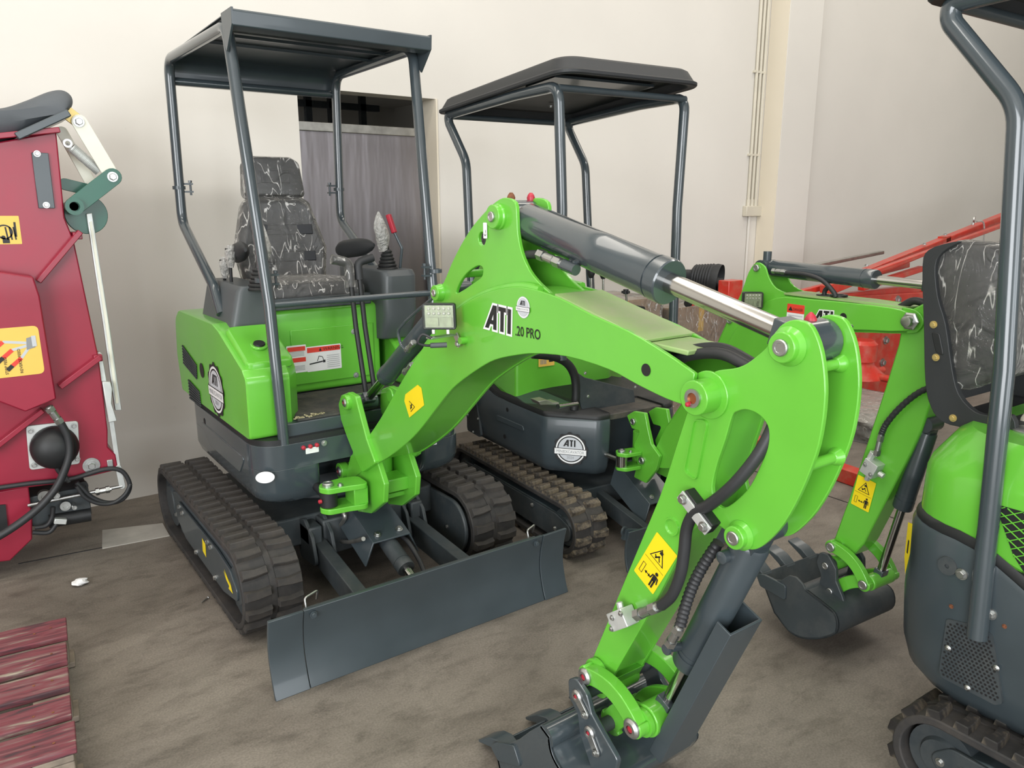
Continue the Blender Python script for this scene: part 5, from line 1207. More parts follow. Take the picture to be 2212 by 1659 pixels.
# ================================================================== machines B and C: two smaller excavators of one kind
B = Fr(2.66, 2.9, -4.5)
CF = Fr(2.455, 0.142, -2.0)
def seam(y):
    t = max(0, min(1, (y-0.34)/0.36)); return 0.615 + 0.135*t*t*(3-2*t)
def small_excavator(root, F, front):
    for sx in (-1, 1):
        x0, x1 = (-0.49, -0.305) if sx < 0 else (0.305, 0.49)
        t, fr = track(root, x0, x1, -0.50, 0.77, 0.285, 38, 0.020, 'lug_dusty' if front else 'lug_mud')
        m = MB(); xo = sx*0.472
        m.prism(fillet([(-0.36, 0.07), (0.58, 0.08), (0.66, 0.14), (0.60, 0.195), (-0.30, 0.195), (-0.42, 0.165), (-0.42, 0.10)], 0.04), 'x', xo-0.006, xo+0.006)
        sp = m.obj('side_plate', 'slate_rough', root, bevel=0.003)
        for y, z in ((-0.30, 0.12), (-0.1, 0.17), (0.45, 0.12), (0.56, 0.15), (0.62, 0.14)): bolt((xo+sx*0.006, y, z), (sx, 0, 0), sp, 1.0)
    m = MB(); m.prism(fillet([(-0.28, -0.22), (0.28, -0.22), (0.28, 0.5), (-0.28, 0.5)], 0.05), 'z', 0.14, 0.24); m.cyl((0, 0.2, 0.24), (0, 0.2, 0.36), 0.19, seg=32); m.obj('undercarriage', 'slate_rough', root, bevel=0.006)
    # lower house with counterweight: plan outline lifted into a seam that climbs at the rear
    HW = 0.42; zl = 0.318 if front else 0.262
    base = [(-HW, -0.105), (-0.235, -0.31), (-0.16, -0.31), (-0.16, -0.10), (0.18, -0.10), (0.18, -0.31), (0.235, -0.31), (HW, -0.105), (HW, 0.885), (-HW, 0.885)]
    fl = fillet(base, [0.07, 0.06, 0.02, 0.02, 0.02, 0.02, 0.06, 0.07, 0.24, 0.24], 9)
    pl_ = []
    for i, p in enumerate(fl):       # extra points along the sides so that the seam can bend
        q = fl[(i+1) % len(fl)]; pl_.append(p); L = (q-p).length; n = int(L/0.05)
        for k in range(1, n): pl_.append(p+(q-p)*(k/n))
    def ring(z, k, dy=0.0):
        return [(p.x*k, 0.2+(p.y-0.2)*k+dy, z(p.y) if callable(z) else z) for p in pl_]
    m = MB(); m.loft([ring(zl, 0.84), ring(zl+0.010, 0.90), ring(zl+0.05, 0.955), ring(zl+0.12, 0.985), ring(0.52, 1.0), ring(lambda y: seam(y)-0.012, 1.0), ring(seam, 0.99)])
    sk = m.obj('counterweight', 'slate', root, ang=40)
    m = MB(); m.loft([ring(lambda y: seam(y)-0.004, 0.985), ring(lambda y: seam(y)+0.010, 0.992), ring(lambda y: seam(y)+0.026, 0.975)]); m.obj('rubber_seam', 'black', root, ang=60)
    # hood: rounded rear cowl
    hp = fillet([(-0.405, 0.17), (0.20, 0.17), (0.405, 0.30), (0.405, 0.870), (-0.405, 0.870)], [0.02, 0.05, 0.05, 0.23, 0.23], 9); hl = []
    for i, p in enumerate(hp):
        q = hp[(i+1) % len(hp)]; hl.append(p); n = int((q-p).length/0.05)
        for k in range(1, n): hl.append(p+(q-p)*(k/n))
    def hring(z, k, ky=None):
        ky = ky or k
        return [(p.x*k, 0.17+(p.y-0.17)*ky, z(p.y) if callable(z) else z) for p in hl]
    m = MB(); m.loft([hring(lambda y: seam(y)+0.022, 1.0), hring(0.90, 1.0, 0.995), hring(0.925, 0.985, 0.985), hring(lambda y: 0.99+0.02*y, 0.90, 0.91), hring(lambda y: 1.012+0.02*y, 0.86, 0.87)])
    hd = m.obj('hood', 'green', root, ang=30)
    m = MB(); m.lathe((-0.20, 0.64, 1.02), (0, 0, 1), [(0, 0.04), (0.010, 0.04), (0.014, 0.034)], 20); m.obj('fuel_cap', 'zinc', hd)
    # mesh vent in the side of the hood: its inner shade painted as a black patch, woven wire over it
    q = CF.YZ([(2150, 1088), (2300, 1130), (2300, 1300), (2228, 1260), (2190, 1200)], -0.405)
    s = Surf((-0.405, 0, 0), (0, -1, 0), (0, 0, 1), 0.002); s.poly([(-a, b) for a, b in q], 'decal_black'); s.obj('vent_shade', hd)
    ys = [p[0] for p in q]; zs = [p[1] for p in q]; m = MB()
    def inside(y, z):
        c = False
        for i in range(len(q)):
            (y1, z1), (y2, z2) = q[i-1], q[i]
            if (z1 > z) != (z2 > z) and y < (y2-y1)*(z-z1)/(z2-z1)+y1: c = not c
        return c
    for sg in (-1, 1):
        k = -0.6
        while k < 1.4:
            run = []
            for i in range(60):
                y = min(ys)+(max(ys)-min(ys))*i/59; z = k + sg*0.62*(y-min(ys)) + min(zs)
                if inside(y, z): run.append((y, z))
            if len(run) > 2: m.tube([(-0.409-0.0005*sg, *run[0]), (-0.409-0.0005*sg, *run[-1])], 0.0016, 5)
            k += 0.024
    w_ = m.obj('wire_mesh', 'green', hd); w_['kind'] = 'stuff'
    # perforated grille low on the counterweight side
    gq = CF.YZ([(2046, 1336), (2120, 1352), (2146, 1372), (2166, 1520), (2150, 1522), (2034, 1462), (2030, 1445)], -HW)
    gf = fillet(gq, 0.01, 3)
    m = MB(); m.prism([(p.x, p.y) for p in gf], 'x', -HW-0.0035, -HW+0.01); g = m.obj('grille_plate', 'slate_rough', sk)
    s = Surf((-HW-0.0035, 0, 0), (0, -1, 0), (0, 0, 1), 0.0008)
    qs = [(p.x, p.y) for p in gf]; q = qs; ys = [p[0] for p in q]; zs = [p[1] for p in q]
    r_ = 0; z = min(zs)+0.006
    while z < max(zs):
        y = min(ys)+(0.0055 if r_ % 2 else 0)
        while y < max(ys):
            if all(inside(y+a, z+b) for a, b in ((0.006, 0), (-0.006, 0), (0, 0.006), (0, -0.006))): s.poly([(-p.x, p.y) for p in circle((y, z), 0.0036, 6)], 'decal_black')
            y += 0.011
        z += 0.0095; r_ += 1
    go = s.obj('grille_hole', g); go['kind'] = 'stuff'
    s = Surf((-HW, 0, 0), (0, -1, 0), (0, 0, 1), 0.0022)
    for u, v in ((2100, 1355), (2048, 1400), (2152, 1443), (2090, 1486)):
        p = CF.P(u, v, x=-HW-0.004); m = MB(); m.lathe(p, (-1, 0, 0), [(0, 0.0085), (0.002, 0.0085), (0.004, 0.006), (0.007, 0.004)], 16); m.obj('rivet', 'zinc', sk)
    for u, v in ((2055, 1310), (2170, 1353)): p = CF.P(u, v, x=-HW); bolt(p, (-1, 0, 0), sk, 0.5, 'rust')
    bolt(CF.P(2140, 1326, x=-HW), (-1, 0, 0), sk, 1.3); bolt(CF.P(2078, 1240, x=-HW), (-1, 0, 0), sk, 1.3)
    p = CF.P(2048, 1222, x=-HW+0.004); m = MB(); m.lathe(p, (-1, 0, 0), [(0, 0.026), (0.006, 0.025), (0.006, 0.006), (0.001, 0.006)], 24); m.obj('lifting_eye', 'slate_rough', sk)
    p = CF.P(1972, 1165, x=-HW+0.06); s = Surf((-0.372, 0.835, 0.68), (-0.72, -0.70, 0)[:2]+(0,), (0, 0, 1), 0.012)
    s = Surf((-0.362, 0.829, 0.655), (-0.70, -0.72, 0), (0, 0, 1), 0.010); s.poly([(-0.015, 0.075), (0.02, 0.085), (0.03, 0.0), (0.012, -0.075), (-0.01, -0.03)], 'decal_yellow'); s.rect(0.004, -0.01, 0.014, 0.03, 'decal_black', 1); s.obj('warning_decal', sk, 'yellow sticker')
    # seat: black moulded shell, cushion under clear wrap
    sx = -0.215
    sh = CF.YZ([(1997, 575), (2010, 540), (2055, 524), (2075, 523), (2040, 545), (2025, 575), (2030, 640), (2047, 700), (2060, 790), (2075, 850), (2110, 888), (2150, 897), (2190, 897), (2190, 938), (2100, 925), (2040, 910), (2014, 875), (2003, 820), (2000, 700)], sx)
    so = spline(sh, 3, True)
    m = MB(); m.prism(so, 'x', sx-0.012, sx+0.010); m.prism(so, 'x', -sx-0.010, -sx+0.012)
    bk = CF.YZ([(2014, 875), (2003, 820), (2000, 700), (1997, 575), (2010, 540)], sx); bb = spline(bk, 4)
    m.loft([[(sx, p.x-0.004, p.y), (-sx, p.x-0.004, p.y), (-sx, p.x-0.014, p.y), (sx, p.x-0.014, p.y)] for p in bb])
    bt_ = CF.YZ([(2040, 910), (2100, 925), (2190, 938)], sx); m.loft([[(sx, p.x, p.y+0.004), (-sx, p.x, p.y+0.004), (-sx, p.x, p.y+0.02), (sx, p.x, p.y+0.02)] for p in [Vector(q) for q in bt_]])
    st = m.obj('seat_shell', 'black_plastic', root, bevel=0.005)
    for u, v in ((2017, 701), (2022, 772), (2059, 903)): bolt(CF.P(u, v, x=sx-0.013), (-1, 0, 0), st, 0.9, 'brass')
    e = fillet(CF.YZ([(2012, 715), (2030, 720), (2040, 770), (2022, 760)], sx-0.012), 0.008, 3); m = MB(); m.prism(e, 'x', sx-0.015, sx-0.010); m.obj('pressed_slot', 'black', st, bevel=0.002)
    cs = CF.YZ([(2012, 560), (2030, 538), (2080, 524), (2150, 535), (2172, 590), (2180, 680), (2172, 800), (2150, 820), (2085, 838), (2062, 832), (2055, 770), (2040, 690), (2022, 620)], sx+0.02)
    co = spline(cs, 3, True)
    m = MB(); ctr = sum(co, Vector((0, 0)))/len(co)
    wv = lambda i, k: 1+0.012*math.sin(i*1.7+k*2.1)
    m.loft([[(x, ctr.x+(p.x-ctr.x)*k, ctr.y+(p.y-ctr.y)*k) for i, p in enumerate(co)] for x, k in ((sx+0.012, 0.86), (sx+0.02, 0.97), (sx+0.06, 1.0), (-0.10, 0.97), (-0.08, 0.90), (0.08, 0.90), (0.10, 0.97), (-sx-0.06, 1.0), (-sx-0.02, 0.97), (-sx-0.012, 0.86))])
    cu = m.obj('seat_cushion', 'seat_vinyl', st, ang=50)
    m = MB(); m.loft([[(x, ctr.x+(p.x-ctr.x)*k*wv(i, x*40), ctr.y+(p.y-ctr.y)*k*wv(i, x*40)) for i, p in enumerate(co)] for x, k in ((sx+0.004, 0.90), (sx+0.014, 1.0), (sx+0.05, 1.035), (-0.10, 1.0), (0, 0.985), (0.10, 1.0), (-sx-0.05, 1.035), (-sx-0.014, 1.0), (-sx-0.004, 0.9))]); m.obj('plastic_wrap', 'film', st, ang=60)
    q = CF.P(2200, 960, x=-0.10); m = MB(); m.box((0.0, 0.50, 1.02), (0.36, 0.22, 0.07)); m.obj('seat_mount', 'black', root, bevel=0.005)
    m = MB(); m.box((0.04, 0.45, 1.005), (0.34, 0.50, 0.10)); m.obj('battery_cover', 'cream_plastic', root, bevel=0.02)
    # canopy
    for s_ in (-1, 1):
        post = fillet([(s_*0.353, -0.158, 0.90), (s_*0.353, -0.147, 1.6), (s_*0.377, -0.143, 2.128), (s_*0.385, 0.2, 2.128), (s_*0.405, 0.872, 2.100), (s_*0.405, 0.872, 2.06), (s_*0.397, 0.690, 1.845), (s_*0.405, 0.635, 1.22), (s_*0.444, 0.590, 0.52)], [0, 0, 0.07, 0, 0.04, 0.10, 0.16, 0, 0], 6, False)
        m = MB(); m.tube(post, 0.0245, 16); po = m.obj('canopy_post', 'slate_gloss', root)
    m = MB(); m.cyl((-0.377, -0.143, 2.12), (0.377, -0.143, 2.12), 0.016, seg=12); m.obj('cross_tube', 'slate', root); m = MB(); m.cyl((-0.40, 0.85, 2.09), (0.40, 0.85, 2.09), 0.016, seg=12); m.obj('cross_tube', 'slate', root)
    ro = fillet([(-0.455, 0.925), (0.455, 0.925), (0.415, -0.235), (-0.415, -0.235)], [0.05, 0.05, 0.11, 0.11], 8)
    zz = lambda y: 2.106+(0.9-y)*0.058
    def rr(k, dz): return [(p.x*k, 0.345+(p.y-0.345)*k, zz(p.y)+dz) for p in ro]
    m = MB(); m.loft([rr(0.88, 0.045), rr(0.90, 0.040), rr(0.935, 0.004), rr(0.99, 0.0), rr(1.0, 0.006), rr(1.0, 0.018), rr(0.975, 0.026), rr(0.93, 0.070), rr(0.90, 0.080), rr(0.5, 0.088)]); rf = m.obj('canopy_roof', 'black_plastic', root, ang=28)
    m = MB(); m.loft([[(x, y, zz(y)+0.03) for x in (-0.30, 0.30)]+[(x, y, zz(y)+0.042) for x in (0.30, -0.30)] for y in (0.0, 0.25)]); m.obj('roof_stiffener', 'slate', rf)
    for x, y in ((0.33, 0.22), (0.1, 0.62)): bolt((x, y, zz(y)+0.03), (0, 0, -1), rf, 1.0)
    if not front: return
    # ---------------- floor, levers, front guard: seen between the posts of the big machine
    m = MB(); m.prism(fillet([(-0.40, -0.09), (-0.222, -0.285), (0.222, -0.285), (0.40, -0.09), (0.40, 0.20), (-0.40, 0.20)], 0.03), 'z', 0.60, 0.630); m.obj('floor_mat', 'mat_rubber', root, bevel=0.003)
    q = F.XZ([(1232, 795), (1262, 815), (1368, 842), (1373, 888), (1262, 892), (1255, 880)], -0.16)
    m = MB(); m.prism(q, 'y', -0.165, -0.155); fg = m.obj('front_guard', 'slate_rough', root, bevel=0.003)
    for u, v in ((1264, 806), (1270, 856), (1372, 836)): bolt(F.P(u, v, y=-0.166), (0, -1, 0), fg, 0.7)
    m = MB(); m.tube(spline(F.L([(1150, 765), (1195, 770), (1225, 785), (1241, 812), (1244, 850), (1240, 885)], y=-0.155), 5), 0.021, 12); m.obj('lever_column', 'black', root)
    m = MB(); m.prism(F.XZ([(1160, 866), (1180, 863), (1192, 869), (1205, 868), (1206, 873), (1165, 874)], -0.22), 'y', -0.23, -0.16); m.obj('pedal', 'steel', root, bevel=0.002)
    m = MB(); m.cyl(F.P(1205, 878, y=-0.24), F.P(1246, 872, y=-0.20), 0.012, seg=14); m.obj('pedal_shaft', 'chrome', root)
    for (u0, v0), (u1, v1) in (((1280, 640), (1277, 588)), ((1306, 645), (1303, 590))):
        a, b = F.P(u0, v0, y=0.10), F.P(u1, v1, y=0.10); m = MB(); m.cyl(a-Vector((0, 0, 0.25)), b, 0.006, seg=10); o = m.obj('control_lever', 'chrome', root)
        m = MB(); m.lathe(b-Vector((0, 0, 0.03)), (0, 0, 1), [(0, 0.010), (0.02, 0.020), (0.05, 0.021), (0.066, 0.012)], 16); m.obj('knob', 'black', o)
    a, b = F.P(1357, 650, y=-0.05), F.P(1352, 630, y=-0.05); m = MB(); m.cyl(a-Vector((0, 0, 0.06)), b, 0.006, seg=10); o = m.obj('control_lever', 'chrome', root)
    m = MB()
    for i in range(5):
        k = 2*PI*i/5; m.lathe(b+Vector((0.014*math.cos(k), 0.014*math.sin(k), -0.008)), (0, 0, 1), [(0, 0.009), (0.012, 0.009)], 10)
    m.cyl(b-Vector((0, 0, 0.012)), b+Vector((0, 0, 0.012)), 0.014, seg=12); m.obj('star_knob', 'black', o)
    m = MB(); m.prism(fillet(F.XZ([(1330, 652), (1392, 662), (1400, 690), (1440, 690), (1440, 710), (1332, 700)], -0.05), 0.01, 3), 'y', -0.055, 0.22); m.obj('lever_console', 'black', root, bevel=0.004)
    s = Surf(F.P(1163, 793, y=0.165), (1, 0, 0), (0, 0, 1)); s.rect(0, 0, 0.10, 0.07, 'decal_amber', 0, 0.004); s.rect(0.01, 0.045, 0.05, 0.055, 'decal_black', 1)
    for i in range(4): s.rect(0.012+i*0.010, 0.012, 0.018+i*0.010, 0.036, 'decal_text_grey', 1)
    s.rect(0.065, 0.02, 0.09, 0.06, 'decal_black', 1); s.obj('notice_decal', hd, 'amber notice')
    s = Surf(Vector((-0.3275, -0.2075, F.P(1193, 953, x=-0.33).z)), (0.185, -0.205, 0), (0, 0, 1), 0.003); badge(s, (0, 0), 0.070); s.obj('badge_decal', sk, 'round pale company badge with ribbon')
    for u, v in ((1096, 885), (1090, 943)): p = F.P(u, v, x=-HW); s = Surf(p, (0, -1, 0), (0, 0, 1)); s.poly(circle((0, 0), 0.012, 14), 'decal_black'); s.obj('hole', sk)  # holes drawn as black discs, their shade in the colour
    q = F.YZ([(1072, 895), (1130, 920), (1133, 932), (1075, 908)], -HW); m = MB(); m.prism(fillet(q, 0.008, 3), 'x', -HW-0.004, -HW+0.002); m.obj('pressed_relief', 'slate', sk, bevel=0.002)
    # swing bracket and clevis
    xb = 0.068
    bp_ = F.YZ([(1357, 897), (1372, 888), (1396, 892), (1402, 925), (1410, 960), (1428, 985), (1420, 1015), (1398, 1043), (1372, 1030), (1380, 1000), (1372, 960), (1385, 930), (1368, 925)], -xb)
    m = MB()
    for sg in (-1, 1): m.prism(fillet(bp_, 0.008, 3), 'x', sg*xb-0.010, sg*xb+0.010)
    c0 = F.P(1392, 990, x=-xb); m.box((0, c0.y+0.03, c0.z), (2*xb, 0.07, 0.04)); m.cyl((0, c0.y+0.10, c0.z-0.06), (0, c0.y+0.10, c0.z+0.10), 0.045, seg=20)
    ear = fillet([(-xb, c0.y), (-xb, c0.y+0.08), (-0.17, c0.y+0.095), (-0.195, c0.y+0.05), (-0.17, c0.y+0.01)], 0.025, 5)
    for dz in (0.025, -0.045): m.prism(ear, 'z', c0.z+dz-0.009, c0.z+dz+0.009)
    brk2 = m.obj('swing_bracket', 'green', root, bevel=0.003); pin_head((-0.165, c0.y+0.052, c0.z+0.034), (0, 0, 1), brk2, 0.9); bolt((-0.13, c0.y+0.03, c0.z+0.034), (0, 0, 1), brk2, 0.8)
    m = MB(); m.cyl((-0.165, c0.y+0.052, c0.z-0.036), (-0.165, c0.y+0.052, c0.z+0.016), 0.028, seg=18); m.cyl((-0.165, c0.y+0.06, c0.z-0.01), (-0.19, c0.y+0.19, c0.z+0.0), 0.013, seg=14); m.obj('swing_cylinder', 'chrome', root)
    m = MB(); m.cyl((-0.185, c0.y+0.16, c0.z), (-0.21, c0.y+0.36, c0.z+0.01), 0.03, seg=18); m.obj('cylinder_barrel', 'black', root)
    ft = F.P(1391, 994, x=-xb); pin_head((-xb-0.010, ft.y, ft.z), (-1, 0, 0), brk2, 0.9)
    t_ = F.P(1372, 910, x=-xb); pin_head((-xb-0.010, t_.y, t_.z), (-1, 0, 0), brk2, 0.8)
    # boom
    XB_ = 0.055
    o_ = [(1410, 985), (1440, 920), (1500, 830), (1545, 750), (1572, 690), (1600, 635), (1617, 588), (1634, 567), (1652, 576), (1660, 598), (1676, 622), (1710, 636), (1760, 640), (1850, 650), (1950, 664), (1980, 672), (1995, 692), (1985, 713), (1960, 721), (1840, 718), (1745, 724), (1690, 745), (1645, 790), (1585, 870), (1525, 950), (1475, 1003), (1432, 1012), (1413, 1003)]
    oo = spline(F.YZ(o_, -XB_), 3, True); m = MB(); m.prism(oo, 'x', -XB_, -XB_+0.008); m.prism(oo, 'x', XB_-0.008, XB_)
    tp_ = [Vector(q) for q in F.YZ([(1695, 634), (1760, 642), (1850, 652), (1950, 667)], -XB_)]
    m.loft([[(-XB_, p.x, p.y+0.001), (XB_, p.x, p.y+0.001), (XB_, p.x, p.y-0.010), (-XB_, p.x, p.y-0.010)] for p in tp_])
    lw_ = [Vector(q) for q in F.YZ([(1960, 721), (1840, 718), (1745, 724), (1690, 745), (1645, 790), (1585, 870), (1525, 950), (1475, 1003)], -XB_)]
    m.loft([[(-XB_, p.x, p.y), (XB_, p.x, p.y), (XB_, p.x, p.y+0.010), (-XB_, p.x, p.y+0.010)] for p in lw_])
    up_ = [Vector(q) for q in F.YZ([(1440, 920), (1500, 830), (1545, 750), (1572, 690)], -XB_)]
    m.loft([[(-XB_, p.x, p.y), (XB_, p.x, p.y), (XB_, p.x-0.008, p.y), (-XB_, p.x-0.008, p.y)] for p in up_])
    bm_ = m.obj('boom', 'green', root, bevel=0.002, ang=32)
    # raised flank below the gusset
    fl_ = spline(F.YZ([(1565, 760), (1590, 715), (1630, 670), (1680, 643), (1740, 645), (1850, 655), (1950, 669), (1975, 690), (1960, 715), (1840, 712), (1740, 717), (1680, 738), (1630, 785), (1590, 835), (1550, 870), (1530, 850)], -XB_), 3, True)
    m = MB(); m.prism(fl_, 'x', -XB_-0.008, -XB_); m.prism(fl_, 'x', XB_, XB_+0.008); m.obj('boom_side', 'green', bm_, bevel=0.003)
    tp2 = [tp_[0]+Vector((0, 0.004)), tp_[-1]+Vector((0, 0.004))]
    m = MB(); m.loft([[(-XB_-0.004, p.x, p.y-0.003), (XB_+0.004, p.x, p.y-0.003), (XB_+0.004, p.x, p.y+0.003), (-XB_-0.004, p.x, p.y+0.003)] for p in tp_]); m.obj('top_plate', 'green_dusty', bm_)
    bt2, lp3, pv2 = F.P(1635, 579, x=-XB_), F.P(1577, 692, x=-XB_), F.P(1971, 693, x=-XB_)
    for c, k in ((bt2, 0.68), (lp3, 0.68)): pin_head((-XB_, c.y, c.z), (-1, 0, 0), bm_, k)
    m = MB(); m.lathe((-XB_-0.008, pv2.y, pv2.z), (-1, 0, 0), [(0, 0.030), (0.008, 0.030), (0.011, 0.024)], 6); m.lathe((-XB_-0.018, pv2.y, pv2.z), (-1, 0, 0), [(0, 0.018), (0.02, 0.017), (0.022, 0.010)], 20); m.obj('pivot_bolt', 'zinc', bm_, ang=25)
    c = F.P(1825, 684, x=-XB_); s = Surf((-XB_-0.008, c.y, c.z), (0, -1, 0), (0, 0, 1)); s.poly(circle((0, 0), 0.0135, 18), 'decal_black'); s.obj('side_hole_shade', bm_)  # flat black disc for the dark of the hole
    s = Surf(F.P(1699, 691, x=-XB_-0.008), (0, -1, 0), (0, 0, 1)); k = (F.P(1737, 691, x=-XB_-0.008)-s.O).length*0.98; h = 0.062
    s.rect(0, 0, k, h, 'decal_white', 0, 0.002); s.rect(0, h*0.48, k, h, 'decal_red', 1, 0.002); s.text('DANGER', k*0.36, h*0.62, h*0.16, 'decal_black', 2, width=k*0.56); s.poly([(k*0.08, h*0.60), (k*0.34, h*0.60), (k*0.21, h*0.86)], 'decal_black', 2)
    for i in range(2): s.line((k*0.08, h*(0.15+0.17*i)), (k*0.92, h*(0.15+0.17*i)), h*0.07, 'decal_grey', 1)
    s.obj('danger_decal', bm_, 'red and white danger sticker')
    s, k = px_surf(F, (1757, 696), (1802, 700), -XB_-0.008); logo(s, 0, 0, k/1.95, 0, 'decal_black', 'decal_white', 0.09); s.obj('lettering', bm_, 'black letters with white outline')
    s, k = px_surf(F, (1806, 706), (1845, 710), -XB_-0.008); s.text('PRO', 0, 0, 0.014, 'decal_white', 0, width=k*0.97, bold=0.05); s.text('PRO', 0, 0, 0.014, 'decal_black', 1, width=k*0.97, bold=0.0); s.obj('lettering', bm_, 'PRO letters')
    s, k = px_surf(F, (1800, 716), (1880, 717), -XB_-0.008)
    # lamp
    q = F.P(1627, 649, x=-XB_-0.06); work_lamp(root, q, Vector((0.80, -0.60, 0)), (0, 0.02, 1), 0.075, 0.062)
    m = MB(); m.bar(q-Vector((0, 0, 0.045)), Vector((-XB_, q.y+0.01, q.z-0.045)), 0.02, 0.005); m.obj('lamp_mount', 'zinc', root)
    # arm cylinder and its hoses
    a0, a1 = Vector((0, bt2.y, bt2.z)), F.P(1893, 607, x=0); a2 = F.P(2030, 619, x=0)
    cy = ram(root, a0, a1, a2, 0.032, 0.0155, half=0.038, eye=0.030, name='arm_cylinder', seg=24)
    m = MB(); m.cyl(a0+Vector((0, 0.0, 0.02)), a0+Vector((0, 0.0, 0.062)), 0.016, seg=14); m.obj('port', 'slate', cy)
    p = F.L([(1668, 585), (1700, 588)], x=-0.035); fitting(root, p[0], p[1], 0.009); p = F.L([(1698, 589), (1740, 593), (1775, 605), (1800, 630), (1806, 642)], x=-0.036); hose(root, p, 0.0085)
    for u in (1782, 1812):
        p = F.P(u, 640, x=0); m = MB(); m.ringx(p+Vector((0, 0, 0.0)), (0, 0, 1), 0.030, 0.016, 0.006, 20); m.obj('grommet', 'black', bm_)
    hose(root, F.L([(1790, 620), (1782, 628), (1780, 642)], x=0.0), 0.0085); hose(root, F.L([(1945, 664), (1975, 650), (2010, 660)], x=0.0), 0.013)
    # dipper
    XD_ = 0.045
    o_ = [(1945, 715), (1962, 672), (1985, 660), (2030, 640), (2040, 650), (2042, 700), (2035, 790), (2015, 855), (1990, 930), (1968, 978), (1865, 1176), (1843, 1200), (1810, 1205), (1795, 1190), (1800, 1168), (1834, 1075), (1914, 830), (1940, 745)]
    oo = fillet(F.YZ(o_, -XD_), 0.010, 3); m = MB(); m.prism(oo, 'x', -XD_, XD_); dp_ = m.obj('dipper_arm', 'green', root, bevel=0.006)
    e = F.L([(1940, 745), (1914, 830), (1834, 1075), (1806, 1160)], x=-XD_)
    lk_, bp2, ln, b22 = (F.P(*q, x=-XD_) for q in ((1811, 1176), (1800, 1216), (1881, 1257), (1809, 1271)))
    K = [Vector((0, q.y, q.z)) for q in (lk_, bp2, ln, b22)]
    m = MB(); m.cyl((-0.052, K[0].y, K[0].z), (0.052, K[0].y, K[0].z), 0.024, seg=20); m.cyl((-0.048, K[1].y, K[1].z), (0.048, K[1].y, K[1].z), 0.028, seg=20); m.obj('arm_boss', 'green', dp_)
    al = arc_link(K[0], K[2], -0.024, 0.040, 0, 0)
    for sg in (-1, 1):
        m = MB(); m.prism(al, 'x', sg*0.088 if sg > 0 else -0.088, sg*0.064); m.obj('tipping_link', 'green', root, bevel=0.003)
        for q in (K[0], K[2]): pin_head((sg*0.086, q.y, q.z), (sg, 0, 0), root, 0.85)
    m = MB()
    hl2 = arc_link(K[2], K[3], 0.014, 0.046, 0, 0)
    for sg in (-1, 1): m.prism(hl2, 'x', sg*0.036 if sg > 0 else -0.058, 0.058 if sg > 0 else -0.036)
    m.cyl((-0.062, K[2].y, K[2].z), (0.062, K[2].y, K[2].z), 0.028, seg=20); m.obj('bucket_link', 'green', root, bevel=0.003)
    c0_, c1_ = F.P(2010, 915, x=0), F.P(1955, 1100, x=0); cyl_ = ram(root, c0_, c1_, K[2], 0.031, 0.0145, half=0.034, name='bucket_cylinder', seg=24, mat='slate')
    s = Surf(F.P(1839, 1087, x=-XD_), F.P(1877, 1107, x=-XD_)-F.P(1839, 1087, x=-XD_), F.P(1860, 1030, x=-XD_)-F.P(1839, 1087, x=-XD_), 0.003); k = (F.P(1877, 1107, x=-XD_)-s.O).length
    keep_clear(s, k, (F.P(1861, 1028, x=-XD_)-s.O).length); s.obj('warning_decal', dp_, 'tall yellow keep-clear sticker')
    v = F.P(1884, 1010, x=-XD_-0.022); m = MB(); m.box(v, (0.045, 0.05, 0.055), Matrix.Rotation(0.35, 3, 'X')); m.cyl(v+Vector((0, 0.012, 0.03)), v+Vector((0, 0.002, 0.055)), 0.012, seg=6); m.cyl(v-Vector((0, -0.01, 0.03)), v-Vector((0, -0.015, 0.05)), 0.010, seg=6); m.cyl(v+Vector((-0.005, -0.03, -0.01)), v+Vector((-0.005, -0.048, -0.016)), 0.010, seg=6)
    vv = m.obj('shutoff_valve', 'galvanised', dp_, bevel=0.001); bolt(v+Vector((-0.024, 0.012, 0.012)), (-1, 0, 0), dp_, 0.6); bolt(v+Vector((-0.024, -0.012, -0.018)), (-1, 0, 0), dp_, 0.6)
    bolt(F.P(1960, 1003, x=0.02), (0, -1, 0.3), dp_, 1.0)
    fitting(root, F.P(1893, 985, x=-XD_-0.02), F.P(1905, 935, x=-XD_-0.02), 0.010)
    p = F.L([(1904, 938), (1915, 915), (1945, 880), (1985, 848), (2030, 830)], x=-XD_-0.02); pts = spline(p, 14); m = MB(); m.tube(pts, [0.0095+(0.0014 if i % 3 == 0 else 0) for i in range(len(pts))], 10); m.obj('spiral_hose', 'hose', root)
    for dx in (0, 0.018): fitting(root, F.P(1982, 945, x=-0.02+dx), F.P(1996, 905, x=-0.02+dx), 0.008)
    tb = F.P(1640, 1240, x=-0.17); bucket(root, F, K[1], K[3], 0.17, Vector((0, tb.y, tb.z)), 'slate_rough', 'slate', 3, 0.080, None, False, 0.86)
    # blade, its cylinder cover
    e = F.P(1338, 1185, y=-0.66); xl = e.x
    m = MB(); pr = [(-0.690, 0.02), (-0.672, 0.08), (-0.672, 0.15), (-0.688, 0.215)]; pp2 = spline(pr, 4); m.prism(pp2+[Vector((p.x+0.012, p.y)) for p in reversed(pp2)], 'x', xl+0.03, 0.36); bd = m.obj('dozer_blade', 'slate', root, bevel=0.002)
    m = MB(); m.ringx((xl+0.02, -0.66, 0.215), (0.3, -1, 0), 0.022, 0.012, 0.008, 20); m.bar((xl+0.02, -0.66, 0.2), (xl+0.10, -0.665, 0.18), 0.02, 0.05); m.obj('lifting_ring', 'slate', bd)
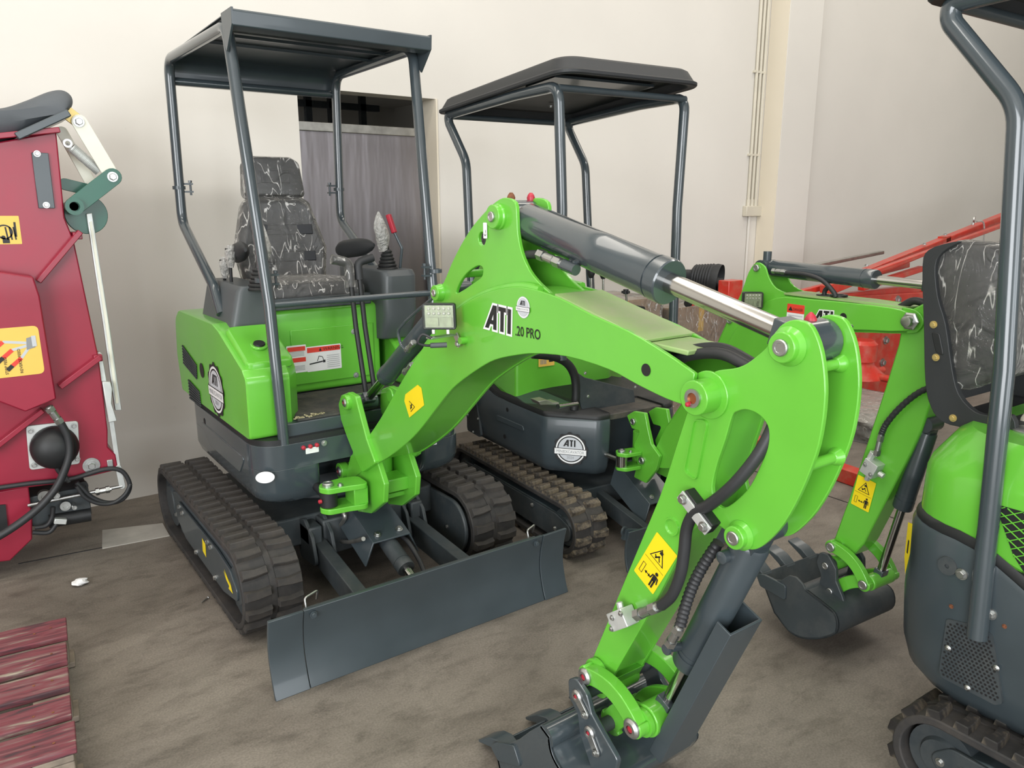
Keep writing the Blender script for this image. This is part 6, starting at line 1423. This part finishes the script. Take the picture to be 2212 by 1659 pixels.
    for sg in (-1, 1): m = MB(); m.bar((sg*0.15, -0.20, 0.18), (sg*0.16, -0.66, 0.11), 0.04, 0.08); m.obj('blade_arm', 'slate_rough', root, bevel=0.003)
    m = MB(); d0, d1 = Vector((0, -0.26, 0.36)), Vector((0, -0.52, 0.23))
    m.loft([[d+Vector((x, 0, z-0.07)) for x, z in [(-0.12, -0.03), (-0.085, 0.075), (0.085, 0.075), (0.12, -0.03), (0.113, -0.03), (0.08, 0.068), (-0.08, 0.068), (-0.113, -0.03)]] for d in (d0, d1)]); cv = m.obj('cover_plate', 'slate', root, bevel=0.002)
    for x in (-0.05, 0.05): bolt((x, -0.49, 0.252), (0, -0.45, 1), cv, 1.1)
RB = thing('mini_excavator', 'smaller green mini excavator behind the big boom, black plastic canopy, badge on its dark counterweight', 'excavator', B)
small_excavator(RB, B, True)
RC = thing('mini_excavator', 'excavator cut off by the photo edge, wrapped seat, perforated grille in its rear', 'excavator', CF)
small_excavator(RC, CF, False)

# ================================================================== red wood chipper at the left
Y0 = 3.85
D_ = Fr(0.2, Y0, 0)
def dx(pts, y=0.0): return D_.XZ(pts, y)
RD = thing('wood_chipper', 'dark red wood chipper with folded feed chute, black bumper and hydraulic valves beside the wall', 'chipper', D_)
m = MB(); m.prism(dx([(-90, 322), (122, 284), (140, 470), (160, 520), (214, 775), (233, 930), (233, 965), (250, 982), (256, 1015), (130, 1045), (-90, 1072)]), 'y', 0.0, 0.42); ch = m.obj('feed_chute', 'chipper_red', RD, bevel=0.006)
m = MB(); m.bar((D_.P(-60, 300, y=-0.01)), D_.P(128, 281, y=-0.01), 0.05, 0.022); m.obj('top_flange', 'chipper_red', ch, bevel=0.003)
m = MB(); q = dx([(-90, 575), (72, 598), (86, 640), (122, 862), (55, 890), (-10, 865), (-90, 830)], -0.10); m.prism(q, 'y', -0.10, 0.0); fb = m.obj('feed_box', 'chipper_red', ch, bevel=0.006)
for a, b, w in (((173, 500), (82, 608), 0.022), ((216, 770), (128, 835), 0.024), ((-20, 972), (92, 885), 0.022)):
    m = MB(); m.bar(D_.P(*a, y=-0.02), D_.P(*b, y=-0.02), 0.05, w); m.obj('brace_rib', 'chipper_red', ch, bevel=0.003)
for q in ((166, 509), (210, 772)):
    m = MB(); p = D_.P(*q, y=0); m.box((p.x, 0.05, p.z), (0.035, 0.16, 0.03)); m.obj('side_tab', 'chipper_red', ch, bevel=0.003)
m = MB(); m.prism(dx([(-90, 1078), (62, 1050), (70, 1120), (70, 1165), (22, 1212), (-90, 1225)], 0.02), 'y', 0.02, 0.40); lg = m.obj('base_frame', 'chipper_red', RD, bevel=0.006)
m = MB(); m.prism(dx([(-60, 1095), (12, 1090), (18, 1150), (-60, 1160)], 0.015), 'y', 0.010, 0.02); m.obj('slot', 'black', lg)
m = MB(); m.bar(D_.P(86, 330, y=-0.006), D_.P(101, 450, y=-0.006), 0.012, 0.06, up=(1, 0, 0)); fl = m.obj('strap', 'slate', ch, bevel=0.002)
for q in ((80, 332), (100, 443)): bolt(D_.P(*q, y=-0.013), (0, -1, 0), fl, 1.1)
# stickers
s = Surf(D_.P(-12, 528, y=0.0), D_.P(48, 527, y=0)-D_.P(-12, 528, y=0), (0, 0, 1)); k = (D_.P(48, 527, y=0)-s.O).length; s.rect(0, 0, k, 0.115, 'decal_amber', 0, 0.003); s.ring((0.04, 0.05), 0.03, 0.024, 'decal_black', 1)
s.rect(0.03, 0.004, 0.055, 0.022, 'decal_black', 1); s.poly(circle((0.034, 0.028), 0.008, 10), 'decal_black', 1)
for i in range(3): s.line((0.05+0.014*i, 0.018), (0.045+0.014*i, 0.07), 0.006, 'decal_black', 1)
s.rect(k-0.022, 0.03, k-0.014, 0.09, 'decal_black', 1); s.obj('warning_decal', ch, 'amber sticker with a figure')
s = Surf(D_.P(-25, 820, y=-0.10), D_.P(97, 806, y=-0.10)-D_.P(-25, 820, y=-0.10), (0, 0, 1)); k = (D_.P(97, 806, y=-0.10)-s.O).length; h = 0.205
s.rect(0, 0, k, h, 'decal_amber', 0, 0.022)
for i, (x0, z0) in enumerate(((k*0.22, h*0.62), (k*0.36, h*0.44), (k*0.50, h*0.26))):
    s.line((x0-0.02, z0-0.015), (x0+0.025, z0+0.022), 0.016, 'decal_red', 2); s.line((x0-0.03, z0-0.024), (x0-0.01, z0-0.006), 0.016, 'decal_black', 3); s.line((x0+0.025, z0+0.022), (k*0.78, h*(0.66-0.05*i)), 0.011, 'decal_grey', 1)
s.poly([(k*0.74, h*0.52), (k*0.90, h*0.56), (k*0.92, h*0.80), (k*0.76, h*0.76)], 'decal_text_grey', 2); s.rect(k*0.85, h*0.58, k*0.93, h*0.80, 'decal_grey', 3)
def vtext(s, txt, x, y, h_, L):
    vs, fs, w, cap = glyphs(txt, 0.01); a = h_/cap; b = L/w; s.mat('decal_black'); s.mb._add([s.at(x-v[1]*a, y+v[0]*b, 2) for v in vs], fs)
vtext(s, 'STOP FEED', k*0.36, h*0.06, 0.010, h*0.36); vtext(s, 'REVERSE FEED', k*0.62, h*0.06, 0.010, h*0.50); vtext(s, 'FEED', k*0.30, h*0.70, 0.010, h*0.22)
s.obj('instruction_decal', fb, 'amber sticker with three lever drawings and feed lettering')
# black bearing dome on a white square plate
c = D_.P(116, 958, y=0.0); m = MB(); o = fillet([(c.x-0.105, c.z-0.10), (c.x+0.09, c.z-0.11), (c.x+0.105, c.z+0.09), (c.x-0.095, c.z+0.10)], 0.015, 4); m.prism(o, 'y', -0.014, 0.0); pl = m.obj('bearing_plate', 'galvanised', ch, bevel=0.002)
m = MB(); m.lathe((c.x, -0.012, c.z-0.01), (0, -1, 0), [(0, 0.095), (0.03, 0.095), (0.055, 0.085), (0.078, 0.062), (0.090, 0.03), (0.093, 0.004)], 36); m.obj('dome_cap', 'black', pl)
for a, b in ((-0.08, 0.075), (0.085, 0.07), (0.08, -0.085), (-0.085, -0.08)): bolt((c.x+a, -0.014, c.z+b), (0, -1, 0), pl, 1.1)
c = D_.P(197, 1005, y=0.0); m = MB(); m.lathe((c.x, 0, c.z), (0, -1, 0), [(0, 0.036), (0.006, 0.036), (0.006, 0.03)], 28); w_ = m.obj('washer', 'zinc', ch); bolt((c.x, -0.006, c.z), (0, -1, 0), ch, 1.9)
m = MB(); c = D_.P(238, 1004, y=-0.004); m.box(c, (0.024, 0.012, 0.05)); m.obj('hose_clip', 'zinc', ch, bevel=0.002)
# top bumper
bo = spline(dx([(-110, 262), (-40, 240), (10, 232), (60, 215), (105, 197), (135, 193), (154, 204), (158, 224), (146, 243), (118, 256), (70, 278), (30, 298), (-10, 310), (-110, 330)], 0.05), 4, True)
ctr = sum(bo, Vector((0, 0)))/len(bo); m = MB()
def bring(y, k): return [(ctr.x+(p.x-ctr.x)*(1-(1-k)*0.35), y, ctr.y+(p.y-ctr.y)*k) for p in bo]
m.loft([bring(y, k) for y, k in ((-0.02, 0.35), (0.0, 0.72), (0.03, 0.92), (0.08, 1.0), (0.26, 1.0), (0.32, 0.9), (0.36, 0.6))]); m.obj('rubber_bumper', 'bumper_hazed', RD)
m = MB(); m.bar(D_.P(30, 300, y=0.1), D_.P(140, 250, y=0.1), 0.30, 0.03); m.obj('bumper_plate', 'slate', RD, bevel=0.004)
# control linkage
def flat(name, a, b, w, t, y, mat, par=RD):
    p, q = D_.P(*a, y=y), D_.P(*b, y=y); d = q-p; L = d.length; d.normalize(); n = Vector((-d.z, 0, d.x)); k = w/2
    o = [(p+d*0+n*k*math.cos(t_)-d*k*math.sin(t_)) for t_ in [PI*i/8 for i in range(9)]] + [(q-n*k*math.cos(t_)+d*k*math.sin(t_)) for t_ in [PI*i/8 for i in range(9)]]
    m = MB(); m.prism([(v.x, v.z) for v in o], 'y', y-t/2, y+t/2); return m.obj(name, mat, par, bevel=0.0015)
flat('bracket_arm', (140, 240), (174, 266), 0.055, 0.012, 0.02, 'brass'); wl = flat('link_bar', (172, 264), (243, 382), 0.062, 0.012, 0.0, 'white_arm'); flat('link_bar', (134, 285), (196, 395), 0.045, 0.010, 0.10, 'white_arm')
ga = flat('bell_crank', (243, 382), (160, 446), 0.072, 0.020, -0.02, 'dark_green'); flat('bell_crank', (140, 398), (190, 410), 0.05, 0.02, 0.10, 'dark_green')
c = D_.P(186, 463, y=0.06); m = MB(); m.cyl((c.x, 0.05, c.z), (c.x, 0.075, c.z), 0.085, seg=36); m.obj('cam_disc', 'dark_green', RD, bevel=0.002)
c = D_.P(160, 446, y=-0.03); m = MB(); m.ringx((c.x, -0.03, c.z), (0, -1, 0), 0.036, 0.020, 0.02, 24); m.cyl((c.x, -0.03, c.z), (c.x, 0.25, c.z), 0.018, seg=14); m.obj('shaft_boss', 'dark_green', RD)
m = MB(); a, b = D_.P(146, 455, y=0.08), D_.P(190, 458, y=0.08); m.bar(a, b, 0.03, 0.05); m.obj('support_bracket', 'blue_paint', RD, bevel=0.003)
for q in ((170, 263), (243, 382)): bolt(D_.P(*q, y=-0.03 if q[0] > 200 else -0.006), (0, -1, 0), RD, 1.8)
a, b = D_.P(145, 310, y=0.03), D_.P(220, 375, y=0.03); n = 260; dd = (b-a); x_, y_, d_ = frame_of(dd); m = MB()
m.tube([a+dd*(0.12+0.80*i/n)+(x_*math.cos(i*0.62)+y_*math.sin(i*0.62))*0.019 for i in range(n+1)], 0.0034, 6); m.tube([a, a+dd*0.12], 0.004, 6); sp = m.obj('spring', 'galvanised', RD)
m = MB(); m.ringx(a-Vector((0, 0.01, 0)), (0, -1, 0), 0.018, 0.010, 0.008, 20); m.obj('spring_eye', 'zinc', sp)
wr = dx([(186, 462), (198, 460), (234, 690), (262, 885), (248, 886), (222, 700)], 0.04); m = MB(); m.prism(wr, 'y', 0.03, 0.05); gr = m.obj('guide_rail', 'galvanised', RD, bevel=0.002)
m = MB(); m.prism(dx([(193, 480), (198, 478), (232, 690), (256, 870), (250, 872), (226, 690)], 0.028), 'y', 0.024, 0.032); m.obj('rail_groove', 'white_arm', gr)
flat('lever_rod', (214, 766), (237, 900), 0.022, 0.014, 0.02, 'galvanised'); m = MB(); m.prism(dx([(220, 824), (238, 824), (242, 840), (240, 870), (246, 888), (252, 908), (234, 912)], 0.0), 'y', -0.012, 0.012); m.obj('slide_block', 'galvanised', RD, bevel=0.003)
flat('lever_rod', (240, 905), (256, 1015), 0.020, 0.012, 0.01, 'galvanised'); flat('lever_rod', (256, 1010), (264, 1050), 0.026, 0.010, 0.0, 'galvanised')
m = MB(); m.cyl(D_.P(264, 1050, y=0), D_.P(60, 1092, y=0.02), 0.008, seg=10); m.obj('control_rod', 'zinc', RD)
fitting(RD, D_.P(205, 1063, y=0), D_.P(240, 1056, y=0), 0.014, 'rod_end')
# hydraulic block and hoses
hb = D_.P(118, 1090, y=0.08)
m = MB(); m.box((hb.x+0.02, 0.12, hb.z), (0.24, 0.16, 0.14)); hv = m.obj('valve_block', 'slate_rough', RD, bevel=0.004)
for (u, v), r, L, mt in (((95, 1070), 0.026, 0.03, 'zinc'), ((140, 1090), 0.022, 0.035, 'zinc'), ((178, 1048), 0.022, 0.03, 'black'), ((158, 1090), 0.010, 0.06, 'zinc'), ((120, 1066), 0.014, 0.05, 'zinc')):
    c = D_.P(u, v, y=0.03); m = MB(); m.lathe((c.x, 0.04, c.z), (0, -1, 0), [(0, r), (L, r), (L, r*0.5), (L-0.004, r*0.45)], 20); m.obj('valve_port', mt, hv, ang=25)
m = MB(); a, b = D_.P(105, 1125, y=0.05), D_.P(195, 1110, y=0.05); m.cyl(a, b, 0.034, seg=20); m.obj('motor_barrel', 'black', hv)
m = MB(); a = D_.P(130, 1125, y=0.0); m.box(a, (0.05, 0.03, 0.025), Matrix.Rotation(0.3, 3, 'Y')); m.obj('mount_lug', 'galvanised', hv, bevel=0.003)
fitting(RD, D_.P(104, 878, y=-0.10), D_.P(133, 917, y=-0.09), 0.016)
def hz(pts, r, y=-0.10): return hose(RD, D_.L(pts, y=y), r)
hz([(132, 915), (147, 945), (150, 980), (138, 1020), (118, 1058), (80, 1100), (20, 1145), (-60, 1190)], 0.0165)
hz([(120, 995), (126, 1015), (150, 1040)], 0.012, -0.02)
hz([(-60, 1062), (60, 1045), (150, 1035), (225, 1014), (260, 1016), (277, 1036), (279, 1058), (262, 1080), (232, 1086), (200, 1075), (178, 1055), (165, 1042)], 0.0105, -0.02)
hz([(165, 1050), (185, 1075), (215, 1088), (245, 1086), (270, 1068), (282, 1045)], 0.009, -0.03)
hz([(75, 1140), (100, 1135), (112, 1118), (115, 1095)], 0.010, 0.0); hz([(70, 1150), (105, 1150), (122, 1132)], 0.010, 0.0)

# ================================================================== red pallet, front left
pa, pb, pc_ = W.P(143, 1332, z=0.150), W.P(0, 1362, z=0.150), W.P(176, 1600, z=0.150)
e_ = pc_-pa
ang = 0.25*math.degrees(math.atan2(pb.y-pa.y, pb.x-pa.x)) + 0.75*math.degrees(math.atan2(-e_.x, e_.y))
PF = Fr(pa.x, pa.y, ang)            # x runs along the boards away from the corner; y towards the camera
RP = thing('pallet', 'worn wooden pallet with flaking red paint on the floor, front left', 'pallet', PF)
def boardy(v0, v1):
    a, b = PF.P(143+(v0-1332)*0.11, v0, z=0.15), PF.P(143+(v1-1332)*0.11, v1, z=0.15); return a.y, b.y
PL = 1.15
sgn_ = 1 if boardy(1332, 1500)[1] > 0 else -1
for i, (v0, v1) in enumerate(((1332, 1371), (1384, 1423), (1437, 1480), (1497, 1538), (1554, 1610))):
    a, b = boardy(v0, v1); L = PL; m = MB(); n = 8; e0 = random.uniform(-0.006, 0.006)
    m.loft([[(e0 + L*k/n if k < n else L, y + random.uniform(-0.002, 0.002), z) for y, z in ((a, 0.128), (b, 0.128), (b, 0.149), (a, 0.150))] for k in range(n+1)]); o = m.obj('board', 'pallet_wood', RP, bevel=0.003)
    for x in (0.05, 0.10):
        m = MB(); m.lathe((x, (a+b)/2+random.uniform(-0.02, 0.02), 0.150), (0, 0, 1), [(0, 0.004), (0.0012, 0.004)], 10); m.obj('nail', 'rust', o)
ya, yb = boardy(1332, 1612)
for x in (0.055, 0.55, 1.08):
    m = MB(); m.box((x, (ya+yb)/2, 0.117), (0.10, abs(yb-ya)-0.01, 0.020)); m.obj('cross_board', 'raw_wood', RP, bevel=0.003)
    for y in (ya+sgn_*0.06, (ya+yb)/2, yb-sgn_*0.06):
        m = MB(); m.box((x, y, 0.065), (0.10, 0.11, 0.082)); m.obj('block', 'raw_wood', RP, bevel=0.004)
for y in (ya+sgn_*0.06, (ya+yb)/2, yb-sgn_*0.06):
    m = MB(); m.box((PL/2-0.01, y, 0.012), (PL, 0.10, 0.020)); m.obj('bottom_board', 'raw_wood', RP, bevel=0.003)

# ================================================================== things against the back wall
def carton(label, x0, x1, y0, y1, h, wrap=True):
    t = thing('cardboard_box', label, 'box', Fr((x0+x1)/2, (y0+y1)/2)); w, d = x1-x0, y1-y0
    m = MB(); m.box((0, 0, h/2), (w, d, h)); m.obj('carton', 'cardboard', t, bevel=0.01)
    m = MB(); m.box((0, -d/2-0.001, h-0.10), (0.06, 0.002, 0.2)); m.obj('tape', 'decal_amber', t)
    m = MB(); n = 14; 
    m.loft([[(sx*(w/2+0.012+0.010*math.sin(i*2.3+sx*3)), sy*(d/2+0.012+0.010*math.cos(i*1.7)), h*i/n*1.005) for sx, sy in ((-1, -1), (0.2, -1.02), (1, -1), (1, 1), (-1, 1))] for i in range(n+1)]); m.obj('plastic_wrap', 'film', t)
    s = Surf((w*0.18, -d/2, h*0.55), (1, 0, 0), (0, 0, 1), 0.002); s.rect(0, 0, 0.06, 0.08, 'decal_white'); s.line((0.01, 0.02), (0.05, 0.02), 0.006, 'decal_text_grey', 1); s.line((0.01, 0.05), (0.05, 0.05), 0.006, 'decal_text_grey', 1); s.obj('shipping_label', t)
    return t
carton('tall brown carton in clear wrap, left one of the two behind the front excavators', 3.50, 4.22, 3.95, 4.45, 0.95)
carton('lower brown carton in clear wrap under the black drive shaft guard', 4.30, 4.98, 3.92, 4.45, 0.86)
# drive shaft with ribbed guard lying on the cartons
a, b = W.P(1440, 588, y=4.12), W.P(1498, 597, y=4.12); e = W.P(1550, 604, y=4.0)
tsh = thing('drive_shaft', 'black tractor drive shaft with ribbed cone guard lying on the cartons', 'shaft', Fr(a.x, a.y))
o = tsh.location; L_ = lambda v: Vector(v)-Vector(o)
m = MB(); m.cyl(L_(a)-Vector((0.45, 0.0, 0)), L_(b)+Vector((0.03, 0, 0)), 0.052, seg=20); ts = m.obj('guard_tube', 'black_plastic', tsh)
m = MB(); d = (b-a).normalized(); m.ringx(L_(a)+d*0.03, d, 0.058, 0.05, 0.015, 20); m.obj('clamp_band', 'cream_plastic', ts)
m = MB(); m.ringx(L_(a)+d*-0.10, d, 0.0535, 0.05, 0.10, 20); m.obj('label_band', 'decal_amber', ts)
dd = Vector((0.42, -0.90, -0.10)).normalized(); prof = [(0, 0.055), (0.02, 0.09)]
for k in range(7): prof += [(0.03+k*0.022, 0.098+k*0.004), (0.041+k*0.022, 0.092+k*0.004)]
prof += [(0.20, 0.125), (0.235, 0.122), (0.20, 0.112), (0.06, 0.06)]
m = MB(); m.lathe(L_(b)-dd*0.02, dd, prof, 28); m.obj('cone_guard', 'black_plastic', tsh)
m = MB(); q = L_(b)+dd*0.08; m.cyl(q, q+dd*0.12+Vector((0.03, 0, -0.03)), 0.045, seg=18); m.bar(q+dd*0.06+Vector((0.03, 0, -0.02)), q+dd*0.12+Vector((0.05, 0, -0.07)), 0.05, 0.06); m.cyl(q+dd*0.10+Vector((0.04, 0, -0.05)), q+dd*0.16+Vector((0.06, 0, -0.10)), 0.042, seg=18); m.obj('universal_joint', 'black', tsh, bevel=0.004)
# red hay machine
YI = 3.45
IF = Fr(5.6, YI); RI = thing('hay_tedder', 'red hay tedder with long sloping beams at the right part of the wall', 'farm implement', IF)
def ibar(a, b, w, h, y0=0.0, y1=None, name='beam', mat='implement_red'):
    p, q = IF.P(*a, y=y0), IF.P(*b, y=y0 if y1 is None else y1); m = MB(); m.bar(p, q, w, h); return m.obj(name, mat, RI, bevel=0.006)
bm1 = ibar((1780, 628), (2260, 432), 0.08, 0.085, 0.0); ibar((1880, 590), (2260, 452), 0.05, 0.035, -0.12, name='slim_beam'); ibar((1730, 632), (1960, 572), 0.05, 0.045, 0.1, name='slim_beam')
ibar((1690, 574), (1790, 579), 0.012, 0.012, 0.25, name='tension_rod'); ibar((1690, 588), (1905, 545), 0.05, 0.03, 0.25, name='tine_bar', mat='steel'); ibar((1860, 622), (1990, 580), 0.06, 0.045, -0.1, name='slim_beam')
ibar((1640, 665), (2060, 612), 0.07, 0.07, 0.05); ibar((1660, 690), (2080, 655), 0.10, 0.11, 0.0)
q0 = IF.P(1840, 640, y=-0.02); q1 = IF.P(1985, 850, y=-0.02)
m = MB(); m.prism(fillet([(q0.x, q0.z), (q1.x, q0.z-0.05), (q1.x, q1.z), (q0.x+0.12, q1.z), (q0.x, q1.z+0.1)], 0.03, 3), 'y', -0.03, 0.03); pt = m.obj('mounting_plate', 'implement_red', RI, bevel=0.006)
for u, v in ((1912, 735), (1905, 783), (1938, 647)): bolt(IF.P(u, v, y=-0.03), (0, -1, 0), pt, 3.0)
g = IF.P(1858, 752, y=-0.16); m = MB(); m.lathe((g.x, g.y, g.z-0.10), (0, 0, 1), [(0, 0.13), (0.14, 0.13), (0.17, 0.10), (0.175, 0.02)], 28); gb = m.obj('gearbox', 'implement_red', RI, bevel=0.006)
m = MB(); m.lathe((g.x, g.y, g.z-0.23), (0, 0, 1), [(0, 0.21), (0.03, 0.20), (0.10, 0.12), (0.20, 0.09)], 28); m.obj('rotor_hub', 'implement_red', RI)
for k in range(5):
    a_ = -PI*0.95+k*PI*0.45; m = MB(); m.tube([(g.x, g.y, g.z-0.20), (g.x+0.30*math.cos(a_), g.y+0.30*math.sin(a_), g.z-0.21)], 0.030, 12); m.obj('tine_arm', 'implement_red', RI)
hx = IF.P(1490, 655, y=0.25); m = MB(); m.bar(hx, hx+Vector((0.9, 0, 0.02)), 0.04, 0.04); db_ = m.obj('drawbar', 'implement_red', RI, bevel=0.005)
m = MB(); m.cyl(hx+Vector((-0.035, 0, -0.0)), hx, 0.024, seg=16); m.obj('end_plug', 'black', db_)
m = MB(); m.box((hx.x+0.44, hx.y, hx.z+0.06), (0.16, 0.1, 0.16)); m.obj('hitch_block', 'implement_red', RI, bevel=0.006)
for u in (1490,):
    m = MB(); m.bar((g.x+0.45, 0.05, 0.0), (g.x+0.50, 0.05, IF.P(1900, 660, y=0.05).z), 0.08, 0.08, up=(0, 1, 0)); m.obj('stand_leg', 'implement_red', RI)
m = MB(); m.bar((1.9, 0.0, 0.0), (1.75, 0.0, IF.P(2100, 500, y=0).z-0.03), 0.08, 0.08, up=(0, 1, 0)); m.obj('stand_leg', 'implement_red', RI)
p = IF.P(2103, 474, y=-0.04); m = MB(); m.ringx(p, (0.3, -1, 0), 0.03, 0.018, 0.012, 18); m.cyl(p-Vector((0, 0, 0.05)), p-Vector((0, 0, 0.02)), 0.01, seg=10); m.obj('eye_bolt', 'zinc', bm1)
m = MB(); m.tube(spline([p+Vector((0.02, -0.02, -0.02)), p+Vector((0.14, -0.03, -0.03)), p+Vector((0.19, -0.03, -0.16)), p+Vector((0.2, -0.03, -0.3))], 5), 0.008, 8); m.obj('cable_tie', 'film_milky', bm1)
for u, v in ((1870, 588), (1995, 541), (2040, 520)): bolt(IF.P(u, v, y=-0.03)+Vector((0, 0, 0.05)), (0, 0, 1), bm1, 1.6)
# plastic-wrapped bundle under the hub
c = W.P(1872, 925, z=0.0); bx = c.x+0.05; by = c.y+0.05
m = MB(); rings = []
for i in range(9):
    z = 0.20*i/8; k = [0.96, 1.0, 1.0, 0.98, 1.02, 1.0, 1.0, 0.96, 0.7][i]
    rings.append([Vector((bx+0.42*k*max(-1, min(1, 1.35*math.cos(a)))+0.02*math.sin(5*a+i*2), by+0.34*k*max(-1, min(1, 1.35*math.sin(a)))+0.02*math.cos(7*a+i), z)) for a in [2*PI*j/36 for j in range(36)]])
m.loft(rings); o = m.obj('wrapped_bundle', 'stone_pad', ang=50); tag(o, 'grey bundle in crinkled clear plastic on the floor beneath the red hub', 'bundle')
m = MB(); m.loft([[Vector((bx, by, 0))+(Vector(p)-Vector((bx, by, 0)))*1.025 for p in r] for r in rings]); m.obj('plastic_wrap', 'film', o, ang=60)
# red tube on the floor
a, b = W.P(1622, 946, z=0.07), W.P(1968, 1062, z=0.07)
m = MB(); m.bar((a.x, a.y, 0.045), (b.x, b.y, 0.045), 0.10, 0.088); tag(m.obj('steel_tube', 'implement_red', bevel=0.006), 'long red square steel tube lying on the floor behind the big dipper arm', 'tube')
# litter on the slab
p = W.P(435, 1302, z=0.006); t = thing('screw', 'loose zinc screw on the concrete floor left of the dozer blade', 'screw', Fr(p.x, p.y, 40))
m = MB(); m.lathe((0, 0, 0.006), (1, 0, 0), [(0, 0.0012), (0.006, 0.0028), (0.042, 0.0030), (0.043, 0.0055), (0.047, 0.0055), (0.048, 0.003)], 10); m.obj('shank', 'zinc', t)
p = W.P(175, 1264, z=0.0); m = MB(); rings = []
for i in range(6):
    rings.append([Vector((p.x+0.030*math.sin(PI*(i+0.6)/6.2)*(1+0.35*math.sin(3*a+i*1.9))*math.cos(a), p.y+0.026*math.sin(PI*(i+0.6)/6.2)*(1+0.3*math.cos(4*a+i))*math.sin(a), 0.001+0.03*i/5)) for a in [2*PI*j/12 for j in range(12)]])
m.loft(rings); tag(m.obj('crumpled_paper', 'decal_white', ang=20), 'small crumpled white paper on the floor in front of the chipper', 'paper')
